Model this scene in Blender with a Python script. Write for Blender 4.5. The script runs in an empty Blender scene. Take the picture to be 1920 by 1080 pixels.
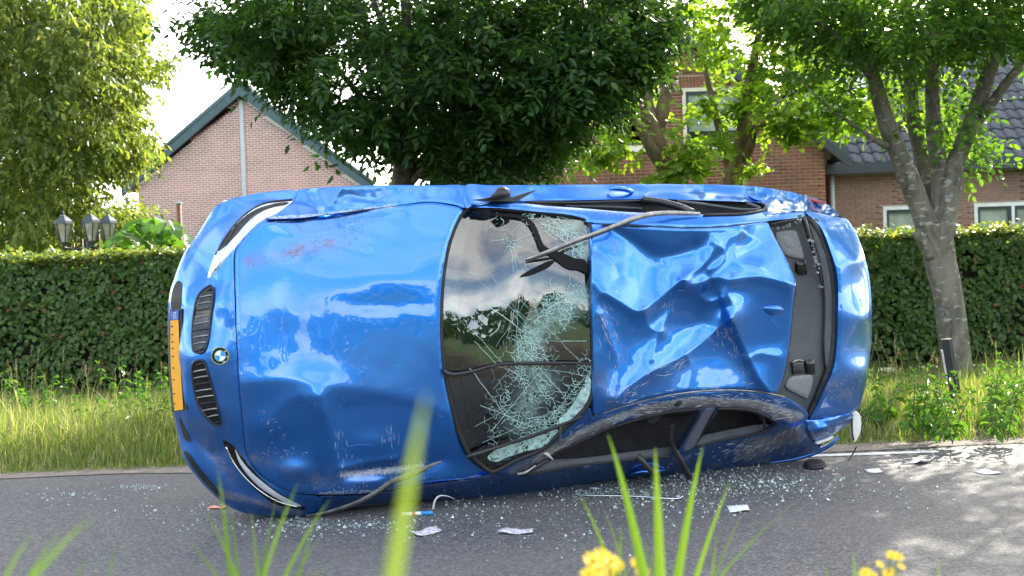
import bpy, math, random
import numpy as np
from mathutils import Vector, Matrix, noise
from mathutils.geometry import delaunay_2d_cdt

random.seed(7)
RNG = np.random.default_rng(7)
S = bpy.context.scene
COL = S.collection
PI = math.pi

# ------------------------------------------------------------------ camera
FPX, CAM_H = 2637.0, 1.32
PITCH, ROLL = 30.0 / FPX, math.radians(2.0)
_f = np.array([0, math.cos(PITCH), -math.sin(PITCH)])
_r0 = np.array([1.0, 0, 0])
_u0 = np.array([0, math.sin(PITCH), math.cos(PITCH)])
_R = _r0 * math.cos(ROLL) - _u0 * math.sin(ROLL)
_U = _r0 * math.sin(ROLL) + _u0 * math.cos(ROLL)
CAM = np.array([0.0, 0.0, CAM_H])
cd = bpy.data.cameras.new('camera')
cam = bpy.data.objects.new('camera', cd)
COL.objects.link(cam)
cam.matrix_world = Matrix(((_R[0], _U[0], -_f[0], 0), (_R[1], _U[1], -_f[1], 0),
                           (_R[2], _U[2], -_f[2], CAM_H), (0, 0, 0, 1)))
cd.sensor_width = 36.0
cd.lens = FPX / 1920.0 * 36.0
cd.clip_start = 0.05
cd.clip_end = 3000
cd.dof.use_dof = True
cd.dof.focus_distance = 8.7
cd.dof.aperture_fstop = 4.8
S.camera = cam

# ------------------------------------------------------------------ sky, sun, exposure
SUN_EL, SUN_AZ = math.radians(27), math.radians(27)      # azimuth from +Y towards +X
w = bpy.data.worlds.new('World')
S.world = w
w.use_nodes = True
nt = w.node_tree
nt.nodes.clear()
sky = nt.nodes.new('ShaderNodeTexSky')
sky.sky_type = 'NISHITA'
sky.sun_disc = False
sky.sun_elevation = SUN_EL
sky.sun_rotation = SUN_AZ
sky.dust_density = 2.0
sky.air_density = 1.0
tc = nt.nodes.new('ShaderNodeTexCoord')
# summer clouds all over the dome: noise on the direction flattened towards the horizon
sep = nt.nodes.new('ShaderNodeSeparateXYZ')
nt.links.new(tc.outputs['Generated'], sep.inputs[0])
zz = nt.nodes.new('ShaderNodeMath'); zz.operation = 'MAXIMUM'; zz.inputs[1].default_value = 0.0
nt.links.new(sep.outputs[2], zz.inputs[0])
za = nt.nodes.new('ShaderNodeMath'); za.operation = 'ADD'; za.inputs[1].default_value = 0.22
nt.links.new(zz.outputs[0], za.inputs[0])
dx = nt.nodes.new('ShaderNodeMath'); dx.operation = 'DIVIDE'
dy = nt.nodes.new('ShaderNodeMath'); dy.operation = 'DIVIDE'
nt.links.new(sep.outputs[0], dx.inputs[0]); nt.links.new(za.outputs[0], dx.inputs[1])
nt.links.new(sep.outputs[1], dy.inputs[0]); nt.links.new(za.outputs[0], dy.inputs[1])
cmb = nt.nodes.new('ShaderNodeCombineXYZ')
nt.links.new(dx.outputs[0], cmb.inputs[0]); nt.links.new(dy.outputs[0], cmb.inputs[1])
cn = nt.nodes.new('ShaderNodeTexNoise')
cn.inputs['Scale'].default_value = 0.85; cn.inputs['Detail'].default_value = 9; cn.inputs['Roughness'].default_value = 0.55
cn.inputs['Distortion'].default_value = 0.35
nt.links.new(cmb.outputs[0], cn.inputs['Vector'])
cr = nt.nodes.new('ShaderNodeValToRGB')
cr.color_ramp.elements[0].position = 0.42; cr.color_ramp.elements[0].color = (0, 0, 0, 1)
cr.color_ramp.elements[1].position = 0.60; cr.color_ramp.elements[1].color = (1, 1, 1, 1)
nt.links.new(cn.outputs['Fac'], cr.inputs[0])
# clouds are as bright as the sky round them makes them: a white multiple of the sky's own luminance plus sunlit white
bw = nt.nodes.new('ShaderNodeRGBToBW')
nt.links.new(sky.outputs[0], bw.inputs[0])
cm = nt.nodes.new('ShaderNodeMath'); cm.operation = 'MULTIPLY_ADD'; cm.inputs[1].default_value = 1.4; cm.inputs[2].default_value = 3.2
nt.links.new(bw.outputs[0], cm.inputs[0])
mixc = nt.nodes.new('ShaderNodeMix'); mixc.data_type = 'RGBA'
nt.links.new(cr.outputs[0], mixc.inputs[0])
nt.links.new(sky.outputs[0], mixc.inputs[6]); nt.links.new(cm.outputs[0], mixc.inputs[7])
bg = nt.nodes.new('ShaderNodeBackground')
bg.inputs['Strength'].default_value = 0.15
nt.links.new(mixc.outputs[2], bg.inputs[0])
wo = nt.nodes.new('ShaderNodeOutputWorld')
nt.links.new(bg.outputs[0], wo.inputs[0])

sl = bpy.data.lights.new('sun', 'SUN')
sl.energy = 3.1
sl.angle = math.radians(0.5)
sl.color = (1.0, 0.93, 0.80)
sun = bpy.data.objects.new('sun', sl)
COL.objects.link(sun)
_sd = Vector((math.sin(SUN_AZ) * math.cos(SUN_EL), math.cos(SUN_AZ) * math.cos(SUN_EL), math.sin(SUN_EL)))
sun.rotation_euler = _sd.to_track_quat('Z', 'Y').to_euler()

S.view_settings.view_transform = 'Standard'
S.view_settings.look = 'None'
S.view_settings.exposure = 2.0
S.view_settings.gamma = 1.0
S.view_settings.use_curve_mapping = False
S.render.engine = 'CYCLES'
S.cycles.max_bounces = 8
S.cycles.transparent_max_bounces = 16

# ------------------------------------------------------------------ projection helpers (photo pixel -> place in the world)
def ray(px, py):
    px = np.asarray(px, float); py = np.asarray(py, float)
    return _f + ((px - 960) / FPX)[..., None] * _R + ((540 - py) / FPX)[..., None] * _U
def at_z(px, py, z=0.0):
    d = ray(px, py); k = (z - CAM[2]) / d[..., 2]
    return CAM + k[..., None] * d
def at_y(px, py, Y):
    d = ray(px, py); k = Y / d[..., 1]
    return CAM + k[..., None] * d
def proj(P):
    v = np.asarray(P, float) - CAM
    z = v @ _f
    return 960 + FPX * (v @ _R) / z, 540 - FPX * (v @ _U) / z

# ------------------------------------------------------------------ object helpers
def tag(o, label=None, cat=None, group=None, kind=None):
    if label: o['label'] = label
    if cat: o['category'] = cat
    if group: o['group'] = group
    if kind: o['kind'] = kind
    return o
def thing(name, label, cat, loc=(0, 0, 0), rz=0.0, group=None):
    o = bpy.data.objects.new(name, None)
    o.empty_display_size = 0.2
    COL.objects.link(o)
    o.location = loc; o.rotation_euler = (0, 0, rz)
    return tag(o, label, cat, group)
def link(name, me, parent=None, loc=None):
    o = bpy.data.objects.new(name, me)
    COL.objects.link(o)
    if parent is not None: o.parent = parent
    if loc is not None: o.location = loc
    return o
def np_mesh(name, V, F, mat=None, smooth=False, attrs=None, uv=None):
    """V (n,3); F list of int arrays, each (m,k) for one polygon size k."""
    me = bpy.data.meshes.new(name)
    V = np.asarray(V, np.float32)
    if not isinstance(F, (list, tuple)): F = [F]
    F = [np.asarray(f, np.int32) for f in F if len(f)]
    me.vertices.add(len(V)); me.vertices.foreach_set('co', V.ravel())
    loops = np.concatenate([f.ravel() for f in F])
    tot = np.concatenate([np.full(len(f), f.shape[1], np.int32) for f in F])
    st = np.concatenate([[0], np.cumsum(tot)[:-1]]).astype(np.int32)
    me.loops.add(len(loops)); me.loops.foreach_set('vertex_index', loops)
    me.polygons.add(len(tot)); me.polygons.foreach_set('loop_start', st)
    if smooth: me.polygons.foreach_set('use_smooth', np.ones(len(tot), bool))
    me.update(calc_edges=True)
    for k, a in (attrs or {}).items():
        at = me.attributes.new(k, 'FLOAT', 'POINT')
        at.data.foreach_set('value', np.asarray(a, np.float32))
    if mat: me.materials.append(mat)
    return me

class MB:
    """collects simple shapes, links them as ONE mesh object"""
    def __init__(s): s.v = []; s.f = []; s.n = 0
    def add(s, v, f):
        s.v += [tuple(p) for p in v]; s.f += [tuple(i + s.n for i in q) for q in f]; s.n += len(v); return s
    def box(s, lo, hi, rot=None, c=None):
        x0, y0, z0 = lo; x1, y1, z1 = hi
        v = [(x0,y0,z0),(x1,y0,z0),(x1,y1,z0),(x0,y1,z0),(x0,y0,z1),(x1,y0,z1),(x1,y1,z1),(x0,y1,z1)]
        if rot is not None:
            c = Vector(c if c is not None else [(a + b) / 2 for a, b in zip(lo, hi)])
            v = [tuple(rot @ (Vector(p) - c) + c) for p in v]
        return s.add(v, [(0,3,2,1),(4,5,6,7),(0,1,5,4),(1,2,6,5),(2,3,7,6),(3,0,4,7)])
    def tube(s, pts, rad, n=8, cap=True, flat=1.0, up=(0, 0, 1)):
        pts = [Vector(p) for p in pts]; m = len(pts)
        if not hasattr(rad, '__len__'): rad = [rad] * m
        v = []; f = []
        u = Vector(up)
        for i, p in enumerate(pts):
            t = (pts[min(i + 1, m - 1)] - pts[max(i - 1, 0)])
            t = t.normalized() if t.length > 1e-9 else Vector((0, 0, 1))
            a = u - t * u.dot(t)
            if a.length < 1e-3: a = t.orthogonal()
            a.normalize(); b = t.cross(a); u = a
            for k in range(n):
                an = 2 * PI * k / n
                v.append(tuple(p + (a * math.cos(an) * flat + b * math.sin(an)) * rad[i]))
        for i in range(m - 1):
            for k in range(n):
                f.append((i*n+k, i*n+(k+1)%n, (i+1)*n+(k+1)%n, (i+1)*n+k))
        if cap:
            f.append(tuple(range(n - 1, -1, -1))); f.append(tuple((m-1)*n + k for k in range(n)))
        return s.add(v, f)
    def prism(s, poly, d, origin=(0, 0, 0), ex=(1, 0, 0), ey=(0, 0, 1)):
        """polygon in the plane (ex,ey), extruded by the vector d"""
        ex, ey, o, d = Vector(ex), Vector(ey), Vector(origin), Vector(d)
        a = [o + ex * x + ey * y for x, y in poly]; b = [p + d for p in a]; n = len(a)
        return s.add(a + b, [tuple(range(n)), tuple(range(2*n-1, n-1, -1))] + [(i, n+i, n+(i+1)%n, (i+1)%n) for i in range(n)])
    def lathe(s, prof, n=16, c=(0, 0, 0), twist=0.0):
        v = []; f = []
        for r, z in prof:
            for k in range(n):
                a = 2*PI*k/n + twist
                v.append((c[0]+r*math.cos(a), c[1]+r*math.sin(a), c[2]+z))
        for i in range(len(prof)-1):
            for k in range(n): f.append((i*n+k, i*n+(k+1)%n, (i+1)*n+(k+1)%n, (i+1)*n+k))
        return s.add(v, f)
    def build(s, name, mat, parent=None, smooth=False, loc=None):
        me = bpy.data.meshes.new(name); me.from_pydata(s.v, [], s.f); me.update()
        if smooth: me.polygons.foreach_set('use_smooth', [True] * len(me.polygons))
        if mat: me.materials.append(mat)
        return link(name, me, parent, loc)

def bevel(o, w=0.004, seg=2):
    m = o.modifiers.new('bevel', 'BEVEL'); m.width = w; m.segments = seg; m.limit_method = 'ANGLE'; m.angle_limit = 0.6
    return o

def cr_spline(P, n=8, closed=False):
    """Catmull-Rom through rows of P (any dimension)"""
    P = np.asarray(P, float)
    if closed: Q = np.vstack([P[-1:], P, P[:2]]); m = len(P)
    else: Q = np.vstack([2*P[:1]-P[1:2], P, 2*P[-1:]-P[-2:-1]]); m = len(P) - 1
    out = []
    for i in range(m):
        p0, p1, p2, p3 = Q[i:i+4]
        for k in range(n):
            t = k / n
            out.append(0.5*((2*p1)+(-p0+p2)*t+(2*p0-5*p1+4*p2-p3)*t*t+(-p0+3*p1-3*p2+p3)*t**3))
    if not closed: out.append(P[-1])
    return np.array(out)

def in_poly(P, poly):
    x, y = P[:, 0], P[:, 1]; r = np.zeros(len(P), bool)
    n = len(poly); j = n - 1
    for i in range(n):
        xi, yi = poly[i]; xj, yj = poly[j]
        if yi != yj:
            c = ((yi > y) != (yj > y)) & (x < (xj - xi) * (y - yi) / (yj - yi) + xi)
            r ^= c
        j = i
    return r
def seg_dist(P, L, closed=False):
    """distance to polyline L and side sign (+ = below / right-hand in image coordinates)"""
    A = np.asarray(L, float); B = np.roll(A, -1, 0) if closed else A[1:]
    if not closed: A = A[:-1]
    best = np.full(len(P), 1e9); sg = np.ones(len(P))
    for a, b in zip(A, B):
        d = b - a; q = P - a
        t = np.clip((q @ d) / max(d @ d, 1e-9), 0, 1)
        e = np.hypot(*(q - t[:, None] * d).T)
        s = np.sign(d[0] * q[:, 1] - d[1] * q[:, 0])
        m = e < best - 1e-9
        best[m] = e[m]; sg[m] = s[m]
    return best, sg
def seg_side(P, L):
    """distance and smooth side factor 0 (above) .. 1 (below)"""
    A = np.asarray(L, float); best = np.full(len(P), 1e9); sd = np.zeros(len(P))
    for a, b in zip(A[:-1], A[1:]):
        d = b - a; q = P - a; t = np.clip((q @ d)/max(d @ d, 1e-9), 0, 1); e = np.hypot(*(q - t[:, None]*d).T)
        p = (d[0]*q[:, 1] - d[1]*q[:, 0])/max(np.hypot(*d), 1e-9); m = e < best - 1e-9; best[m] = e[m]; sd[m] = p[m]
    return best, .5 + .5*np.tanh(sd/9)
def tps(ctrl, lam=1e-4):
    C = np.asarray(ctrl, float); X = C[:, :2] / 100; n = len(C)
    def K(A, B):
        r2 = ((A[:, None, :] - B[None]) ** 2).sum(-1)
        return 0.5 * r2 * np.log(r2 + 1e-12)
    M = np.zeros((n+3, n+3)); M[:n, :n] = K(X, X) + lam * np.eye(n)
    M[:n, n] = 1; M[:n, n+1:] = X; M[n, :n] = 1; M[n+1:, :n] = X.T
    w = np.linalg.solve(M, np.r_[C[:, 2], 0, 0, 0])
    return lambda P: K(np.asarray(P)/100, X) @ w[:n] + w[n] + (np.asarray(P)/100) @ w[n+1:]

def nz(P, sc, seed=0.0):
    return np.array([noise.noise(Vector((p[0]*sc, p[1]*sc, seed))) for p in P])

# ------------------------------------------------------------------ material helpers
def new_mat(name):
    m = bpy.data.materials.new(name); m.use_nodes = True
    n = m.node_tree; n.nodes.clear()
    out = n.nodes.new('ShaderNodeOutputMaterial')
    b = n.nodes.new('ShaderNodeBsdfPrincipled')
    n.links.new(b.outputs[0], out.inputs[0])
    return m, n, b, out
def N(nt, typ, **kw):
    n = nt.nodes.new(typ)
    for k, v in kw.items():
        if k in n.inputs.keys() if isinstance(k, str) else False: n.inputs[k].default_value = v
        else: setattr(n, k, v)
    return n
def ramp(nt, fac, stops):
    r = nt.nodes.new('ShaderNodeValToRGB'); e = r.color_ramp.elements
    while len(e) < len(stops): e.new(0.5)
    for i, (p, c) in enumerate(stops):
        e[i].position = p; e[i].color = (*c, 1) if len(c) == 3 else c
    nt.links.new(fac, r.inputs[0]); return r.outputs[0]
def nscale(nt, scale, detail=4, rough=0.55, vec=None, dist=0.0):
    t = nt.nodes.new('ShaderNodeTexNoise'); t.inputs['Scale'].default_value = scale
    t.inputs['Detail'].default_value = detail; t.inputs['Roughness'].default_value = rough; t.inputs['Distortion'].default_value = dist
    if vec is None:
        c = nt.nodes.new('ShaderNodeTexCoord'); vec = c.outputs['Object']
    nt.links.new(vec, t.inputs['Vector']); return t.outputs['Fac']
def mapped(nt, scale=(1, 1, 1), rot=(0, 0, 0)):
    c = nt.nodes.new('ShaderNodeTexCoord'); m = nt.nodes.new('ShaderNodeMapping')
    m.inputs['Scale'].default_value = scale; m.inputs['Rotation'].default_value = rot
    nt.links.new(c.outputs['Object'], m.inputs[0]); return m.outputs[0]
def bump(nt, b, h, strength=0.3, dist=0.01):
    n = nt.nodes.new('ShaderNodeBump'); n.inputs['Strength'].default_value = strength; n.inputs['Distance'].default_value = dist
    nt.links.new(h, n.inputs['Height']); nt.links.new(n.outputs[0], b.inputs['Normal'])
def mth(nt, op, a, b=None):
    m = nt.nodes.new('ShaderNodeMath'); m.operation = op
    for i, x in enumerate((a, b)):
        if x is None: continue
        if isinstance(x, (int, float)): m.inputs[i].default_value = x
        else: nt.links.new(x, m.inputs[i])
    return m.outputs[0]
def mixrgb(nt, fac, a, b, mode='MIX'):
    m = nt.nodes.new('ShaderNodeMix'); m.data_type = 'RGBA'; m.blend_type = mode
    for i, x in ((0, fac), (6, a), (7, b)):
        if isinstance(x, (int, float)): m.inputs[i].default_value = x
        elif isinstance(x, tuple): m.inputs[i].default_value = (*x, 1) if len(x) == 3 else x
        else: nt.links.new(x, m.inputs[i])
    return m.outputs[2]
def attr(nt, name):
    a = nt.nodes.new('ShaderNodeAttribute'); a.attribute_name = name; return a.outputs['Fac']
def simple(name, col, rough=0.5, metal=0.0, var=0.25, scale=6.0, bmp=0.0, spec=0.5, coat=0.0):
    m, n, b, o = new_mat(name)
    f = nscale(n, scale, 5)
    lo = tuple(c * (1 - var) for c in col); hi = tuple(min(1, c * (1 + var)) for c in col)
    n.links.new(ramp(n, f, [(0.3, lo), (0.7, hi)]), b.inputs['Base Color'])
    b.inputs['Roughness'].default_value = rough; b.inputs['Metallic'].default_value = metal
    b.inputs['Specular IOR Level'].default_value = spec
    b.inputs['Coat Weight'].default_value = coat; b.inputs['Coat Roughness'].default_value = 0.04
    if bmp: bump(n, b, nscale(n, scale * 6, 6), bmp, 0.01)
    return m
def leaf_mat(name, c0, c1, c2, trans=0.45, rough=0.45, tgain=1.6):
    """c0..c2: leaf colours picked per leaf by the 'var' attribute"""
    m, n, b, out = new_mat(name)
    col = ramp(n, attr(n, 'var'), [(0.0, c0), (0.55, c1), (1.0, c2)])
    n.links.new(col, b.inputs['Base Color'])
    b.inputs['Roughness'].default_value = rough
    b.inputs['Specular IOR Level'].default_value = 0.35
    t = n.nodes.new('ShaderNodeBsdfTranslucent')
    tc = mixrgb(n, 1.0, col, (tgain * 1.22, tgain * 1.15, tgain * 0.45), 'MULTIPLY')
    n.links.new(tc, t.inputs[0])
    mx = n.nodes.new('ShaderNodeMixShader'); mx.inputs[0].default_value = trans
    n.links.new(b.outputs[0], mx.inputs[1]); n.links.new(t.outputs[0], mx.inputs[2])
    n.links.new(mx.outputs[0], out.inputs[0])
    return m

# ================================================================== materials of the setting
M = {}
def asphalt_mat():
    m, n, b, o = new_mat('asphalt')
    big = nscale(n, 0.6, 5); fine = nscale(n, 140, 3, 0.7); mid = nscale(n, 16, 5)
    v = n.nodes.new('ShaderNodeTexVoronoi'); v.inputs['Scale'].default_value = 85
    c = n.nodes.new('ShaderNodeTexCoord'); n.links.new(c.outputs['Object'], v.inputs['Vector'])
    base = ramp(n, v.outputs['Color'], [(0.15, (0.018, 0.018, 0.018)), (0.55, (0.070, 0.068, 0.066)), (0.93, (0.23, 0.215, 0.20))])
    c2 = mixrgb(n, 0.40, base, ramp(n, mid, [(0.3, (0.045, 0.044, 0.046)), (0.7, (0.095, 0.092, 0.09))]))
    c3 = mixrgb(n, mth(n, 'MULTIPLY', ramp(n, big, [(0.42, (0, 0, 0)), (0.70, (1, 1, 1))]), 0.5), c2, (0.12, 0.11, 0.10))
    n.links.new(c3, b.inputs['Base Color'])
    b.inputs['Roughness'].default_value = 0.75
    bump(n, b, mth(n, 'ADD', v.outputs['Distance'], fine), 0.55, 0.006)
    return m
M['asphalt'] = asphalt_mat()
M['soil'] = simple('verge_soil', (0.085, 0.065, 0.04), 0.95, var=0.5, scale=3, bmp=0.6)
M['lawn'] = simple('lawn_green', (0.06, 0.10, 0.025), 0.95, var=0.4, scale=0.8)
M['grit'] = simple('sandy_grit', (0.19, 0.155, 0.125), 0.95, var=0.4, scale=9, bmp=0.6)
M['paint_line'] = simple('worn_road_paint', (0.62, 0.62, 0.60), 0.7, var=0.3, scale=12)
def bark(name, lo, hi, patch, sc=9):
    m, n, b, o = new_mat(name)
    f = nscale(n, sc, 7, 0.65, mapped(n, (1, 1, 0.35)), 0.6)
    col = ramp(n, f, [(0.3, lo), (0.62, hi)])
    f2 = nscale(n, 11, 3, 0.5, mapped(n, (1, 1, 2.2)))
    col = mixrgb(n, ramp(n, f2, [(0.58, (0, 0, 0)), (0.68, (0.8, 0.8, 0.8))]), col, patch)
    n.links.new(col, b.inputs['Base Color']); b.inputs['Roughness'].default_value = 0.9
    bump(n, b, f, 0.8, 0.03)
    return m
M['bark_grey'] = bark('grey_bark', (0.065, 0.058, 0.042), (0.20, 0.18, 0.14), (0.38, 0.37, 0.32))
M['bark_dark'] = bark('dark_bark', (0.03, 0.025, 0.018), (0.10, 0.085, 0.06), (0.14, 0.13, 0.09))
M['bark_brown'] = bark('brown_bark', (0.06, 0.04, 0.02), (0.19, 0.13, 0.07), (0.16, 0.17, 0.06))
M['leaf_dark'] = leaf_mat('hornbeam_leaf', (0.018, 0.046, 0.012), (0.032, 0.082, 0.020), (0.06, 0.12, 0.022), 0.42, 0.42)
M['leaf_mid'] = leaf_mat('street_tree_leaf', (0.030, 0.075, 0.015), (0.055, 0.125, 0.02), (0.10, 0.18, 0.025), 0.5, 0.45, 2.0)
M['leaf_maple'] = leaf_mat('maple_leaf', (0.06, 0.13, 0.012), (0.11, 0.19, 0.02), (0.18, 0.24, 0.03), 0.6, 0.5, 2.2)
M['leaf_pale'] = leaf_mat('willow_leaf', (0.06, 0.10, 0.025), (0.12, 0.17, 0.04), (0.21, 0.24, 0.07), 0.5, 0.4, 1.65)
M['leaf_hedge'] = leaf_mat('hedge_leaf', (0.045, 0.095, 0.020), (0.085, 0.15, 0.032), (0.21, 0.23, 0.06), 0.35, 0.38, 1.8)
M['leaf_shrub'] = leaf_mat('shrub_leaf', (0.05, 0.13, 0.02), (0.08, 0.19, 0.03), (0.12, 0.24, 0.04), 0.45, 0.4)
M['leaf_litter'] = leaf_mat('dead_leaf', (0.09, 0.035, 0.015), (0.16, 0.07, 0.025), (0.22, 0.13, 0.06), 0.1, 0.7, 1.0)
M['grass'] = leaf_mat('grass_blade', (0.09, 0.145, 0.035), (0.18, 0.235, 0.075), (0.44, 0.40, 0.23), 0.45, 0.5, 1.6)
M['grass_fg'] = leaf_mat('roadside_grass', (0.07, 0.15, 0.02), (0.12, 0.21, 0.03), (0.28, 0.28, 0.12), 0.42, 0.4, 1.25)
M['wood_fence'] = simple('brown_fence_wood', (0.13, 0.07, 0.035), 0.8, var=0.4, scale=5)

# ================================================================== ground
def sheet(name, pts, z, mat, kind='structure', parent=None):
    V = [(x, y, z) for x, y in pts]
    me = np_mesh(name, V, [np.arange(len(V))[None]], mat)
    return tag(link(name, me, parent), kind=kind)
def grid_sheet(name, x0, x1, y0, y1, nx, ny, zf, mat):
    xs, ys = np.linspace(x0, x1, nx), np.linspace(y0, y1, ny)
    X, Y = np.meshgrid(xs, ys); P = np.c_[X.ravel(), Y.ravel()]
    Z = zf(P); i = np.arange((nx-1)*(ny-1)); a = (i // (nx-1))*nx + i % (nx-1)
    return tag(link(name, np_mesh(name, np.c_[P, Z], np.c_[a, a+1, a+nx+1, a+nx], mat, True)), kind='structure')
sheet('ground', [(-500, -500), (500, -500), (500, 700), (-500, 700)], -0.06, M['lawn'])
ROAD0, ROAD1 = 4.55, 9.92
def edge_wob(x): return ROAD1 + 0.05*math.sin(x*1.7) + 0.03*math.sin(x*4.3+1)
rx = np.linspace(-70, 110, 400)
road = [(x, ROAD0) for x in rx] + [(x, edge_wob(x)) for x in rx[::-1]]
sheet('road', road, 0.0, M['asphalt'])
ln0, ln1 = at_z(1480, 853)[0], at_z(1762, 849)[0]
yl = float(at_z(1650, 851)[1])
tag(link('painted_edge_line', np_mesh('painted_edge_line', [(ln0, yl-0.05, 0.004), (ln1, yl-0.05, 0.004), (ln1, yl+0.05, 0.004), (ln0, yl+0.05, 0.004)], [np.array([[0,1,2,3]])], M['paint_line'])), kind='structure')
# sandy strip worn along the road edge
st = [(x, edge_wob(x) - 0.10 - 0.10*abs(math.sin(x*0.9)) ) for x in rx] + [(x, ROAD1 + 0.32) for x in rx[::-1]]
sheet('gravel_edge', st, 0.005, M['grit'])
def verge_h(P):
    y = P[:, 1]; t = np.clip((y - ROAD1 - 0.02) / 0.7, 0, 1)
    return 0.0 + 0.05*t + 0.04*nz(P, 0.8)*t - 0.04*(1-t)
grid_sheet('verge', -30, 40, ROAD1 - 0.03, 15.9, 281, 34, verge_h, M['soil'])
grid_sheet('near_verge', -30, 40, -3, ROAD0 + 0.05, 141, 24, lambda P: 0.03 + 0.03*nz(P, 0.9) - 0.06*np.clip((P[:, 1]-ROAD0+0.4)/0.4, 0, 1), M['soil'])
grid_sheet('garden_ground', -40, 50, 15.85, 60, 60, 40, lambda P: 0.03 + 0.02*nz(P, 0.5), M['lawn'])

# ================================================================== foliage builders
def unit(a): return a / np.maximum(np.linalg.norm(a, axis=-1, keepdims=True), 1e-9)
def leaf_mesh(name, P, D, Nn, L, W, var, mat, droop=0.12):
    n = len(P); D = unit(D); Sd = unit(np.cross(D, Nn)); Nn = np.cross(Sd, D)
    L = np.broadcast_to(L, n)[:, None]; W = np.broadcast_to(W, n)[:, None]
    def pt(a, s, z): return P + D*L*a + Sd*W*s + Nn*L*z
    V = np.stack([P, pt(.3, .46, .05), pt(.72, .36, .03), pt(1, 0, -droop), pt(.72, -.36, .03), pt(.3, -.46, .05)], 1).reshape(-1, 3)
    b = np.arange(n)[:, None]*6
    return np_mesh(name, V, [np.vstack([b + [0, 1, 2, 3], b + [0, 3, 4, 5]])], mat, True, {'var': np.repeat(var, 6)})
def sprays(P, A, nl, length, rng, up=0.75, spread=0.9):
    """twigs at P along A, each with nl alternate leaves in a rough plane -> leaf P, D, N"""
    n = len(P); A = unit(A)
    Nr = unit(np.array([0, 0, 1.0])*up + rng.normal(0, .35, (n, 3)))
    Sd = unit(np.cross(A, Nr)); Nr = np.cross(Sd, A)
    out = []
    for k in range(nl):
        t = (k + .6) / nl; s = 1 if k % 2 else -1
        if k == nl - 1: s = 0
        p = P + A*length[:, None]*t + Nr*(-0.10*length[:, None]*t*t)
        d = A*0.55 + Sd*s*spread + rng.normal(0, .22, (n, 3)) - np.array([0, 0, .15])
        out.append((p, d, unit(Nr + rng.normal(0, .25, (n, 3)))))
    return [np.concatenate(x) for x in zip(*out)]
def crown_points(poly, n, Y0, depth, rng, gap=0.0, gsc=1.1, edge=60.0, seed=0.0):
    """points filling the volume whose outline, seen from the road, is poly; rounded in depth"""
    poly = np.asarray(poly, float); lo, hi = poly.min(0), poly.max(0); out = []
    tot = 0
    while tot < n:
        q = rng.uniform(lo, hi, (n*2, 2)); q = q[in_poly(q, poly)]
        d, _ = seg_dist(q, poly, True)
        half = depth*np.sqrt(np.clip(1 - (1 - np.clip(d/edge, 0, 1))**2, 0.02, 1))
        Y = Y0 + half*rng.uniform(-1, 1, len(q))
        p = at_y(q[:, 0], q[:, 1], Y)
        if gap > -1:
            g = np.array([noise.noise(Vector(v)*gsc + Vector((seed, 0, 0))) for v in p])
            p = p[g > gap]
        out.append(p); tot += len(p)
    return np.concatenate(out)[:n]
def inset(poly, d):
    P = np.asarray(poly, float); n = len(P); out = []
    ar = sum(P[i][0]*P[(i+1) % n][1] - P[(i+1) % n][0]*P[i][1] for i in range(n)); s = 1 if ar > 0 else -1
    for i in range(n):
        t = P[(i+1) % n] - P[i-1]; t = t/max(np.hypot(*t), 1e-6); out.append(P[i] + s*np.array([-t[1], t[0]])*d)
    return np.array(out)
def limbs(name, paths, mat, parent, n=9, wob=0.0):
    mb = MB()
    for pts, rad in paths:
        Q = cr_spline(np.c_[np.array(pts), np.array(rad)[:, None]], 5)
        if wob:
            for q in Q: q[3] *= 1 + wob*noise.noise(Vector(q[:3])*3.1)
        mb.tube([q[:3] for q in Q], list(Q[:, 3]), n)
    o = mb.build(name, mat, parent, True)
    return o
def limb_px(pts, Y, w=None):
    """[(px,py,width_px[,dY])] -> points and radii at distance Y"""
    P = []; R = []
    for t in pts:
        y = Y + (t[3] if len(t) > 3 else 0.0)
        P.append(at_y(t[0], t[1], y)); R.append(t[2]*y/FPX/2)
    return P, R
def child(o, root):
    o.parent = root; o.matrix_parent_inverse = Matrix.Translation(-Vector(root.location)); return o

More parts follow.
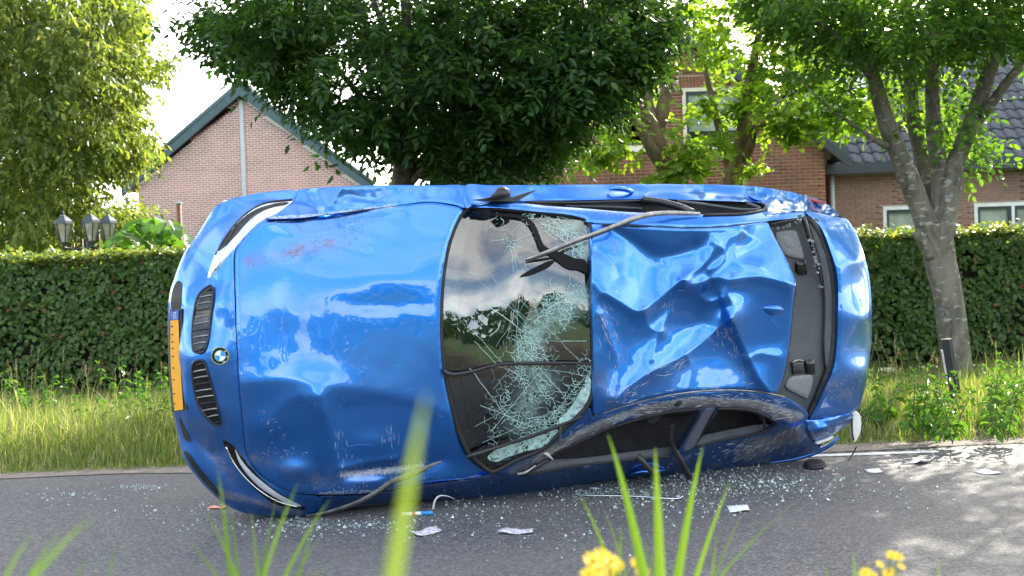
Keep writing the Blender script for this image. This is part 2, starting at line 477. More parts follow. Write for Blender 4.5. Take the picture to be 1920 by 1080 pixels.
# ------------------------------------------------------------------ dark tree behind the car (hornbeam)
def tree_hornbeam():
    rng = np.random.default_rng(11)
    Y0 = 14.2
    base = at_z(752, 735); base[1] = Y0
    t = thing('hornbeam_tree', 'big dark green tree spreading its crown above the wrecked blue car', 'tree', tuple(base))
    P = []
    P.append(limb_px([(752, 740, 60), (752, 560, 48), (752, 400, 44), (756, 330, 42), (765, 260, 30), (770, 150, 24), (760, 0, 18), (750, -300, 10)], Y0))
    for l in ([(762, 300, 26), (810, 250, 20, .2), (870, 190, 15, .5), (960, 80, 10, .8), (1040, -40, 7, 1)],
              [(765, 330, 24), (830, 270, 18, .6), (900, 230, 14, 1.0), (1010, 170, 9, 1.4), (1130, 110, 6, 1.6)],
              [(750, 320, 22), (720, 240, 16, .3), (650, 150, 11, .4), (560, 60, 7, .2), (470, 10, 4)],
              [(760, 290, 20), (745, 180, 15, -.4), (690, 60, 10, -.9), (640, -80, 6, -1.2)],
              [(770, 260, 18), (850, 120, 13, -.5), (900, 0, 9, -1), (950, -120, 6, -1.2)],
              [(790, 330, 16), (850, 300, 10, .5), (920, 280, 7, .8), (1000, 250, 4, 1)],
              [(768, 200, 16), (830, 60, 12, .5), (860, -100, 8, .6), (880, -260, 5, .8)],
              [(760, 160, 14), (690, -20, 10, .3), (600, -180, 6, .6)],
              [(770, 345, 14), (800, 310, 10, -.3), (850, 260, 7, -.7), (930, 200, 4, -1)]):
        P.append(limb_px(l, Y0))
    child(limbs('trunk', P, M['bark_dark'], None, 10, .12), t)
    out = [(345, 0), (362, 35), (350, 70), (385, 118), (440, 142), (480, 172), (538, 205), (575, 232), (610, 262), (660, 282), (700, 300), (712, 340),
           (742, 352), (780, 330), (800, 352), (870, 348), (925, 346), (990, 338), (1015, 312), (1062, 285), (1115, 268), (1150, 240), (1195, 205), (1235, 150), (1285, 70), (1310, 0),
           (1320, -150), (1270, -400), (1120, -680), (860, -800), (620, -720), (430, -480), (330, -200)]
    out = inset(out, 40)
    q = crown_points(out, 5600, Y0, 1.9, rng, -0.08, 1.4, 210, 3.3)
    vis = [(345, -20), (362, 35), (352, 70), (388, 116), (444, 140), (484, 170), (542, 200), (582, 230), (622, 258), (690, 290), (760, 285), (860, 300), (960, 300), (1040, 285), (1110, 262), (1150, 235), (1190, 200), (1230, 150), (1275, 70), (1300, -20)]
    q2 = crown_points(inset(vis, 32), 3000, Y0 - .2, 1.8, rng, -0.04, 1.7, 120, 5.1)
    fr = [(735, 300), (790, 270), (880, 265), (980, 262), (1050, 262), (1010, 315), (985, 335), (900, 345), (830, 345), (800, 330), (770, 330)]
    q = np.vstack([q, q2, crown_points(fr, 300, Y0 + .3, 1.2, rng, -.3, 1.5, 40, 6.6)])
    qx, qy = proj(q); q = q[~((qx > 712) & (qx < 800) & (qy > 268) & (q[:, 1] < Y0 + .8))]; qx, qy = proj(q); q = q[~((qx > 1235) & (qy > -260))]
    c = at_y(760, 60, Y0)
    A = q - c; A[:, 2] *= 0.35
    A = unit(unit(A) + rng.normal(0, .45, q.shape) + [0, 0, -.12])
    ln = rng.uniform(.24, .42, len(q)); ln[rng.uniform(0, 1, len(q)) < .06] *= 1.6
    p, d, nn = sprays(q, A, 9, ln, rng)
    var = np.clip(rng.normal(.4, .22, len(p)), 0, 1)
    child(link('crown', leaf_mesh('crown', p, d, nn, rng.uniform(.075, .12, len(p)), rng.uniform(.036, .052, len(p)), var, M['leaf_dark'])), t)
tree_hornbeam()

# ------------------------------------------------------------------ street tree on the right
def tree_right():
    rng = np.random.default_rng(12)
    Y0 = 13.6
    base = at_z(1800, 742); base[1] = Y0
    t = thing('street_tree', 'grey barked street tree with forked trunk standing before the right hedge', 'tree', tuple(base))
    P = [limb_px([(1806, 760, 84), (1800, 735, 66), (1790, 650, 58), (1779, 560, 57), (1766, 500, 56), (1756, 450, 62), (1752, 420, 66)], Y0)]
    for l in ([(1745, 440, 46), (1722, 380, 42), (1694, 310, 38, -.1), (1664, 235, 34, -.2), (1640, 150, 28, -.3), (1612, 60, 22, -.4), (1580, -80, 14, -.5)],
              [(1768, 440, 44), (1778, 380, 40), (1790, 310, 36, .1), (1820, 235, 33, .2), (1850, 150, 28, .3), (1880, 50, 22, .4), (1905, -80, 14, .5)],
              [(1752, 430, 34), (1742, 360, 32, .3), (1728, 290, 30, .5), (1712, 220, 26, .6), (1706, 120, 24, .7), (1700, 0, 18, .8), (1690, -140, 10, 1)],
              [(1760, 430, 34), (1763, 340, 32, .1), (1752, 250, 30, .2), (1748, 160, 26, .3), (1752, 40, 20, .2), (1760, -120, 12)],
              [(1825, 235, 22, .2), (1862, 190, 20, .1), (1895, 145, 17), (1930, 100, 13, -.1), (1980, 30, 8, -.3)],
              [(1664, 275, 14, -.2), (1630, 255, 10, -.4), (1580, 220, 7, -.6), (1540, 190, 5, -.8), (1500, 150, 4, -.9), (1470, 130, 3, -1)],
              [(1640, 150, 16, -.3), (1600, 110, 13, -.5), (1560, 60, 10, -.7), (1500, 20, 7, -.9), (1430, -10, 5, -1)],
              [(1705, 190, 14, .7), (1680, 120, 11, .9), (1650, 40, 8, 1.1), (1630, -60, 5, 1.3)]):
        P.append(limb_px(l, Y0))
    # stub of a torn branch
    P.append(limb_px([(1748, 480, 30, -.05), (1730, 452, 24, -.08), (1718, 434, 20, -.09)], Y0))
    child(limbs('trunk', P, M['bark_grey'], None, 11, .14), t)
    out = [(1420, -30), (1430, 10), (1462, 40), (1500, 60), (1540, 55), (1590, 70), (1640, 110), (1690, 125), (1740, 110), (1790, 130), (1830, 100), (1880, 90), (1930, 130), (2010, 150), (2150, 30), (2180, -200),
           (2120, -480), (1900, -780), (1640, -720), (1460, -420), (1400, -150)]
    q = crown_points(out, 4300, Y0, 2.4, rng, -0.10, 1.2, 190, 1.7)
    vis = [(1410, -20), (1425, 15), (1470, 50), (1530, 60), (1600, 90), (1680, 120), (1760, 110), (1850, 90), (1930, 120), (1930, -20)]
    q2 = crown_points(vis, 600, Y0 - .1, 2.0, rng, -0.05, 1.6, 120, 7.3)
    low = [(1810, 190), (1870, 200), (1850, 290), (1840, 330), (1810, 340), (1795, 280)]
    q3 = crown_points(low, 24, Y0 + .1, .5, rng, -.9, 1, 40)
    mid = [(1670, 140), (1840, 130), (1800, 240), (1720, 260), (1680, 220)]
    q4 = crown_points(mid, 50, Y0 + .4, 1.0, rng, -.2, 1.5, 60)
    lft = [(1450, 60), (1560, 60), (1640, 160), (1660, 240), (1600, 240), (1530, 200), (1470, 150)]
    q5 = crown_points(lft, 70, Y0 - .5, .8, rng, -.1, 1.5, 50, 2)
    q = np.vstack([q, q2, q3, q4, q5])
    c = at_y(1760, 60, Y0); A = q - c; A[:, 2] *= .35
    A = unit(unit(A) + rng.normal(0, .5, q.shape) + [0, 0, -.15])
    p, d, nn = sprays(q, A, 8, rng.uniform(.26, .45, len(q)), rng)
    var = np.clip(rng.normal(.45, .25, len(p)), 0, 1)
    child(link('crown', leaf_mesh('crown', p, d, nn, rng.uniform(.07, .11, len(p)), rng.uniform(.036, .055, len(p)), var, M['leaf_mid'])), t)
    return t
def copy_tree(t, loc, rz, label, group):
    r = t.copy(); COL.objects.link(r); r.location = loc; r.rotation_euler = (0, 0, rz); r['label'] = label; r['group'] = group
    for ch in t.children:
        k = ch.copy(); COL.objects.link(k); k.parent = r; k.matrix_parent_inverse = ch.matrix_parent_inverse.copy()
_t3 = tree_right()
# the row goes on along the verge past the right edge of the picture; its crowns shade the road
for _k, _x in enumerate((10.4, 16.2)):
    copy_tree(_t3, (_x, 13.7, 0), 2.1 + 1.7*_k, ('next street tree on the verge to the right of the forked one', 'second street tree on the verge to the right of the forked one')[_k], 'street trees past the right edge')

# ------------------------------------------------------------------ two maples in the garden of the brick house
def tree_maple(label, Y0, base_px, stems, blobs, nleaf, seed):
    rng = np.random.default_rng(seed)
    base = at_y(base_px, 600, Y0); base[2] = 0.03
    t = thing('maple_tree', label, 'tree', tuple(base), group='maples in the brick house garden')
    child(limbs('trunk', [limb_px(s, Y0) for s in stems], M['bark_brown'], None, 9, .2), t)
    q = []
    for (x, y, r, k, dy) in blobs:
        n = int(nleaf*k)
        v = rng.normal(0, 1, (n, 3)); v = unit(v)*(rng.uniform(0.15, 1, n)**.5)[:, None]
        c = at_y(x, y, Y0 + dy); R = r*Y0/FPX
        q.append(c + v*R*np.array([1, 1.1, .85]))
    q = np.vstack(q)
    g = np.array([noise.noise(Vector(v)*2.0) for v in q]); q = q[g > -.12]
    A = unit(rng.normal(0, 1, q.shape)*[1, 1, .35] + [0, 0, -.2])
    p, d, nn = sprays(q, A, 6, rng.uniform(.16, .3, len(q)), rng, .6)
    var = np.clip(rng.normal(.5, .28, len(p)), 0, 1)
    child(link('crown', leaf_mesh('crown', p, d, nn, rng.uniform(.07, .115, len(p)), rng.uniform(.06, .10, len(p)), var, M['leaf_maple'])), t)
tree_maple('bright green maple with twin leaning stems behind the car, left of the upper window', 20.5, 1266,
    [[(1275, 640, 62), (1268, 420, 52), (1262, 345, 48), (1247, 300, 42), (1230, 255, 36), (1216, 215, 30), (1207, 160, 22), (1200, 80, 16), (1190, -40, 10)],
     [(1232, 265, 26), (1240, 220, 26), (1250, 170, 24), (1256, 120, 16), (1270, 40, 12), (1280, -60, 7)],
     [(1250, 320, 26, -.2), (1222, 280, 22, -.3), (1200, 240, 16, -.4), (1180, 215, 9, -.5)]],
    [(1150, 300, 34, .35, -.4), (1128, 285, 26, .25, -.4), (1180, 265, 44, .6, -.1), (1165, 235, 44, .7, .2), (1270, 240, 30, .4, -.2), (1290, 260, 40, .9, -.4), (1308, 305, 42, 1.0, -.5), (1290, 325, 34, .7, -.6),
     (1240, 335, 18, .2, -.6), (1200, 190, 50, .5, 1), (1300, 215, 32, .4, -.3), (1290, 40, 60, .6, .3), (1335, 85, 44, .6, 0), (1300, 120, 30, .3, 0), (1370, 20, 60, .7, .2), (1265, 120, 24, .2, -.3)], 120, 21)
tree_maple('bright yellow green maple on a thick short trunk beside the wing roof', 21.5, 1380,
    [[(1378, 640, 60), (1378, 420, 54), (1376, 345, 50), (1384, 300, 40), (1393, 262, 32), (1398, 215, 26), (1404, 160, 18), (1420, 80, 13), (1440, -30, 8)],
     [(1370, 320, 24), (1358, 280, 20), (1346, 235, 16), (1336, 190, 12), (1322, 130, 9), (1312, 70, 6)],
     [(1396, 300, 20, -.1), (1410, 262, 17, -.2), (1412, 235, 12, -.3)],
     [(1395, 260, 14), (1430, 235, 10, -.2), (1470, 215, 8, -.4), (1520, 190, 5, -.5)]],
    [(1360, 265, 26, .3, -.5), (1408, 318, 16, .2, -.6), (1330, 195, 26, .35, -.4), (1370, 205, 40, .5, 0), (1380, 130, 60, .9, .2), (1440, 110, 74, 1.4, .2), (1420, 190, 46, .8, -.2), (1455, 215, 52, 1.1, -.4), (1480, 258, 30, .5, -.6), (1510, 225, 46, 1.0, -.3), (1450, 270, 20, .25, -.6),
     (1540, 180, 60, 1.2, .2), (1580, 215, 48, .9, 0), (1520, 110, 70, 1.2, .5), (1600, 150, 56, .9, .5), (1340, 30, 60, .8, .6), (1460, 20, 80, 1.1, .6), (1560, 30, 90, 1.1, .8), (1640, 225, 40, .5, .4), (1700, 200, 60, .7, .8), (1765, 220, 50, .5, 1.0), (1790, 265, 34, .3, 1.0), (1720, 120, 80, .8, 1.0)], 112, 22)

# ------------------------------------------------------------------ pale tree at the left edge
def tree_left():
    rng = np.random.default_rng(13)
    Y0 = 22.0
    base = at_y(-40, 600, Y0); base[2] = 0.03
    t = thing('willow_tree', 'sunlit pale green tree with hanging sprays at the left edge', 'tree', tuple(base))
    P = [limb_px([(-40, 760, 60), (-38, 500, 46), (-20, 300, 38), (-10, 100, 28), (-20, -200, 16)], Y0)]
    for l in ([(-25, 330, 22), (40, 220, 15, .3), (110, 140, 10, .5), (200, 100, 6, .6), (280, 95, 3, .6)],
              [(-30, 400, 20), (30, 330, 14, -.4), (100, 290, 9, -.6), (180, 280, 5, -.7), (250, 300, 3, -.7)],
              [(-20, 260, 20), (30, 120, 14, .2), (90, 20, 10, .2), (150, -80, 6)],
              [(-34, 470, 16), (40, 430, 10, -.2), (100, 400, 7, -.4), (200, 370, 4, -.5)],
              [(60, 210, 8, .3), (90, 190, 6, .2), (160, 200, 4), (230, 215, 2)]):
        P.append(limb_px(l, Y0))
    child(limbs('trunk', P, M['bark_brown'], None, 8, .15), t)
    out = [(-260, -300), (120, -260), (240, -60), (250, 5), (283, 20), (268, 60), (262, 95), (300, 105), (330, 118), (318, 140), (270, 120), (258, 165), (255, 210), (262, 245), (285, 262), (300, 285), (280, 300), (252, 285), (236, 315), (205, 330), (188, 365),
           (230, 375), (270, 385), (300, 410), (280, 440), (200, 440), (180, 410), (110, 440), (95, 475), (-20, 480), (-240, 420), (-330, 100)]
    out = inset(out, 12)
    q = crown_points(out, 5600, Y0, 2.6, rng, -0.10, 1.3, 160, 9.2)
    vis = [(-10, -10), (270, -10), (262, 60), (262, 95), (300, 105), (330, 118), (318, 140), (270, 120), (255, 210), (262, 245), (285, 262), (280, 300), (236, 315), (205, 330), (188, 365), (270, 385), (300, 410), (280, 440), (200, 440), (180, 410), (110, 440), (95, 475), (-10, 480)]
    q = np.vstack([q, crown_points(inset(vis, 8), 2600, Y0 - .2, 2.2, rng, -0.02, 1.6, 80, 4.2)])
    A = unit(rng.normal(0, .6, q.shape) + [.35, -.1, -.35])
    p, d, nn = sprays(q, A, 7, rng.uniform(.28, .5, len(q)), rng, .5, .7)
    d = d + np.array([0, 0, -.35])
    var = np.clip(rng.normal(.5, .28, len(p)), 0, 1)
    child(link('crown', leaf_mesh('crown', p, d, nn, rng.uniform(.08, .13, len(p)), rng.uniform(.045, .065, len(p)), var, M['leaf_pale'])), t)
tree_left()

# ------------------------------------------------------------------ far wood across the field behind the road (mirrored in the paint)
def far_wood():
    rng = np.random.default_rng(5)
    Q = []
    for k in range(150):
        x = rng.uniform(-110, 190); y = -52 - rng.uniform(0, 14) + 0.00*x
        h = 7.0 + 3.4*noise.noise(Vector((x*.06, 3.3, 0))) + rng.uniform(-1.2, 2.2)
        n = 130; v = unit(rng.normal(0, 1, (n, 3)))*(rng.uniform(.3, 1, n)**.4)[:, None]
        Q.append(np.array([x, y, h*.52]) + v*np.array([3.6, 3.0, h*.5]))
    for k in range(70):          # the row that closes the road to the right
        y = rng.uniform(-52, 4); x = 128 + rng.uniform(0, 14)
        h = 9.5 + rng.uniform(-2, 2.5); n = 130; v = unit(rng.normal(0, 1, (n, 3)))*(rng.uniform(.3, 1, n)**.4)[:, None]
        Q.append(np.array([x, y, h*.52]) + v*np.array([4, 3.6, h*.5]))
    q = np.vstack(Q); n = len(q)
    D = unit(rng.normal(0, 1, (n, 3))); Nn = unit(rng.normal(0, .6, (n, 3)) + [0, 0, .6])
    me = leaf_mesh('far_wood', q, D, Nn, rng.uniform(.9, 1.7, n), rng.uniform(.6, 1.1, n), np.clip(rng.normal(.35, .25, n), 0, 1), M['leaf_dark'])
    tag(link('far_wood', me), 'dark belt of trees across the fields', 'wood', kind='stuff')
far_wood()

# ------------------------------------------------------------------ clipped hedges
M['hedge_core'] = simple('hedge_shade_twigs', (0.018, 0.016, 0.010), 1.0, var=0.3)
def hedge(label, x0, x1, y0, y1, h, seed):
    rng = np.random.default_rng(seed)
    t = thing('clipped_hedge', label, 'hedge', ((x0+x1)/2, (y0+y1)/2, .03), group='clipped hedges along the verge')
    core = MB(); core.box((x0+.1, y0+.2, .14), (x1-.1, y1-.16, h-.12))  # solid near-black box, coloured for the shade among the inner twigs
    child(core.build('shade_core', M['hedge_core']), t)
    st = MB(); x = x0 + .1
    while x < x1:
        for k in range(2):
            xx = x + rng.uniform(-.06, .06); y = (y0+y1)/2 + rng.uniform(-.12, .12)
            st.tube([(xx, y, .0), (xx + rng.uniform(-.04, .04), y, .3), (xx + rng.uniform(-.1, .1), y, .6)], [.022, .018, .012], 6)
        x += .24
    tag(child(st.build('stems', M['bark_dark']), t), kind='stuff')
    w = x1 - x0
    n = int(w*2300)
    X = rng.uniform(x0, x1, n); Z = .12 + (h-.12)*rng.uniform(0, 1, n)**.9
    keep = rng.uniform(0, 1, n) < np.clip((Z-.10)/.30, .22, 1); X, Z = X[keep], Z[keep]; n = len(X)
    bul = np.array([noise.noise(Vector((a*1.6, b*1.6, seed)))*.075 + noise.noise(Vector((a*5, b*5, seed)))*.05 for a, b in zip(X, Z)])
    Yf = y0 + bul + np.abs(rng.normal(0, .05, n)) + .06*np.clip(.5-Z, 0, 1)
    pf = np.c_[X, Yf, Z]; nf = unit(np.c_[rng.normal(0, .45, n), -np.ones(n), rng.normal(.25, .4, n)])
    df = unit(np.c_[rng.normal(0, .8, n), rng.normal(-.25, .3, n), rng.normal(-.55, .45, n)])
    m = int(w*(y1-y0)*2100)
    Xt = rng.uniform(x0, x1, m); Yt = rng.uniform(y0-.03, y1, m)
    Zt = h + np.array([noise.noise(Vector((a*2.2, b*2.2, seed)))*.04 + noise.noise(Vector((a*7, b*7, seed+3)))*.05 for a, b in zip(Xt, Yt)]) + rng.normal(0, .02, m)
    sp = rng.uniform(0, 1, m) < .05; Zt[sp] += rng.uniform(.02, .10, sp.sum())
    pt = np.c_[Xt, Yt, Zt]; nt_ = unit(np.c_[rng.normal(0, .5, m), rng.normal(-.2, .5, m), np.ones(m)])
    dt = unit(np.c_[rng.normal(0, .8, m), rng.normal(-.2, .8, m), rng.normal(.25, .35, m)])
    k = int(w*900)
    Xb = rng.uniform(x0, x1, k); Zb = rng.uniform(.4, h, k)
    pb = np.c_[Xb, y1 + rng.normal(0, .04, k), Zb]; nb = unit(np.c_[rng.normal(0, .4, k), np.ones(k), rng.normal(.2, .4, k)]); db = unit(np.c_[rng.normal(0, .8, k), rng.normal(.2, .3, k), rng.normal(-.4, .5, k)])
    P = np.vstack([pf, pt, pb]); D = np.vstack([df, dt, db]); Nn = np.vstack([nf, nt_, nb])
    var = np.clip(np.r_[rng.normal(.3, .2, n), rng.normal(.72, .2, m), rng.normal(.4, .2, k)], 0, 1)
    L = np.r_[rng.uniform(.05, .085, n), rng.uniform(.05, .08, m), rng.uniform(.06, .09, k)]
    gp = np.array([noise.noise(Vector(v)*2.4 + Vector((0, 0, seed))) for v in P]); kp = ~((gp > .30) & (rng.uniform(0, 1, len(P)) < .65) & (P[:, 2] < h - .25)); P, D, Nn, var, L = P[kp], D[kp], Nn[kp], var[kp], L[kp]
    br = rng.uniform(0, 1, len(P)) < .012
    child(link('dry_leaves', leaf_mesh('dry_leaves', P[br] - [0, .03, 0], D[br], Nn[br], L[br]*.95, L[br]*.55, rng.uniform(0, 1, br.sum()), M['leaf_litter'])), t)['kind'] = 'stuff'
    child(link('foliage', leaf_mesh('foliage', P, D, Nn, L, L*rng.uniform(.62, .8, len(L)), var, M['leaf_hedge'])), t)
hl = 1.32 + 64/2637*15.3
hedge('clipped green hedge left of the car, below the garden lanterns', -9.5, .3, 15.25, 16.1, hl - .05, 31)
hedge('clipped green hedge right of the car, behind the grey street tree', 1.5, 10.5, 15.1, 15.95, hl - .13, 32)

# dead leaves under the hedges
def litter():
    rng = np.random.default_rng(41); n = 9000
    X = rng.uniform(-7, 8, n); Y = 15.4 - np.abs(rng.normal(0, .55, n))
    Z = verge_h(np.c_[X, Y]) + rng.uniform(.005, .03, n)
    D = unit(np.c_[rng.normal(0, 1, n), rng.normal(0, 1, n), rng.normal(0, .25, n)]); Nn = unit(np.c_[rng.normal(0, .4, n), rng.normal(0, .4, n), np.ones(n)])
    tag(link('leaf_litter', leaf_mesh('leaf_litter', np.c_[X, Y, Z], D, Nn, rng.uniform(.05, .09, n), rng.uniform(.035, .06, n), rng.uniform(0, 1, n), M['leaf_litter'])), 'brown dead leaves lying under the hedges', 'dead leaves', kind='stuff')
litter()

# ------------------------------------------------------------------ grass
def blades_mesh(name, P, H, az, lean, wid, var, mat, curve=1.6):
    n = len(P); dirv = np.c_[np.cos(az), np.sin(az), np.zeros(n)]; sd = np.c_[-np.sin(az), np.cos(az), np.zeros(n)]
    rows = []
    for t, wf in ((0, 1), (.35, .95), (.7, .65), (1, .06)):
        c = P + np.c_[np.zeros(n), np.zeros(n), H*t*(1 - .25*lean*t)] + dirv*(H*lean*t**curve)[:, None]
        rows += [c - sd*(wid*wf/2)[:, None], c + sd*(wid*wf/2)[:, None]]
    V = np.stack(rows, 1).reshape(-1, 3); b = np.arange(n)[:, None]*8
    F = np.vstack([b + [0, 1, 3, 2], b + [2, 3, 5, 4], b + [4, 5, 7, 6]])
    return np_mesh(name, V, [F], mat, True, {'var': np.repeat(var, 8)})
def verge_grass():
    rng = np.random.default_rng(51); n = 105000
    X = rng.uniform(-6.2, 7.2, n); Y = ROAD1 + .12 + (14.9 - ROAD1)*rng.uniform(0, 1, n)**1.25
    nn = np.array([noise.noise(Vector((x*.55, y*.55, 2))) + .6*noise.noise(Vector((x*2.2, y*2.2, 5))) for x, y in zip(X, Y)])
    dens = np.clip(1.05 - np.clip((Y-13.0)/2, 0, 1)*.85 + nn*.35, 0.03, 1)
    k = rng.uniform(0, 1, n) < dens; X, Y, nn = X[k], Y[k], nn[k]; n = len(X)
    mow = np.clip((Y - ROAD1 - .15)/1.1, 0, 1); right = np.clip((X-1.5)/1.5, 0, 1)
    Hh = (.06 + .20*mow*(1 - .30*right) + .13*np.clip(nn, 0, 1)*mow)*rng.uniform(.55, 1.25, n)
    tall = rng.uniform(0, 1, n) < .02; Hh[tall] *= 1.7
    P = np.c_[X, Y, verge_h(np.c_[X, Y])]
    var = np.clip(rng.normal(.32, .17, n) + .12*(nn < -.2), 0, 1); dry = rng.uniform(0, 1, n) < (.10 + .12*(1-right)*mow); var[dry] = rng.uniform(.75, 1, dry.sum())
    tag(link('verge_grass', blades_mesh('verge_grass', P, Hh, rng.uniform(0, 2*PI, n), rng.uniform(.1, .75, n), rng.uniform(.005, .011, n), var, M['grass'])), 'sunlit long grass growing on the verge before the hedges', 'grass', kind='stuff')
verge_grass()
M['seed'] = leaf_mat('seed_head', (.30, .24, .12), (.42, .35, .2), (.5, .45, .3), .2, .8, 1.0)
def seed_heads():
    rng = np.random.default_rng(57); P = []; D = []; n = 110
    st = MB(); pp = []; dd = []
    for k in range(n):
        x = rng.uniform(-5.2, -1.4) if rng.uniform() < .6 else rng.uniform(2.6, 6); y = rng.uniform(11, 14.2); z = float(verge_h(np.array([[x, y]]))[0])
        h = rng.uniform(.35, .7); lx, ly = rng.uniform(-.12, .12, 2)
        st.tube([(x, y, z), (x+lx*.3, y+ly*.3, z+h*.6), (x+lx, y+ly, z+h)], [.003, .0025, .0015], 4)
        for j in range(14):
            t = 1 - .22*rng.uniform(); pp.append((x+lx*t, y+ly*t, z+h*t)); dd.append((rng.normal(0, .5), rng.normal(0, .5), 1))
    pp = np.array(pp); dd = np.array(dd); m = len(pp)
    o = st.build('seeding_grass', M['seed']); tag(o, 'straw coloured seeding grass stalks standing in the verge', 'grass', kind='stuff')
    tag(link('seed_heads', leaf_mesh('seed_heads', pp, dd, unit(rng.normal(0, 1, (m, 3))), rng.uniform(.014, .030, m), .005, rng.uniform(0, 1, m), M['seed']), o), kind='stuff')
seed_heads()

# nettles and other tall weeds: each a plant of its own
M['weed_stem'] = simple('weed_stem', (.10, .15, .04), .7)
weed_protos = []
def weed_proto(h, seed):
    rng = np.random.default_rng(seed); mb = MB(); P = []; D = []; L = []
    for k in range(5):
        lx, ly = rng.normal(0, .14, 2); hh = h*rng.uniform(.6, 1.05); bx, by = rng.normal(0, .04, 2)
        mb.tube([(bx, by, 0), (bx+lx*.4, by+ly*.4, hh*.55), (bx+lx, by+ly, hh)], [.005, .004, .0015], 5)
        z = .08
        while z < hh:
            a = rng.uniform(0, 2*PI); t = z/hh
            for s in (0, PI):
                a2 = a + s + rng.normal(0, .4); P.append((bx+lx*t**1.5, by+ly*t**1.5, z)); D.append((math.cos(a2), math.sin(a2), rng.normal(-.25, .4))); L.append(.115*(1 - .5*t)*rng.uniform(.6, 1.25))
            z += .045*rng.uniform(.7, 1.3)
        for q in range(4): P.append((bx+lx, by+ly, hh)); D.append((rng.normal(0, .5), rng.normal(0, .5), .6)); L.append(.04)
    P, D, L = map(np.array, (P, D, L)); n = len(P)
    lm = leaf_mesh('leaf', P, unit(D), unit(rng.normal(0, .4, (n, 3)) + [0, 0, 1.0]), L, L*.46, np.clip(rng.normal(.4, .2, n), 0, 1), M['leaf_shrub'], .3)
    me = bpy.data.meshes.new('stem'); me.from_pydata(mb.v, [], mb.f); me.materials.append(M['weed_stem'])
    return me, lm
weed_protos = [weed_proto(.50, 61), weed_proto(.36, 62), weed_proto(.66, 63)]
weed_px = [(75, 812, 2, 'tallest leafy weed in the verge grass below the two lanterns'), (18, 815, 0, 'leafy weed in the verge grass nearest the left edge'),
           (246, 806, 2, 'tall leafy weed standing against the hedge midway between edge and car nose'), (268, 832, 1, 'low leafy weed in the front of the grass left of the car'),
           (395, 805, 0, 'leafy weed half hidden behind the number plate'), (165, 826, 1, 'short leafy weed right of the tallest weed on the left verge'),
           (306, 812, 0, 'leafy weed just left of the car bumper'),
           (1738, 805, 1, 'leafy weed touching the foot of the leaning marker post on its left'), (1715, 822, 0, 'leafy weed between the boot lid and the marker post'),
           (1768, 830, 1, 'low leafy weed in front of the leaning marker post'), (1858, 800, 0, 'leafy weed right of the street tree trunk'),
           (1893, 792, 2, 'tallest leafy weed near the right edge of the verge'), (1880, 824, 1, 'low leafy weed at the roadside below the right hedge'), (1640, 806, 1, 'leafy weed just right of the boot lid')]
for i, (x, y, k, lab) in enumerate(weed_px):
    p = at_z(x, y, .04); rr = random.Random(100+i)
    t = thing('tall_weed', lab, 'weed', tuple(p), rr.uniform(0, 6.28), 'weeds in the verge grass')
    sc = rr.uniform(.85, 1.15); t.scale = (sc, sc, sc); t.rotation_euler = (rr.uniform(-.12, .12), rr.uniform(-.12, .12), rr.uniform(0, 6.28))
    link('stem', weed_protos[k][0], t); tag(link('foliage', weed_protos[k][1], t), kind='stuff')

# ================================================================== houses
def brick_mat(name, cols, rough=.85):
    m, n, b, o = new_mat(name)
    oi = n.nodes.new('ShaderNodeObjectInfo')
    v = mth(n, 'FRACT', mth(n, 'ADD', oi.outputs['Random'], attr(n, 'var')))
    k = len(cols)
    col = ramp(n, v, [(i/(k-1), c) for i, c in enumerate(cols)])
    f = nscale(n, 14, 5); col = mixrgb(n, .35, col, mixrgb(n, f, (.25, .25, .25), (1, 1, 1)), 'MULTIPLY')
    gp = n.nodes.new('ShaderNodeNewGeometry'); st = nscale(n, .7, 6, .65, gp.outputs['Position'])
    col = mixrgb(n, 1.0, col, ramp(n, st, [(.32, (.62, .60, .58)), (.5, (1, 1, 1)), (.72, (1.25, 1.2, 1.15))]), 'MULTIPLY')
    n.links.new(col, b.inputs['Base Color']); b.inputs['Roughness'].default_value = rough
    bump(n, b, nscale(n, 90, 4), .3, .004)
    return m
M['brick_red'] = brick_mat('red_brick', [(.19, .068, .040), (.26, .095, .055), (.32, .12, .068), (.23, .11, .06), (.28, .085, .05)])
M['brick_pink'] = brick_mat('pink_brick', [(.42, .23, .20), (.48, .265, .23), (.52, .29, .25), (.46, .28, .23)])
M['brick_buff'] = brick_mat('buff_pink_brick', [(.27, .165, .13), (.33, .195, .15), (.29, .15, .115), (.36, .22, .17)])
M['mortar_tan'] = simple('tan_mortar', (.42, .33, .24), .95, var=.2, scale=20)
M['mortar_pale'] = simple('pale_mortar', (.78, .68, .64), .95, var=.15, scale=20)
M['mortar_grey'] = simple('grey_mortar', (.36, .28, .23), .95, var=.15, scale=20)
M['green_board'] = simple('dark_green_board', (.035, .075, .085), .45, var=.15, scale=3)
M['dark_board'] = simple('dark_grey_board', (.035, .042, .048), .5, var=.2, scale=3)
M['brown_board'] = simple('brown_board', (.06, .038, .028), .6, var=.25, scale=3)
M['grey_pipe'] = simple('pale_grey_plastic', (.42, .46, .47), .5, var=.08)
M['cream'] = simple('cream_window_frame', (.68, .62, .47), .45, var=.08)
M['white_frame'] = simple('white_window_frame', (.72, .72, .70), .45, var=.06)
M['sash'] = simple('dark_blue_sash', (.035, .05, .065), .4, var=.1)
def pane_mat(name, col, rough=.08):
    m, n, b, o = new_mat(name)
    n.links.new(ramp(n, nscale(n, 2.5, 3), [(.35, tuple(c*.6 for c in col)), (.65, col)]), b.inputs['Base Color'])
    b.inputs['Roughness'].default_value = rough; b.inputs['Specular IOR Level'].default_value = .8
    return m
M['pane'] = pane_mat('window_glass', (.03, .035, .035))
M['pale_pane'] = pane_mat('pale_green_pane', (.36, .42, .34), .15)  # paler green tone for the upper part of a window
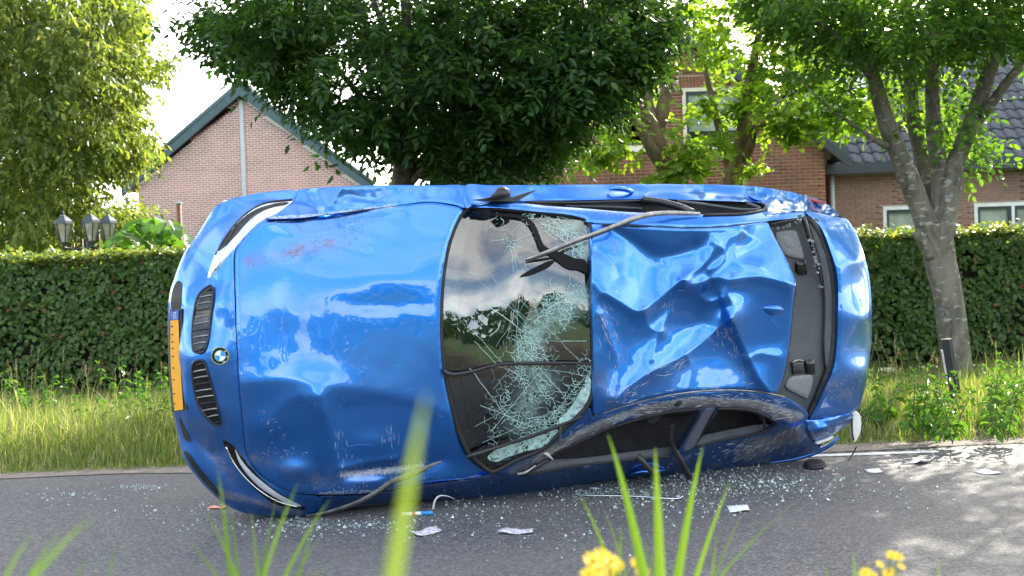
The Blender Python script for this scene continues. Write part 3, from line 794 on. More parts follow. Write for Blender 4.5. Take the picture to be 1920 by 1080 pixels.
M['tile'] = None
def tile_mat():
    m, n, b, o = new_mat('blue_black_roof_tile')
    oi = n.nodes.new('ShaderNodeObjectInfo')
    col = ramp(n, oi.outputs['Random'], [(0, (.035, .040, .050)), (.5, (.05, .056, .068)), (1, (.065, .07, .08))])
    f = nscale(n, 9, 5); col = mixrgb(n, ramp(n, f, [(.68, (0, 0, 0)), (.8, (.6, .6, .6))]), col, (.13, .11, .07))
    n.links.new(col, b.inputs['Base Color']); b.inputs['Roughness'].default_value = .38; b.inputs['Specular IOR Level'].default_value = .6
    return m
M['tile'] = tile_mat()

def brick_wall(house, X0, X1, Y, z0, top, pw, ph, joint, mb_, mm, holes, shows, thick=.3, nmax=300, seed=1, skip=None):
    """wall outline from X0..X1 with height top(x); mortar slab with openings and every brick laid on it"""
    rng = np.random.default_rng(seed)
    xs = sorted({X0, X1, *[h[0] for h in holes], *[h[1] for h in holes], (X0+X1)/2})
    xs = [x for x in xs if X0 <= x <= X1]
    slab = MB()
    for a, b in zip(xs, xs[1:]):
        m = (a+b)/2; hs = sorted([h for h in holes if h[0] <= m <= h[1]], key=lambda h: h[2])
        zlo = z0
        for h in hs:
            slab.prism([(a, zlo), (b, zlo), (b, h[2]), (a, h[2])], (0, thick, 0), (0, Y, 0)); zlo = h[3]
        slab.prism([(a, zlo), (b, zlo), (b, top(b)), (a, top(a))], (0, thick, 0), (0, Y, 0))
    wall = child(slab.build('wall', mm), house)
    bw, bh = pw - joint, ph - joint
    C = []
    row = 0; z = z0
    while z < max(top(X0), top(X1), top((X0+X1)/2)):
        x = X0 - (pw/2 if row % 2 else 0) - (pw*.0)
        while x < X1:
            a, b = max(x, X0), min(x+bw, X1)
            if b - a > .04 and z + bh <= min(top(a), top(b)) + .005:
                segs = [(a, b)]
                for h in holes:
                    if z + bh > h[2] and z < h[3]:
                        ns = []
                        for (p, q) in segs:
                            if q <= h[0] or p >= h[1]: ns.append((p, q))
                            else:
                                if h[0]-p > .03: ns.append((p, h[0]-.004))
                                if q-h[1] > .03: ns.append((h[1]+.004, q))
                        segs = ns
                for p, q in segs:
                    if skip is None or not skip((p+q)/2, z+bh/2): C.append((p, q, z))
            x += pw
        z += ph; row += 1
    C = np.array(C)
    ctr = np.c_[(C[:, 0]+C[:, 1])/2, np.full(len(C), Y), C[:, 2]+bh/2]
    px, py = proj(ctr)
    full = (C[:, 1]-C[:, 0]) > bw - 1e-4
    vis = np.zeros(len(C), bool)
    for x0, y0, x1, y1 in shows: vis |= (px > x0) & (px < x1) & (py > y0) & (py < y1)
    cand = np.where(vis & full)[0]
    if len(cand) > nmax: cand = np.sort(rng.permutation(cand)[:nmax]) if False else cand[np.argsort(-py[cand], kind='stable')][:nmax]
    pick = np.zeros(len(C), bool); pick[cand] = True
    b = MB(); b.v = []; b.box((-bw/2, -.010, -bh/2), (bw/2, .02, bh/2))
    me = bpy.data.meshes.new('brick'); me.from_pydata(b.v, [], [f for i, f in enumerate(b.f) if i != 4]); me.materials.append(mb_)
    for i in np.where(pick)[0]:
        link('brick', me, wall, (ctr[i, 0], Y - rng.uniform(0, .004), ctr[i, 2]))
    R = C[~pick]; n = len(R); off = rng.uniform(0, .004, n)
    x0, x1, zz0 = R[:, 0], R[:, 1], R[:, 2]; y0 = Y - .010 - off; y1 = np.full(n, Y + .02); zz1 = zz0 + bh
    V = np.stack([np.c_[x0, y0, zz0], np.c_[x1, y0, zz0], np.c_[x1, y1, zz0], np.c_[x0, y1, zz0], np.c_[x0, y0, zz1], np.c_[x1, y0, zz1], np.c_[x1, y1, zz1], np.c_[x0, y1, zz1]], 1).reshape(-1, 3)
    k = np.arange(n)[:, None]*8
    F = np.vstack([k+[0,3,2,1], k+[4,5,6,7], k+[0,1,5,4], k+[1,2,6,5], k+[3,0,4,7]])
    tag(link('brick_courses', np_mesh('brick_courses', V, [F], mb_, False, {'var': np.repeat(rng.uniform(0, 1, n), 8)}), wall), kind='stuff')
    return wall
def window(house, X0, X1, Z0, Z1, Y, fm, sashes=1, pale_pane=None, sill=True, sashm=None):
    fr = MB(); t = .07; d0, d1 = Y-.03, Y+.10
    fr.box((X0, d0, Z0), (X0+t, d1, Z1)); fr.box((X1-t, d0, Z0), (X1, d1, Z1))
    fr.box((X0+t, d0, Z1-t), (X1-t, d1, Z1)); fr.box((X0+t, d0, Z0), (X1-t, d1, Z0+t))
    win = child(fr.build('window', fm), house)
    wv = (X1-X0-2*t)/sashes
    for i in range(sashes):
        a = X0+t+i*wv; b = a+wv; s = MB(); q = .055; e0, e1 = Y+.0, Y+.08
        if i: 
            m = MB(); m.box((a-.03, d0+.004, Z0+t), (a+.03, d1-.004, Z1-t)); m.build('mullion', fm, win); a += .032
        if i < sashes-1: b -= .032
        s.box((a, e0, Z0+t), (a+q, e1, Z1-t)); s.box((b-q, e0, Z0+t), (b, e1, Z1-t)); s.box((a+q, e0, Z1-t-q), (b-q, e1, Z1-t)); s.box((a+q, e0, Z0+t), (b-q, e1, Z0+t+q))
        s.build('sash', sashm or M['sash'], win)
        g = MB(); zb = Z0+t+q
        if pale_pane:
            zb = Z1-t-q-(Z1-Z0)*pale_pane
            k = MB(); k.box((a+q, Y+.055, zb), (b-q, Y+.07, Z1-t-q)); k.build('pale_pane', M['pale_pane'], win)
        if zb > Z0+t+q: g.box((a+q, Y+.05, Z0+t+q), (b-q, Y+.07, zb)); g.build('pane', M['pane'], win)
    if sill:
        s = MB(); s.box((X0-.06, Y-.09, Z0-.06), (X1+.06, Y-.002, Z0-.002)); s.build('sill', M['white_frame'], win)
    return win
def xz(px, py, Y):
    p = at_y(px, py, Y); return float(p[0]), float(p[2])

# ---- left house: pink gable with dark green verge boards
def house_left():
    Y = 44.0
    ax, az = xz(451, 163, Y); lx, lz = xz(236, 346, Y); rx_, rz = xz(697, 346, Y)
    sl = (az-rz)/(rx_-ax); sl2 = (az-lz)/(ax-lx); sl = (sl+sl2)/2; lx = ax-(az-lz)/sl
    t = thing('gabled_house', 'house with a pink brick gable and dark green verge boards, far left', 'house', (ax, Y+4, 0))
    top = lambda x: az - .28 - abs(x-ax)*sl
    brick_wall(t, lx+.35, rx_-.35, Y, 0, top, .20, .068, .021, M['brick_pink'], M['mortar_pale'], [], [(250, 175, 690, 360)], seed=3)
    # side and back walls
    bk = MB(); bk.box((lx+.35, Y+.302, 0), (lx+.6, Y+9, top(lx+.35)-.1)); bk.box((rx_-.6, Y+.302, 0), (rx_-.35, Y+9, top(rx_-.35)-.1))
    bk.prism([(lx+.6, 0), (rx_-.6, 0), (rx_-.6, top(rx_-.6)-.1), (ax, top(ax)-.1), (lx+.6, top(lx+.6)-.1)], (0, .25, 0), (0, Y+8.7, 0)); child(bk.build('side_walls', M['brick_pink']), t)
    th = .10
    rf = MB()
    ov = .55
    for s, ex in ((-1, lx-ov*.2), (1, rx_+ov*.2)):
        ez = az - abs(ex-ax)*sl
        rf.prism([(ax, az), (ex, ez), (ex, ez-th), (ax, az-th)] if s > 0 else [(ex, ez), (ax, az), (ax, az-th), (ex, ez-th)], (0, 9.3, 0), (0, Y-.04, 0))
    roof = child(rf.build('roof', M['dark_board']), t)
    for s, ex in ((-1, lx-.1), (1, rx_+.1)):
        ez = az - abs(ex-ax)*sl; v = MB()
        v.prism([(ax, az+.04), (ex, ez+.04), (ex, ez-.30), (ax, az-.30)] if s > 0 else [(ex, ez+.04), (ax-.001, az+.04), (ax-.001, az-.30), (ex, ez-.30)], (0, .12, 0), (0, Y-.30, 0))
        child(v.build('verge_board', M['green_board']), t)
        c = MB(); c.tube([(ax, Y-.25, az+.06), (ex, Y-.25, ez+.06)], .085, 8); child(c.build('verge_tile_cap', M['green_board'], None, True), t)
        sf = MB(); sf.prism([(ax, az-.20), (ex, ez-.20), (ex, ez-.29), (ax, az-.29)] if s > 0 else [(ex, ez-.20), (ax-.001, az-.20), (ax-.001, az-.29), (ex, ez-.29)], (0, .13, 0), (0, Y-.176, 0)); child(sf.build('soffit', M['dark_board']), t)
    k = MB(); k.tube([(ax, Y-.30, az+.10), (ax, Y+9.2, az+.10)], .12, 10); child(k.build('ridge_cap', M['green_board'], None, True), t)
    s = MB(); s.box((ax-.065, Y-.045, .2), (ax+.065, Y-.016, az-.42)); child(s.build('cover_strip', M['grey_pipe']), t)
    for x0, y0, x1, y1, cream in ((558, 213, 580, 262, 0), (589, 249, 608, 292, 1), (614, 278, 630, 312, 1), (643, 300, 649, 330, 0)):
        a, z1 = xz(x0, y0, Y+3); b, z0 = xz(x1, y1+14, Y+3); m = MB(); m.box((a, Y+2.7, z0), (b, Y+3.5, z1)); child(m.build('chimney', M['dark_board']), t)
        if cream:
            m = MB(); m.box((b+.002, Y+2.75, z0), (b+.12, Y+3.4, z1-.1)); child(m.build('chimney_flashing', M['cream']), t)
house_left()

# ---- red brick house behind the maples
def house_red():
    Y = 27.0
    x1, ez = xz(1545, 268, Y)
    sl = .84; half = 3.65; ax = x1 - half; x0 = ax - half; az = ez + half*sl
    t = thing('brick_house', 'red brick house with a tall gable half hidden by bright green trees', 'house', (ax, Y+4, 0))
    top = lambda x: az - abs(x-ax)*sl
    w1 = (*[xz(1278, 165, Y)[0], xz(1400, 165, Y)[0]], xz(1330, 275, Y)[1], xz(1300, 165, Y)[1])
    w2 = (*[xz(1123, 170, Y)[0], xz(1240, 170, Y)[0]], xz(1150, 281, Y)[1], xz(1150, 170, Y)[1])
    sc = (w1[0]-.05, w1[1]+.05, w1[3]+.01, w1[3]+.22)
    inb = lambda x, z: sc[0]-.06 < x < sc[1]+.06 and sc[2]-.05 < z < sc[3]+.02
    wall = brick_wall(t, x0, x1, Y, 0, top, .21, .0655, .017, M['brick_red'], M['mortar_tan'], [w1, w2], [(1010, 280, 1240, 352), (1395, 262, 1548, 368), (1262, 112, 1345, 150)], seed=5, skip=inb)
    b = MB(); b.box((-.026, -.012, -.105), (.026, .02, .105))
    me = bpy.data.meshes.new('soldier_brick'); me.from_pydata(b.v, [], b.f); me.materials.append(M['brick_red'])
    x = sc[0]+.03
    while x < sc[1]:
        link('soldier_brick', me, wall, (x, Y, (sc[2]+sc[3])/2)); x += .0655
    window(t, *w1, Y, M['cream'], 1, .62); window(t, *w2, Y, M['cream'], 1, None)
    bk = MB(); bk.box((x0, Y+.302, 0), (x0+.3, Y+9, ez-.15)); bk.box((x1-.3, Y+.302, 0), (x1, Y+9, ez-.15))
    bk.prism([(x0+.3, 0), (x1-.3, 0), (x1-.3, top(x1-.3)-.15), (ax, az-.15), (x0+.3, top(x0+.3)-.15)], (0, .25, 0), (0, Y+8.7, 0)); child(bk.build('side_walls', M['brick_red']), t)
    for s in (-1, 1):
        ex = ax + s*(half+.42); e = az - (half+.42)*sl; rf = MB()
        rf.prism([(ax+s*.001, az+.16), (ex, e+.16), (ex, e+.02), (ax+s*.001, az+.02)][::s], (0, 9.6, 0), (0, Y-.28, 0)); child(rf.build('roof', M['tile']), t)
        v = MB(); v.prism([(ax+s*.001, az+.02), (ex, e+.02), (ex, e-.16), (ax+s*.001, az-.16)][::s], (0, .05, 0), (0, Y-.30, 0)); child(v.build('verge_board', M['dark_board']), t)
        v = MB(); v.prism([(ax+s*.001, az+.015), (ex, e+.015), (ex, e-.02), (ax+s*.001, az-.02)][::s], (0, .23, 0), (0, Y-.248, 0)); child(v.build('soffit', M['brown_board']), t)
house_red()

# ---- wing with the blue-black tiled roof
def house_wing():
    Y = 28.4
    x0 = xz(1553, 370, Y)[0]; x1 = xz(2110, 370, Y)[0]; ez = xz(1700, 322, Y)[1]
    t = thing('tiled_house', 'low house with blue black tiled roof and grey gutter at the right', 'house', ((x0+x1)/2, Y+4, 0))
    w1 = (xz(1655, 400, Y)[0], xz(1745, 400, Y)[0], xz(1680, 462, Y)[1], xz(1680, 387, Y)[1])
    w2 = (xz(1826, 400, Y)[0], xz(1972, 400, Y)[0], xz(1880, 455, Y)[1], xz(1880, 380, Y)[1])
    brick_wall(t, x0, x1, Y, 0, lambda x: ez, .215, .0605, .013, M['brick_buff'], M['mortar_grey'], [w1, w2], [(1560, 330, 1680, 435), (1800, 322, 1920, 420)], seed=7)
    window(t, *w1, Y, M['white_frame'], 1, .58); window(t, *w2, Y, M['white_frame'], 2, .66)
    bk = MB(); bk.box((x1-.3, Y+.302, 0), (x1, Y+7, ez)); bk.box((x0, Y+6.7, 0), (x1-.302, Y+7, ez)); bk.box((x0, Y+.302, 0), (x0+.3, Y+6.698, ez)); child(bk.build('side_walls', M['brick_buff']), t)
    g = MB(); g.box((x0-.12, Y-.36, ez-.02), (x1+.2, Y-.20, ez+.19)); gut = child(g.build('gutter', M['dark_board']), t)
    s = MB(); s.box((x0-.1, Y-.198, ez+.002), (x1+.2, Y+.1, ez+.03)); child(s.build('soffit', M['brown_board']), t)
    d = MB(); d.tube([(x0+.06, Y-.10, .05), (x0+.06, Y-.10, ez-.02)], .05, 10); child(d.build('drainpipe', M['grey_pipe'], None, True), t)
    pit = math.radians(41); L = 4.7; z0 = ez+.16; y0 = Y-.30
    rf = MB(); dv = Vector((0, math.cos(pit)*L, math.sin(pit)*L)); nv = Vector((0, -math.sin(pit), math.cos(pit)))
    rf.prism([(x0-.05, 0), (x1+.2, 0), (x1+.2, -.08), (x0-.05, -.08)], dv, (0, y0, z0), (1, 0, 0), tuple(nv)); roof = child(rf.build('roof', M['dark_board']), t)
    rb = MB(); rb.prism([(x0-.05, 0), (x1+.2, 0), (x1+.2, -.08), (x0-.05, -.08)], (0, math.cos(pit)*L, -math.sin(pit)*L), (0, y0+dv.y, z0+dv.z), (1, 0, 0), (0, math.sin(pit), math.cos(pit))); child(rb.build('rear_roof', M['tile']), t)
    # one pantile
    tw, tl = .235, .385; pr = [(0, .0), (.035, .028), (.075, .040), (.115, .028), (.15, .006), (.20, .0), (.245, .004)]
    V = []; F = []
    for l, lift in ((0, .030), (tl, .004)):
        for q in (0, -.014):
            for x, z in pr:
                V.append(tuple(Vector((x, 0, 0)) + Vector((0, math.cos(pit), math.sin(pit)))*l + nv*(z+lift+q)))
    k = len(pr)
    for i in range(k-1):
        F += [(i, i+1, 2*k+i+1, 2*k+i), (k+i, i+k+1, i+1, i), (k+i, 3*k+i, 3*k+i+1, k+i+1)]
    F += [(0, 2*k, 3*k, k), (k-1, 2*k-1, 4*k-1, 3*k-1)]
    me = bpy.data.meshes.new('roof_tile'); me.from_pydata(V, [], F); me.materials.append(M['tile']); me.polygons.foreach_set('use_smooth', [True]*len(F)); me.update()
    cnt = 0; rest = []
    rng = random.Random(4)
    nr = int(L/.335)
    for r in range(nr):
        c = x0-.05
        while c < x1+.1:
            p = Vector((c, y0 + math.cos(pit)*.335*r, z0 + math.sin(pit)*.335*r))
            X, _y = proj(np.array(p)); 
            vis = (1555 < X < 1945) and _y > 150
            if vis and cnt < 300: link('roof_tile', me, roof, (p.x, p.y + rng.uniform(-.004, .004), p.z + rng.uniform(-.003, .003))); cnt += 1
            else: rest.append(p)
            c += tw
    V0 = np.array(V); nV = len(V0)
    VV = np.concatenate([V0 + np.array(p) for p in rest]); FF = np.concatenate([np.array(F) + i*nV for i in range(len(rest))])
    tag(link('tile_courses', np_mesh('tile_courses', VV, [FF], M['tile'], True), roof), kind='stuff')
    # small roof light and the neighbour's aerial arm by the valley
    v = MB(); p = Vector((xz(1610, 190, Y+1)[0], y0+math.cos(pit)*2.1, z0+math.sin(pit)*2.1))
    v.prism([(-.4, .06), (.4, .06), (.4, .12), (-.4, .12)], Vector((0, math.cos(pit), math.sin(pit)))*.8, tuple(p), (1, 0, 0), tuple(nv)); child(v.build('roof_light', M['white_frame']), t)
house_wing()

# ------------------------------------------------------------------ things behind the left hedge
def lanterns():
    Y = 18.4; k = Y/FPX
    bx = float(at_y(166, 470, Y)[0])
    t = thing('lantern_post', 'black garden lamp post carrying three old style lanterns above the hedge', 'lamp post', (bx, Y, .03))
    mt = simple('weathered_iron', (.05, .065, .075), .5, .3, .3, 8)
    gl = simple('dusty_lantern_glass', (.40, .36, .27), .25, 0, .35, 14)
    zb = float(at_y(150, 462, Y)[2])
    p = MB(); p.tube([(0, 0, 0), (0, 0, zb+.05)], .03, 10); p.lathe([(.09, 0), (.08, .12), (.04, .2), (.03, .24)], 12); p.build('post', mt, t, True)
    for (px, dy) in ((126, -.12), (179, -.18), (195, .22)):
        lx = float(at_y(px, 462, Y)[0]) - bx
        a = MB(); a.tube([(0, 0, zb-.03), (lx*.5, dy*.5, zb-.07), (lx, dy, zb-.045), (lx, dy, zb)], .013, 8); a.build('arm', mt, t, True)
        b = MB(); b.lathe([(.012, -.02), (.05, 0), (.055, .03)], 6, (lx, dy, zb)); 
        b.lathe([(.128, .265), (.118, .30), (.07, .345), (.028, .375), (.012, .39), (.02, .405), (.008, .43), (.002, .45)], 6, (lx, dy, zb))
        for i in range(6):
            an = 2*PI*i/6
            b.tube([(lx+.058*math.cos(an), dy+.058*math.sin(an), zb+.03), (lx+.118*math.cos(an), dy+.118*math.sin(an), zb+.27)], .008, 5)
        ln = b.build('lantern', mt, t)
        for i in range(6):
            a0, a1 = 2*PI*i/6, 2*PI*(i+1)/6; g = MB(); r0, r1 = .052, .110
            g.add([(lx+r*math.cos(a), dy+r*math.sin(a), zb+z) for r, z, a in ((r0, .032, a0), (r0, .032, a1), (r1, .266, a1), (r1, .266, a0))], [(0, 1, 2, 3)])
            g.build('pane', gl, ln)
lanterns()
def shrub():
    rng = np.random.default_rng(71); Y = 18.2
    b = at_y(292, 600, Y); b[2] = .03
    t = thing('broadleaf_shrub', 'bright green shrub with big rounded leaves behind the left hedge', 'shrub', tuple(b))
    st = MB()
    P = []
    for k in range(230):
        u = rng.uniform(-1, 1); a = rng.uniform(0, 2*PI)
        x = 288 + 88*u; topy = 408 + 55*abs(u)**2.2
        y = topy + rng.uniform(0, 1)**1.5*85
        q = at_y(x, y, Y + rng.uniform(-.55, .5)); P.append(q)
    P = np.array(P)
    for q in P[::4]: st.tube([(b[0]+rng.uniform(-.15, .15), b[1], .03), (q[0]*.6+b[0]*.4, q[1]*.6+b[1]*.4, q[2]*.6), tuple(q)], [.012, .008, .004], 5)
    child(st.build('stem', M['weed_stem']), t)
    V = np.array([(0, 0, 0), (.30, .10, .03), (.50, .42, .02), (.33, .80, -.02), (0, 1.05, -.10), (-.33, .80, -.02), (-.50, .42, .02), (-.30, .10, .03), (0, .45, -.05)], float)
    F = [(8, 0, 1), (8, 1, 2), (8, 2, 3), (8, 3, 4), (8, 4, 5), (8, 5, 6), (8, 6, 7), (8, 7, 0)]
    ms = []
    for v in (.2, .5, .85):
        me = np_mesh('leaf', V, [np.array(F)], M['leaf_shrub'], True, {'var': np.full(len(V), v)}); ms.append(me)
    for i, q in enumerate(P):
        o = link('leaf', ms[i % 3], None); s = rng.uniform(.13, .21)
        o.location = q; o.scale = (s, s, s); o.rotation_euler = (rng.uniform(-1.1, .1), rng.uniform(-.35, .35), rng.uniform(0, 2*PI)) if i % 2 else (rng.uniform(-1.2, -.3), rng.uniform(-.3, .3), PI + rng.uniform(-1.0, 1.0))
        child(o, t)
shrub()
def fence_left():
    Y = 24.0; x0 = xz(-60, 450, Y)[0]; x1 = xz(250, 450, Y)[0]; h = xz(100, 418, Y)[1]
    t = thing('board_fence', 'brown upright board fence behind the pale tree at far left', 'fence', ((x0+x1)/2, Y, .03))
    me = None; x = x0; rr = random.Random(3)
    b = MB(); b.box((-.068, -.01, .05), (.068, .01, h)); me = bpy.data.meshes.new('board'); me.from_pydata(b.v, [], b.f); me.materials.append(M['wood_fence'])
    while x < x1:
        o = link('board', me, None, (x, Y + rr.uniform(-.006, .006), rr.uniform(-.02, .02))); child(o, t); x += .145
    r = MB(); r.box((x0-.07, Y+.018, .4), (x1, Y+.06, .48)); r.box((x0-.07, Y+.018, h-.5), (x1, Y+.06, h-.42)); child(r.build('rail', M['wood_fence']), t)
fence_left()
def flue():
    Y = 30.0; x, z1 = xz(335, 385, Y)
    t = thing('flue_pipe', 'rusty brown pipe with a small cap before the pink gable', 'pipe', (x, Y, .03))
    mt = simple('rusty_pipe', (.17, .08, .045), .7, .2, .4, 8)
    m = MB(); m.tube([(0, 0, 0), (0, 0, z1)], .052, 12); m.build('pipe', mt, t, True)
    c = MB(); c.lathe([(.0, z1+.045), (.07, z1+.03), (.075, z1+.005), (.053, z1+.0)], 12); c.build('cap', M['grey_pipe'], t, True)
flue()
# ------------------------------------------------------------------ leaning marker post
def marker_post():
    p0 = at_z(1798, 778, .05); top = at_y(1774, 635, p0[1]-.05)
    t = thing('marker_post', 'black plastic road marker post with white stripe leaning by the trunk', 'marker post', tuple(p0))
    v = Vector(top - p0); L = v.length
    bl = simple('black_plastic', (.028, .030, .032), .45, 0, .3, 9); wh = simple('white_reflector', (.7, .7, .68), .35, 0, .1, 9)
    t.rotation_euler = v.to_track_quat('Z', 'Y').to_euler()
    m = MB(); m.prism([(-.045, -.02), (0, -.045), (.045, -.02), (.045, .02), (-.045, .02)], (0, 0, L+.3), (0, 0, -.3), (1, 0, 0), (0, 1, 0))
    bevel(m.build('post', bl, t), .004)
    s = MB(); s.prism([(-.050, -.026), (-.012, -.047), (-.010, -.043), (-.046, -.0185)], (0, 0, L*.36), (0, 0, L*.50), (1, 0, 0), (0, 1, 0))
    s.build('reflector', wh, t)
marker_post()

# ================================================================== the wrecked car, lying on its left side
# car frame: local x runs from nose to tail, local z is the car's right side (up), local -y is the car's own "up" (roof towards the road)
YAW = math.radians(27)
CB = np.array([math.cos(YAW), math.sin(YAW), 0]); CU = np.array([math.sin(YAW), -math.cos(YAW), 0])
_c0 = at_z(600, 965, 0.0)
CO = _c0 - 0.62*CU - 0.80*CB; CO[2] = 0
CLABEL = 'wrecked blue coupe lying on its left side with crushed roof and cracked windscreen'
car = thing('wrecked_car', CLABEL, 'car', tuple(CO), YAW)
def C(P, h):
    """photo pixels + height above the car's own wheels -> car coordinates"""
    P = np.atleast_2d(np.asarray(P, float)); h = np.broadcast_to(h, len(P))
    d = ray(P[:, 0], P[:, 1]); k = (h - (CAM - CO) @ CU) / (d @ CU)
    W = CAM + k[:, None]*d - CO
    return np.c_[W @ CB, -h, W[:, 2]]

def paint_mat():
    m, n, b, o = new_mat('blue_metallic_paint')
    flake = n.nodes.new('ShaderNodeTexVoronoi'); flake.inputs['Scale'].default_value = 900
    c = n.nodes.new('ShaderNodeTexCoord'); n.links.new(c.outputs['Object'], flake.inputs['Vector'])
    base = mixrgb(n, .10, (.009, .172, .60), flake.outputs['Color'], 'SOFT_LIGHT')
    # scraped and dusty places: wear is where the panel was dragged, cut up by streaky noise
    wv = attr(n, 'wear'); dv = attr(n, 'dirt')
    s1 = nscale(n, 190, 5, .7, mapped(n, (1, 1, .10), (0, .35, 0)), .3); s2 = nscale(n, 120, 6, .75, mapped(n, (.2, 1, 1), (0, .3, 0)), .8)
    sc = mth(n, 'MULTIPLY', mth(n, 'GREATER_THAN', mth(n, 'ADD', mth(n, 'MULTIPLY', wv, .365), mth(n, 'MULTIPLY', mth(n, 'ADD', s1, s2), .5)), .80), .85)
    base = mixrgb(n, sc, base, (.50, .51, .52))
    dn = nscale(n, 170, 5, .8); d2 = nscale(n, 9, 4)
    df = mth(n, 'MULTIPLY', mth(n, 'GREATER_THAN', mth(n, 'ADD', mth(n, 'MULTIPLY', dv, .41), mth(n, 'ADD', mth(n, 'MULTIPLY', dn, .7), mth(n, 'MULTIPLY', d2, .3))), .76), .8)
    base = mixrgb(n, df, base, (.20, .17, .13))
    haze = mth(n, 'MULTIPLY', mth(n, 'MULTIPLY', dv, nscale(n, 7, 6, .7)), .55)
    base = mixrgb(n, haze, base, (.26, .25, .24))
    n.links.new(base, b.inputs['Base Color'])
    rub = mth(n, 'MAXIMUM', sc, df)
    n.links.new(mth(n, 'MULTIPLY_ADD', rub, .4), b.inputs['Roughness'])
    n.links.new(mth(n, 'SUBTRACT', .82, mth(n, 'MULTIPLY', rub, .6)), b.inputs['Metallic'])
    n.links.new(mth(n, 'SUBTRACT', 1.0, mth(n, 'MULTIPLY', mth(n, 'MAXIMUM', rub, haze), 1.0)), b.inputs['Coat Weight'])
    b.inputs['Coat Roughness'].default_value = .015; b.inputs['Coat IOR'].default_value = 1.62
    r = n.nodes.new('ShaderNodeMath'); r.operation = 'MULTIPLY_ADD'; r.inputs[1].default_value = .35; r.inputs[2].default_value = .31
    n.links.new(rub, r.inputs[0]); n.links.new(r.outputs[0], b.inputs['Roughness'])
    fine = nscale(n, 420, 2)
    bump(n, b, mth(n, 'ADD', mth(n, 'MULTIPLY', fine, .06), mth(n, 'MULTIPLY', sc, -.5)), .12, .002)
    return m
M['paint'] = paint_mat()
M['black_trim'] = simple('black_plastic_trim', (.018, .018, .020), .42, var=.3, scale=8, bmp=.05)
M['gloss_black'] = simple('gloss_black', (.008, .008, .009), .12, var=.2)
M['rubber'] = simple('black_rubber', (.014, .014, .014), .65, var=.3)
M['interior'] = simple('dark_cabin_cloth', (.028, .028, .030), .9, var=.4, scale=10)
M['grey_trim'] = simple('grey_cabin_plastic', (.060, .066, .072), .6, var=.15, scale=14, bmp=.05)
M['speaker'] = simple('light_grey_speaker_cloth', (.20, .205, .205), .8, var=.12, scale=40, bmp=.1)
M['metal_grey'] = simple('scraped_metal', (.30, .29, .28), .42, .7, .4, 20)
M['chrome'] = simple('chrome', (.75, .76, .77), .12, 1.0, .05)
M['lamp_white'] = simple('lamp_reflector', (.62, .65, .68), .18, .35, .12, 5)
M['red_lens'] = simple('red_lens', (.35, .012, .015), .12, 0, .2, 5, coat=1)
M['white_plastic'] = simple('white_plastic', (.62, .62, .58), .4, 0, .12, 8)
M['tyre'] = simple('tyre_rubber', (.02, .02, .02), .8, var=.3, scale=12)

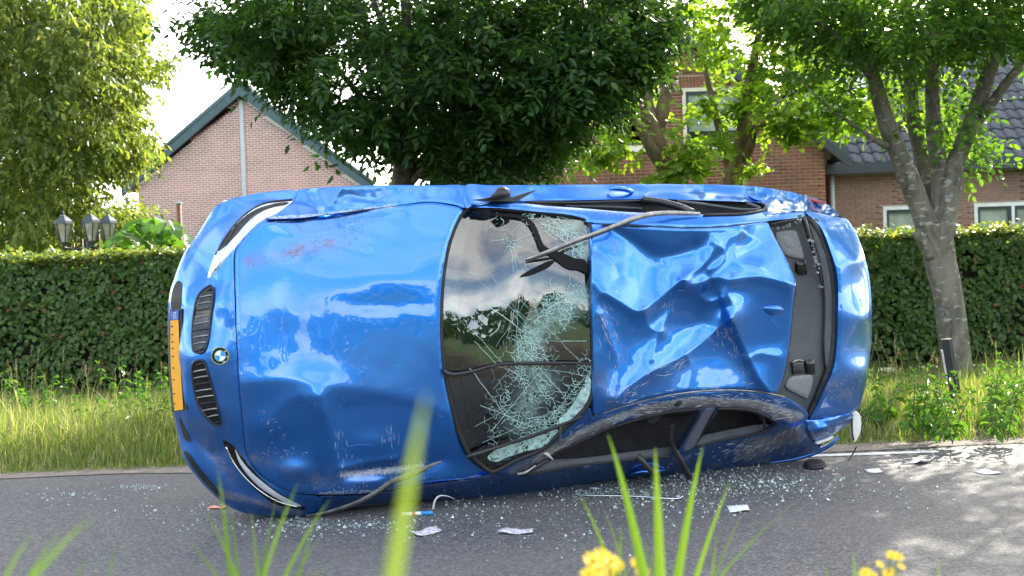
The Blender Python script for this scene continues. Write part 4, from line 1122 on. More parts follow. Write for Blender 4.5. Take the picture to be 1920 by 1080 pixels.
def panel(name, outline, ctrl, mat='paint', sp=5.0, edge=.006, ew=5.0, thick=.03, creases=(), bumps=(), noise_amp=0.0, nsc=.03, wear=(), dirt=(), dh=0.0,
          holes=(), smooth_n=4, corners=False, parent=car, raw=False, lam=1e-4):
    """one sheet-metal panel: outline in photo pixels, heights (car 'up') spread smoothly from ctrl [(px,py,h)], then pressed by creases"""
    O = np.asarray(outline, float)
    if corners:
        B = []
        for a, b in zip(O, np.roll(O, -1, 0)):
            k = max(1, int(np.hypot(*(b-a))/sp)); B += [a + (b-a)*i/k for i in range(k)]
        B = np.array(B)
    else:
        B = cr_spline(O, smooth_n, True)
        q = [B[0]]
        for p in B[1:]:
            if np.hypot(*(p-q[-1])) > sp*.45: q.append(p)
        if np.hypot(*(q[-1]-q[0])) < sp*.4: q.pop()
        B = np.array(q)
    lo, hi = B.min(0), B.max(0)
    gx, gy = np.meshgrid(np.arange(lo[0], hi[0], sp), np.arange(lo[1], hi[1], sp*.866))
    gx = gx + (np.arange(gx.shape[0]) % 2)[:, None]*sp/2
    G = np.c_[gx.ravel(), gy.ravel()]; G = G[in_poly(G, B)]
    d, _ = seg_dist(G, B, True); G = G[d > sp*.55]
    HB = [np.asarray(h, float) for h in holes]
    for h in HB:
        G = G[~in_poly(G, h)]; d, _ = seg_dist(G, h, True); G = G[d > sp*.5]
    pts = np.vstack([B] + HB + [G]); edges = []; s0 = 0
    for L in [B] + HB:
        k = len(L); edges += [(s0+i, s0+(i+1) % k) for i in range(k)]; s0 += k
    r = delaunay_2d_cdt([Vector(p) for p in pts], edges, [], 0, 1e-6)
    Vp = np.array([tuple(v) for v in r[0]]); T = np.array([t for t in r[2] if len(t) == 3], int)
    cen = Vp[T].mean(1); keep = in_poly(cen, B)
    for h in HB: keep &= ~in_poly(cen, h)
    T = T[keep]
    f = ctrl if callable(ctrl) else tps(ctrl, lam)
    def height(P):
        h = f(P) + dh
        for cr in creases:
            L, amp, wa, wb = cr[:4]; dd, s = seg_side(P, cr_spline(np.array(L, float), 5)); w_ = wa + (wb - wa)*s
            soft = cr[4] if len(cr) > 4 else 4.0
            h = h + amp*np.exp(-(np.sqrt(dd*dd + soft*soft) - soft)/w_)
        for (x, y, rx, ry, a) in bumps: h = h + a*np.exp(-((P[:, 0]-x)/rx)**2 - ((P[:, 1]-y)/ry)**2)
        if noise_amp:
            h = h + noise_amp*(nz(P, nsc, 1.7) + .5*nz(P, nsc*2.3, 8.1))
        return h
    h = height(Vp)
    db, _ = seg_dist(Vp, B, True)
    for L in HB: db = np.minimum(db, seg_dist(Vp, L, True)[0])
    h = h - edge*np.clip(1 - db/ew, 0, 1)**2
    # upward-facing order
    a = Vp[T]; ar = (a[:, 1, 0]-a[:, 0, 0])*(a[:, 2, 1]-a[:, 0, 1]) - (a[:, 1, 1]-a[:, 0, 1])*(a[:, 2, 0]-a[:, 0, 0])
    T[ar > 0] = T[ar > 0][:, ::-1]
    V3 = C(Vp, h); n0 = len(V3); Fs = [T]; allV = [V3]
    att = {}
    for key, spec in (('wear', wear), ('dirt', dirt)):
        v = np.zeros(n0)
        for it in spec:
            if len(it) == 3: L, w_, k = it; v = np.maximum(v, k*np.exp(-(seg_dist(Vp, np.array(L, float))[0]/w_)**2))
            elif len(it) == 1: v = v + it[0]
        att[key] = v
    used = np.zeros(n0, bool); used[T.ravel()] = True
    # turned-in edge
    if thick:
        e = np.sort(np.vstack([T[:, [0, 1]], T[:, [1, 2]], T[:, [2, 0]]]), 1); eo = np.vstack([T[:, [0, 1]], T[:, [1, 2]], T[:, [2, 0]]])
        key = e[:, 0]*n0 + e[:, 1]; u, inv, cnt = np.unique(key, return_inverse=True, return_counts=True)
        bd = eo[cnt[inv] == 1]
        bv = np.unique(bd); mp = np.full(n0, -1); mp[bv] = np.arange(len(bv))
        top = V3[bv]; low = top + np.array([0, thick, 0])
        b0 = n0; allV += [top, low]; m = len(bv)
        Fs.append(np.c_[b0+mp[bd[:, 1]], b0+mp[bd[:, 0]], b0+m+mp[bd[:, 0]], b0+m+mp[bd[:, 1]]])
        for k_ in att: att[k_] = np.r_[att[k_], att[k_][bv], att[k_][bv]*0]
    me = np_mesh(name, np.vstack(allV), Fs, M[mat] if isinstance(mat, str) else mat, True, att)
    o = link(name, me, parent)
    return o if not raw else (o, height)
def strip(name, pts, hs, rad, mat, n=8, flat=1.0, parent=car, div=6):
    """a bar, hose or strap along photo pixels at car heights hs; rad in metres"""
    P = np.asarray(pts, float); hs = np.broadcast_to(np.asarray(hs, float), len(P)); rad = np.broadcast_to(np.asarray(rad, float), len(P))
    Q = cr_spline(np.c_[C(P, hs), rad], div); mb = MB(); mb.tube([q[:3] for q in Q], list(np.maximum(Q[:, 3], .0008)), n, True, flat, (0, -1, 0))
    return mb.build(name, M[mat] if isinstance(mat, str) else mat, parent, True)

# ---------------------------------------------------------------- shared outlines (photo pixels)
HOOD_F = [(440, 478), (441, 540), (443, 610), (447, 680), (452, 750), (458, 810), (463, 850)]
HOOD_B = [(480, 882), (513, 908), (553, 924), (613, 927), (680, 926), (730, 918), (780, 908), (835, 901), (880, 897), (917, 886)]
HOOD_R = [(907, 876), (880, 852), (858, 809), (843, 752), (832, 697), (826, 640), (825, 590), (828, 530), (836, 474), (846, 438), (858, 410), (868, 391)]
HOOD_T = [(850, 384), (800, 379), (740, 387), (690, 393), (640, 400), (600, 405), (560, 410), (500, 411), (470, 432), (452, 455)]
# ---------------------------------------------------------------- bonnet
hood_ctrl = [(442, 480, .735), (441, 540, .765), (443, 610, .785), (447, 680, .79), (452, 750, .775), (458, 810, .745), (464, 850, .715),
             (513, 907, .725), (613, 926, .775), (730, 917, .835), (880, 897, .90), (917, 886, .915),
             (868, 391, .925), (846, 438, .965), (830, 530, 1.0), (826, 620, 1.008), (834, 697, 1.0), (858, 805, .965),
             (800, 379, .885), (690, 393, .845), (560, 410, .795), (490, 415, .755),
             (550, 480, .848), (550, 620, .880), (550, 760, .856), (550, 860, .79), (680, 470, .905), (680, 620, .942), (680, 760, .915), (680, 870, .845), (780, 460, .945), (780, 620, .984), (780, 770, .953), (790, 860, .90)]
_bo, bonnet_h = panel('bonnet', HOOD_F + HOOD_B + HOOD_R + HOOD_T, hood_ctrl, sp=4.2, edge=.010, ew=7, thick=.035,
      creases=[([(450, 722), (540, 714), (640, 727), (763, 750), (830, 775)], .022, 40, 70, 8),
               ([(598, 745), (616, 800), (628, 850), (638, 885), (646, 922)], .042, 32, 36, 7),
               ([(500, 800), (530, 760), (565, 745), (600, 770)], .010, 18, 22, 6),
               ([(640, 770), (690, 760), (760, 765), (800, 790)], -.008, 18, 26, 8),
               ([(650, 892), (700, 878), (770, 876), (830, 862)], -.028, 16, 22, 4),
               ([(640, 880), (690, 868), (740, 862)], .022, 10, 14, 3),
               ([(505, 412), (600, 400), (690, 391), (748, 386)], .012, 8, 26, 3),
               ([(520, 420), (555, 440), (575, 470)], .008, 14, 10, 3), ([(640, 405), (655, 440), (690, 460)], -.009, 16, 18, 4),
               ([(570, 440), (640, 425), (720, 410)], -.008, 18, 26, 6)],
      bumps=[(558, 884, 40, 20, .024), (600, 895, 14, 34, -.020), (700, 835, 46, 26, .018), (500, 800, 40, 30, .010), (545, 835, 26, 30, -.010), (620, 490, 55, 22, -.006), (740, 520, 60, 22, .005), (710, 570, 90, 18, -.0035), (530, 560, 40, 80, .003), (690, 905, 50, 10, .012)],
      noise_amp=.0016, nsc=.013,
      wear=[([(500, 408), (600, 400), (745, 385)], 7, .95), ([(520, 418), (580, 412)], 6, .7), ([(640, 890), (720, 884), (790, 872)], 12, .95), ([(600, 925), (720, 921), (900, 893)], 7, .85), ([(560, 915), (640, 905)], 14, .6),
            ([(520, 850), (560, 852)], 10, .55), ([(640, 800), (640, 870)], 10, .45), ([(730, 830), (735, 860)], 8, .6)],
      dirt=[([(470, 490), (540, 475), (620, 455)], 26, .62), ([(560, 430), (700, 405)], 18, .5), ([(620, 470), (680, 440)], 20, .4), ([(480, 860), (600, 900), (760, 890)], 26, .5), ([(500, 600), (700, 700)], 120, .22), ([(460, 500), (460, 840)], 14, .4)], raw=True)

# ---------------------------------------------------------------- nose and bumper
NOSE_L = [(464, 366), (430, 374), (408, 386), (390, 412), (374, 438), (352, 468), (340, 494), (330, 522), (322, 548), (318, 585), (318, 640), (321, 700), (326, 768), (333, 802), (343, 846), (352, 869), (376, 901), (408, 934), (440, 955), (475, 965), (530, 968), (578, 966)]
nose_ctrl = [(440, 478, .735), (441, 540, .765), (443, 610, .785), (447, 680, .79), (452, 750, .775), (458, 810, .745), (464, 850, .715), (513, 908, .72), (580, 925, .745),
             (413, 560, .742), (412, 667, .763), (420, 770, .735), (395, 600, .715), (395, 740, .71), (365, 560, .625), (360, 668, .655), (366, 790, .60), (345, 620, .575), (345, 700, .575), (330, 560, .50), (330, 640, .51), (333, 760, .49),
             (319, 600, .44), (320, 700, .44), (333, 800, .42), (322, 548, .44), (340, 494, .46), (374, 438, .50), (408, 386, .56), (464, 364, .63), (520, 366, .68), (548, 378, .715),
             (420, 450, .66), (400, 520, .68), (470, 410, .70), (500, 411, .75), (450, 458, .73), (385, 480, .59), (420, 400, .60),
             (352, 869, .44), (408, 934, .50), (475, 965, .56), (530, 968, .60), (578, 966, .63), (400, 850, .60), (440, 900, .63), (500, 945, .665), (425, 835, .66), (460, 880, .69), (375, 850, .54)]
nose_out = HOOD_F + [(480, 883), (513, 909), (553, 925), (600, 932), (600, 955)] + NOSE_L[::-1] + [(500, 360), (553, 357), (550, 377), (541, 384), (520, 400), (500, 411), (470, 432), (452, 455)]
nose_o, nose_h = panel('front_bumper', [(x - (1.6 if (x, y) in HOOD_F else 0), y) for x, y in nose_out], nose_ctrl, sp=4.5, edge=.006, ew=6, thick=.04,
      creases=[([(362, 478), (385, 505), (402, 528)], -.016, 10, 14, 3), ([(345, 850), (380, 880), (430, 925), (480, 948)], .018, 14, 20, 4), ([(392, 524), (412, 462), (448, 416), (505, 380)], .012, 9, 9, 3), ([(352, 540), (346, 660), (352, 800)], .022, 12, 9, 4), ([(350, 800), (385, 840), (410, 852)], -.022, 14, 18, 4), ([(372, 820), (420, 880), (470, 930)], -.012, 12, 12, 4), ([(350, 500), (380, 450), (430, 395)], -.012, 10, 12, 4), ([(398, 520), (404, 600), (398, 668), (408, 740), (420, 800)], -.008, 9, 14, 3)],
      bumps=[(480, 372, 40, 7, -.012)], noise_amp=.002, nsc=.02,
      wear=[([(430, 368), (550, 358)], 7, .5), ([(500, 962), (590, 962)], 8, .6)], dirt=[([(420, 440), (500, 378)], 16, .55), ([(380, 800), (430, 900)], 40, .55), ([(400, 920), (560, 962)], 16, .7), ([(345, 480), (400, 420)], 20, .5), ([(400, 560), (425, 800)], 30, .35)], raw=True)
def on_nose(off): return lambda P: nose_h(np.asarray(P, float)) + off
# headlamps
lamp_hi = [(389, 520), (398, 490), (408, 466), (431, 431), (453, 406), (481, 388), (513, 379), (547, 377), (542, 384), (520, 401), (500, 410), (481, 422), (456, 447), (440, 466), (420, 490), (400, 514)]
hl = panel('headlight', lamp_hi, on_nose(.006), 'lamp_white', sp=3.5, edge=.006, ew=4, thick=.02, smooth_n=3)
panel('lamp_bezel', [(408, 470), (431, 436), (453, 411), (481, 392), (513, 382), (540, 379), (536, 384), (514, 388), (488, 398), (462, 418), (440, 444), (424, 460)], on_nose(.012), 'gloss_black', sp=3.5, edge=.003, ew=3, thick=.01, smooth_n=3, parent=hl)
panel('lamp_lens', [(400, 500), (412, 476), (428, 456), (446, 438), (452, 446), (436, 464), (418, 486), (404, 507)], on_nose(.011), 'chrome', sp=3.5, edge=.004, ew=3, thick=.008, smooth_n=3, parent=hl)
lamp_lo = [(417, 826), (426, 846), (437, 867), (467, 907), (493, 930), (520, 947), (575, 956), (553, 940), (527, 926), (493, 900), (468, 872), (445, 843), (430, 830)]
h2 = panel('headlight', lamp_lo, on_nose(.006), 'gloss_black', sp=3.5, edge=.006, ew=4, thick=.02, smooth_n=3)
panel('lamp_lens', [(441, 842), (452, 862), (470, 884), (495, 906), (527, 929), (566, 949), (540, 945), (515, 932), (488, 914), (464, 890), (448, 866)], on_nose(.012), 'lamp_white', sp=3, edge=.003, ew=3, thick=.008, smooth_n=3, parent=h2)
strip('lamp_trim', [(424, 838), (437, 866), (462, 898), (492, 924), (525, 942), (560, 951)], [float(nose_h(np.array([p]))[0])+.012 for p in [(424, 838), (437, 866), (462, 898), (492, 924), (525, 942), (560, 951)]], .0045, 'chrome', 6, parent=h2)
# shut line above the headlamp
strip('bumper_seam', [(404, 478), (420, 450), (442, 420), (468, 396), (500, 380), (548, 374)], [float(nose_h(np.array([p]))[0])+.001 for p in [(404, 478), (420, 450), (442, 420), (468, 396), (500, 380), (548, 374)]], .006, 'rubber', 6)
# kidney grilles
kid = ([(397, 534), (386, 538), (371, 553), (363, 585), (359, 625), (360, 648), (364, 661), (376, 664), (384, 657), (391, 635), (396, 590), (400, 548)],
       [(377, 674), (364, 677), (359, 688), (361, 716), (370, 758), (386, 783), (403, 798), (413, 799), (413, 787), (404, 748), (394, 714), (385, 684)])
for K in kid:
    fr = panel('kidney_grille', K, on_nose(.006), 'gloss_black', sp=3.5, edge=-.010, ew=4, thick=.05, smooth_n=4)
    Ks = cr_spline(np.array(K, float), 6, True); cx = Ks.mean(0)
    ins = cx + (Ks - cx)*.90
    rim = [tuple(p) for p in cx + (Ks - cx)*.97]
    hh = nose_h(np.array(rim)) + .012; mb = MB(); mb.tube([tuple(q) for q in C(np.array(rim + rim[:1]), np.r_[hh, hh[:1]])], .0042, 6, False); mb.build('grille_rim', M['black_trim'], fr, True)
    y0, y1 = Ks[:, 1].min(), Ks[:, 1].max(); nb = 10
    for i in range(nb):
        y = y0 + (y1-y0)*(i+.7)/(nb+.4)
        xs = []
        for a, b in zip(ins, np.roll(ins, -1, 0)):
            if (a[1] > y) != (b[1] > y): xs.append(a[0] + (y-a[1])*(b[0]-a[0])/(b[1]-a[1]))
        if len(xs) < 2: continue
        xa, xb = min(xs), max(xs); q = [(xa, y+3), ((xa+xb)/2, y), (xb, y-2)]
        strip('slat', q, nose_h(np.array(q)) + [.004, .009, .008], .0042, 'metal_grey' if i % 3 else 'black_trim', 6, 1.8, fr, 4)
# air intakes: flat dark patches painted for the shaded openings
panel('air_intake', [(321, 578), (322, 552), (327, 535), (334, 526), (341, 532), (340, 550), (338, 578)], on_nose(.004), 'rubber', sp=3.5, edge=.0, thick=.0, smooth_n=3)
panel('air_intake', [(336, 782), (346, 800), (356, 822), (358, 828), (348, 826), (340, 806)], on_nose(.003), 'rubber', sp=3.5, edge=.0, thick=.0, smooth_n=3)
panel('lower_grille', [(345, 846), (356, 852), (372, 876), (394, 902), (414, 926), (408, 930), (378, 898), (356, 868)], on_nose(.003), 'black_trim', sp=3.5, edge=.0, thick=.0, smooth_n=3)
# number plate (its characters are unreadable in the photo: only their edges show)
M['plate_yellow'] = simple('yellow_plate', (.75, .33, .008), .35, var=.06); M['plate_blue'] = simple('blue_band', (.03, .12, .50), .35, var=.08)
pf = lambda P: np.interp(np.asarray(P)[:, 0] - (np.asarray(P)[:, 1]-580)*.035, [312, 345], [.455, .59]) + .012
pl = panel('number_plate', [(319, 580), (340, 579), (343, 640), (346, 700), (350, 769), (325, 772), (319, 700), (317, 640)], lambda P: pf(P) - .008, 'black_trim', sp=5, edge=.0, thick=.03, corners=True)
panel('plate_face', [(320, 601), (334.5, 600), (336, 640), (339, 700), (343.5, 768), (327, 770), (321, 700), (319.5, 640)], pf, 'plate_yellow', sp=5, edge=.0, thick=.006, corners=True, parent=pl)
panel('country_band', [(320.5, 583), (335, 582), (334.4, 599), (320, 600)], pf, 'plate_blue', sp=4, edge=.0, thick=.006, corners=True, parent=pl)
def text_mesh(name, s, size, mat, parent, M4):
    cu = bpy.data.curves.new(name, 'FONT'); cu.body = s; cu.size = size; cu.align_x = 'CENTER'; cu.align_y = 'CENTER'; cu.extrude = .0006
    to = bpy.data.objects.new(name, cu); dg = bpy.context.evaluated_depsgraph_get()
    COL.objects.link(to); bpy.context.view_layer.update()
    me = bpy.data.meshes.new_from_object(to.evaluated_get(bpy.context.evaluated_depsgraph_get())); bpy.data.objects.remove(to)
    me.materials.clear(); me.materials.append(mat); me.transform(M4); return link(name, me, parent)
def local_frame(px, py, off, hf):
    """frame on a panel: ex towards the photo's right, ey towards the photo's top, ez outwards"""
    p = C([(px, py)], hf(np.array([[px, py]], float)) + off)[0]
    q = C([(px+3, py)], hf(np.array([[px+3., py]])) + off)[0]; r = C([(px, py-3)], hf(np.array([[px, py-3.]])) + off)[0]
    ex = Vector(q-p).normalized(); ey = Vector(r-p); ez = ex.cross(ey).normalized(); ey = ez.cross(ex)
    return Matrix(((ex.x, ey.x, ez.x, p[0]), (ex.y, ey.y, ez.y, p[1]), (ex.z, ey.z, ez.z, p[2]), (0, 0, 0, 1)))
F4 = local_frame(327.5, 592, .002, pf)
text_mesh('country_letters', 'NL', .034, M['white_plastic'], pl, F4 @ Matrix.Rotation(-PI/2, 4, 'Z'))
tk = MB()
for y in (612, 627, 641, 653, 668, 690, 712, 738, 757): tk.tube([tuple(C([(x0+np.interp(y, [600, 770], [0, 5.5]), y)], pf(np.array([[x0+np.interp(y, [600, 770], [0, 5.5]), y]]))+.003)[0]) for x0 in (320.6, 323.0)], .0035, 5)
tag(tk.build('plate_characters', M['gloss_black'], pl), kind='stuff')
# bonnet badge
F4 = local_frame(413, 667, .004, nose_h)
def disc(name, r0, r1, a0, a1, z, mat, parent, nseg=24):
    mb = MB(); V = []; n = nseg
    for i in range(n+1):
        a = a0 + (a1-a0)*i/n
        V += [(r0*math.cos(a), r0*math.sin(a), z), (r1*math.cos(a), r1*math.sin(a), z)]
    k = len(V); V += [(x, y, z-.004) for x, y, _ in V]
    F = [(2*i, 2*i+1, 2*i+3, 2*i+2) for i in range(n)] + [(2*i+1, k+2*i+1, k+2*i+3, 2*i+3) for i in range(n)]
    mb.add([tuple(F4 @ Vector(v)) for v in V], F); return mb.build(name, mat, parent)
bd = disc('badge', .030, .0435, 0, 2*PI, .0045, M['gloss_black'], car, 36)
disc('badge_ring', .0435, .0475, 0, 2*PI, .006, M['chrome'], bd, 36); disc('inner_ring', .0275, .0302, 0, 2*PI, .006, M['chrome'], bd, 36)
M['badge_blue'] = simple('badge_blue', (.02, .30, .72), .25, var=.05); M['badge_white'] = simple('badge_white', (.8, .8, .8), .25, var=.03)
for q in range(4): disc('badge_quarter', .0005, .0275, q*PI/2 - .12, (q+1)*PI/2 - .12, .0052, M['badge_blue'] if q % 2 == 0 else M['badge_white'], bd, 8)
for ch, an in (('B', .52+.35), ('M', .0), ('W', -.52-.35)):
    an2 = an - .15
    R4 = Matrix.Translation((.0367*math.cos(an2), .0367*math.sin(an2), .0058)) @ Matrix.Rotation(an2 - PI/2, 4, 'Z')
    text_mesh('badge_letter', ch, .0155, M['white_plastic'], bd, F4 @ R4)

# ---------------------------------------------------------------- right side (uppermost): wing, door, quarter
panel('front_wing', [(553, 358), (600, 352), (640, 349.5), (700, 347.5), (760, 347), (820, 347.5), (868, 348), (872, 368), (872, 389), (850, 383), (800, 378), (740, 386), (690, 392), (640, 399), (600, 404), (560, 409), (501, 410), (520, 400), (542, 383), (549, 377)],
      [(553, 358, .68), (640, 349.5, .85), (700, 347.5, .84), (800, 347, .84), (868, 348, .85), (872, 389, .93), (850, 383, .915), (800, 378, .885), (740, 386, .865), (640, 399, .88), (560, 409, .85), (501, 410, .81), (549, 377, .715), (700, 368, .84), (800, 362, .85), (600, 375, .80), (868, 366, .88)],
      sp=3.2, edge=.004, ew=4, thick=.03,
      creases=[([(572, 362), (582, 378), (596, 396)], -.020, 10, 12, 3), ([(596, 358), (606, 378), (612, 398)], .022, 9, 10, 2), ([(640, 352), (626, 372), (615, 392)], .018, 9, 12, 3), ([(560, 380), (590, 388), (640, 384)], -.012, 8, 8, 3), ([(655, 365), (690, 376), (730, 378)], -.012, 10, 12, 3), ([(640, 384), (680, 380), (745, 384)], .009, 6, 8, 2)],
      noise_amp=.004, nsc=.035, wear=[([(600, 353), (720, 349)], 6, .62), ([(505, 409), (600, 403), (745, 385)], 6, .95), ([(640, 375), (700, 388)], 10, .4)], dirt=[([(600, 372), (720, 362)], 16, .45), ([(760, 352), (860, 352)], 8, .35)])
DOOR_T = [(872, 348), (920, 347.5), (1000, 347), (1100, 346.3), (1180, 346), (1213, 346)]
panel('door', [(872, 348), (920, 347.5), (1000, 347), (1100, 346.3), (1180, 346), (1213, 346), (1212, 360), (1206, 372), (1140, 374), (1080, 375.5), (1007, 376), (969, 378), (920, 378), (886, 386), (873, 388)],
      [(872, 348, .85), (1000, 347, .85), (1100, 346.3, .85), (1213, 346, .86), (1206, 372, .95), (1080, 375.5, .945), (969, 378, .945), (886, 386, .945), (873, 388, .935), (1000, 360, .86), (1150, 358, .86), (900, 365, .86)],
      sp=3, edge=.003, ew=3, thick=.03, bumps=[(1167, 357, 26, 6, -.016)], noise_amp=.002, nsc=.03, wear=[([(880, 349), (1200, 347)], 3, .4)], dirt=[([(880, 356), (960, 352)], 8, .4)])
dh_ = strip('door_handle', [(1143, 356), (1152, 353.5), (1168, 354.5), (1180, 358), (1190, 360)], [.875, .90, .905, .90, .875], [.006, .013, .015, .013, .006], 'paint', 10)
panel('quarter_panel', [(1214.5, 346), (1300, 346), (1350, 346.5), (1400, 348.5), (1450, 354), (1500, 364), (1540, 376), (1562, 391), (1574, 404), (1556, 404), (1530, 400), (1505, 396), (1470, 398), (1440, 402), (1434, 394), (1438, 388), (1428, 381), (1400, 378.5), (1330, 376), (1255, 373.5), (1208, 372), (1213, 360)],
      [(1214, 346, .86), (1300, 346, .86), (1400, 348.5, .87), (1450, 354, .88), (1500, 364, .84), (1540, 376, .79), (1562, 391, .86), (1574, 404, .92), (1530, 400, 1.02), (1505, 396, 1.08), (1470, 398, 1.12), (1440, 402, 1.17), (1436, 388, 1.05), (1400, 378.5, .97), (1330, 376, .955), (1255, 373.5, .95), (1208, 372, .95), (1420, 364, .85), (1480, 378, .88), (1320, 361, .86), (1530, 388, .88)],
      sp=3.2, edge=.004, ew=4, thick=.03, creases=[([(1290, 350), (1330, 362), (1380, 366), (1410, 378)], -.012, 8, 10, 4), ([(1210, 368), (1250, 362), (1290, 366), (1340, 372)], .010, 5, 6, 3)],
      noise_amp=.0012, nsc=.03, wear=[([(1216, 371), (1300, 373), (1400, 378)], 5, .7), ([(1340, 350), (1400, 352)], 6, .5), ([(1420, 392), (1470, 392)], 6, .6), ([(1500, 370), (1560, 392)], 5, .6)], dirt=[([(1216, 365), (1400, 372)], 8, .4)])
panel('fuel_flap', [(1404, 364), (1440, 363.5), (1466, 368), (1467, 375), (1440, 377.5), (1416, 374)], lambda P: np.interp(P[:, 1], [362, 378], [.87, .94]) + .012, sp=3, edge=.004, ew=3, thick=.02, smooth_n=3)
panel('tail_light', [(1490, 363), (1510, 368.5), (1535, 376), (1550, 382.5), (1541, 382.5), (1525, 378), (1505, 371.5), (1490, 366)], lambda P: np.interp(P[:, 0], [1490, 1550], [.80, .86]) + .012, 'red_lens', sp=3, edge=.003, ew=3, thick=.02, smooth_n=3)
# roof rail, A-pillar on the upper side
RAIL_T = [(886, 388), (920, 379.5), (969, 379), (1019, 385.5), (1095, 391), (1180, 398), (1250, 400), (1320, 402), (1390, 400), (1433, 395), (1440, 403), (1470, 399), (1505, 397), (1510, 403), (1500, 407), (1437, 415), (1361, 424), (1299, 427.5), (1205, 423), (1106, 417), (1098, 410), (1063, 402), (1000, 396), (937, 390)]
rail_h = tps([(886, 388, .945), (920, 379.5, .95), (969, 379, 1.0), (1019, 385.5, 1.08), (1095, 391, 1.17), (1180, 398, 1.24), (1250, 400, 1.265), (1320, 402, 1.265), (1390, 400, 1.235), (1433, 395, 1.17), (1470, 399, 1.13), (1505, 397, 1.08), (1500, 407, 1.11), (1437, 415, 1.235), (1361, 424, 1.305), (1299, 427.5, 1.315), (1205, 423, 1.305), (1106, 417, 1.24), (1063, 402, 1.19), (1000, 396, 1.10), (937, 390, 1.0)])
panel('roof_rail', RAIL_T, rail_h, sp=3.2, edge=.010, ew=5, thick=.04, noise_amp=.002, nsc=.03, wear=[([(980, 382), (1100, 395), (1230, 406)], 7, .72), ([(1230, 410), (1330, 412)], 8, .4)], dirt=[([(1000, 388), (1200, 404)], 10, .5)])
strip('roof_trim', [(1130, 421), (1205, 424.5), (1299, 428.5), (1361, 425), (1432, 416)], [1.275, 1.312, 1.322, 1.312, 1.245], .0055, 'rubber', 6)
# dark sheet across the upper side window, standing in for the unlit cabin
panel('cabin_shade_sheet', [(968, 377), (1007, 375.5), (1080, 374.5), (1206, 371.5), (1255, 373), (1330, 375.5), (1400, 378), (1430, 382), (1438, 389), (1432, 396), (1390, 401), (1320, 403), (1250, 401), (1180, 399), (1095, 392), (1019, 386.5)], lambda P: 0*P[:, 0] + .90, 'interior', sp=5, edge=0, thick=.0)
strip('window_seal', [(990, 379), (1080, 380), (1206, 376), (1240, 376)], .945, .007, 'black_trim', 6); strip('window_seal', [(1060, 386), (1140, 388), (1204, 391)], .93, .008, 'grey_trim', 6)
strip('door_pillar', [(1205, 374), (1240, 379), (1275, 388), (1300, 399)], [.95, 1.0, 1.08, 1.2], .022, 'black_trim', 8); strip('window_seal', [(1270, 377), (1340, 386), (1390, 393), (1425, 391), (1400, 381)], [.96, .98, 1.02, 1.04, .97], .010, 'grey_trim', 6)
strip('window_frame', [(1320, 403), (1390, 401), (1428, 395), (1437, 388), (1426, 380.5)], [1.27, 1.24, 1.17, 1.06, .985], .009, 'rubber', 6)

# ---------------------------------------------------------------- windscreen
WS = [(874, 393), (887, 388.5), (937, 391.5), (1000, 397.5), (1063, 403.5), (1090, 408), (1104, 420), (1108, 446), (1110, 540), (1112, 635), (1113, 700), (1111, 735), (1104, 757), (1088, 778), (1051, 811), (1019, 841), (969, 863), (931, 883), (916, 882), (902, 872), (880, 851), (860, 808), (845, 752), (834, 697), (828, 640), (827, 590), (830, 530), (838, 474), (848, 438), (860, 410)]
ws_ctrl = [(874, 393, .93), (937, 391, 1.0), (1000, 397, 1.10), (1063, 403, 1.19), (1100, 415, 1.24), (1109, 500, 1.285), (1111, 600, 1.30), (1113, 690, 1.285), (1104, 757, 1.24), (1051, 811, 1.14), (1000, 850, 1.05), (931, 883, .94), (902, 872, .945), (860, 808, .96), (834, 697, .99), (827, 600, 1.0), (830, 530, .995), (848, 438, .96),
           (900, 480, 1.055), (900, 600, 1.09), (900, 740, 1.06), (970, 450, 1.145), (970, 600, 1.18), (970, 740, 1.145), (1040, 450, 1.21), (1040, 600, 1.25), (1040, 720, 1.21)]
_wsb = tps(ws_ctrl)
ws_h = lambda P: _wsb(P) + .00013*(np.asarray(P)[:, 1] - 640)
def glass_mat(name, tint=(.80, .90, .86), dark=.0):
    m, n, b, out = new_mat(name); n.nodes.remove(b)
    t = n.nodes.new('ShaderNodeBsdfTransparent'); t.inputs[0].default_value = (*tint, 1)
    g = n.nodes.new('ShaderNodeBsdfGlossy'); g.inputs['Roughness'].default_value = .015; g.inputs[0].default_value = (1, 1, 1, 1)
    fr = n.nodes.new('ShaderNodeFresnel'); fr.inputs[0].default_value = 2.15
    mx = n.nodes.new('ShaderNodeMixShader'); n.links.new(fr.outputs[0], mx.inputs[0]); n.links.new(t.outputs[0], mx.inputs[1]); n.links.new(g.outputs[0], mx.inputs[2])
    n.links.new(mx.outputs[0], out.inputs[0]); return m
M['glass'] = glass_mat('windscreen_glass')
ws = panel('windscreen', WS, lambda P: ws_h(P) - .012, 'glass', sp=6, edge=0, thick=0, creases=[([(905, 402), (970, 405), (1012, 450), (1100, 505)], -.010, 30, 22, 6)], bumps=[(1040, 640, 60, 110, -.014), (1060, 770, 40, 30, -.03)], noise_amp=.0012, nsc=.02)
rim = [(x, y) for x, y in WS]
Rm = cr_spline(np.array(rim, float), 4, True); hh = ws_h(Rm) - .006
mb = MB(); mb.tube([tuple(p) for p in C(np.vstack([Rm, Rm[:1]]), np.r_[hh, hh[:1]])], .013, 7, False); mb.build('windscreen_seal', M['rubber'], car, True)
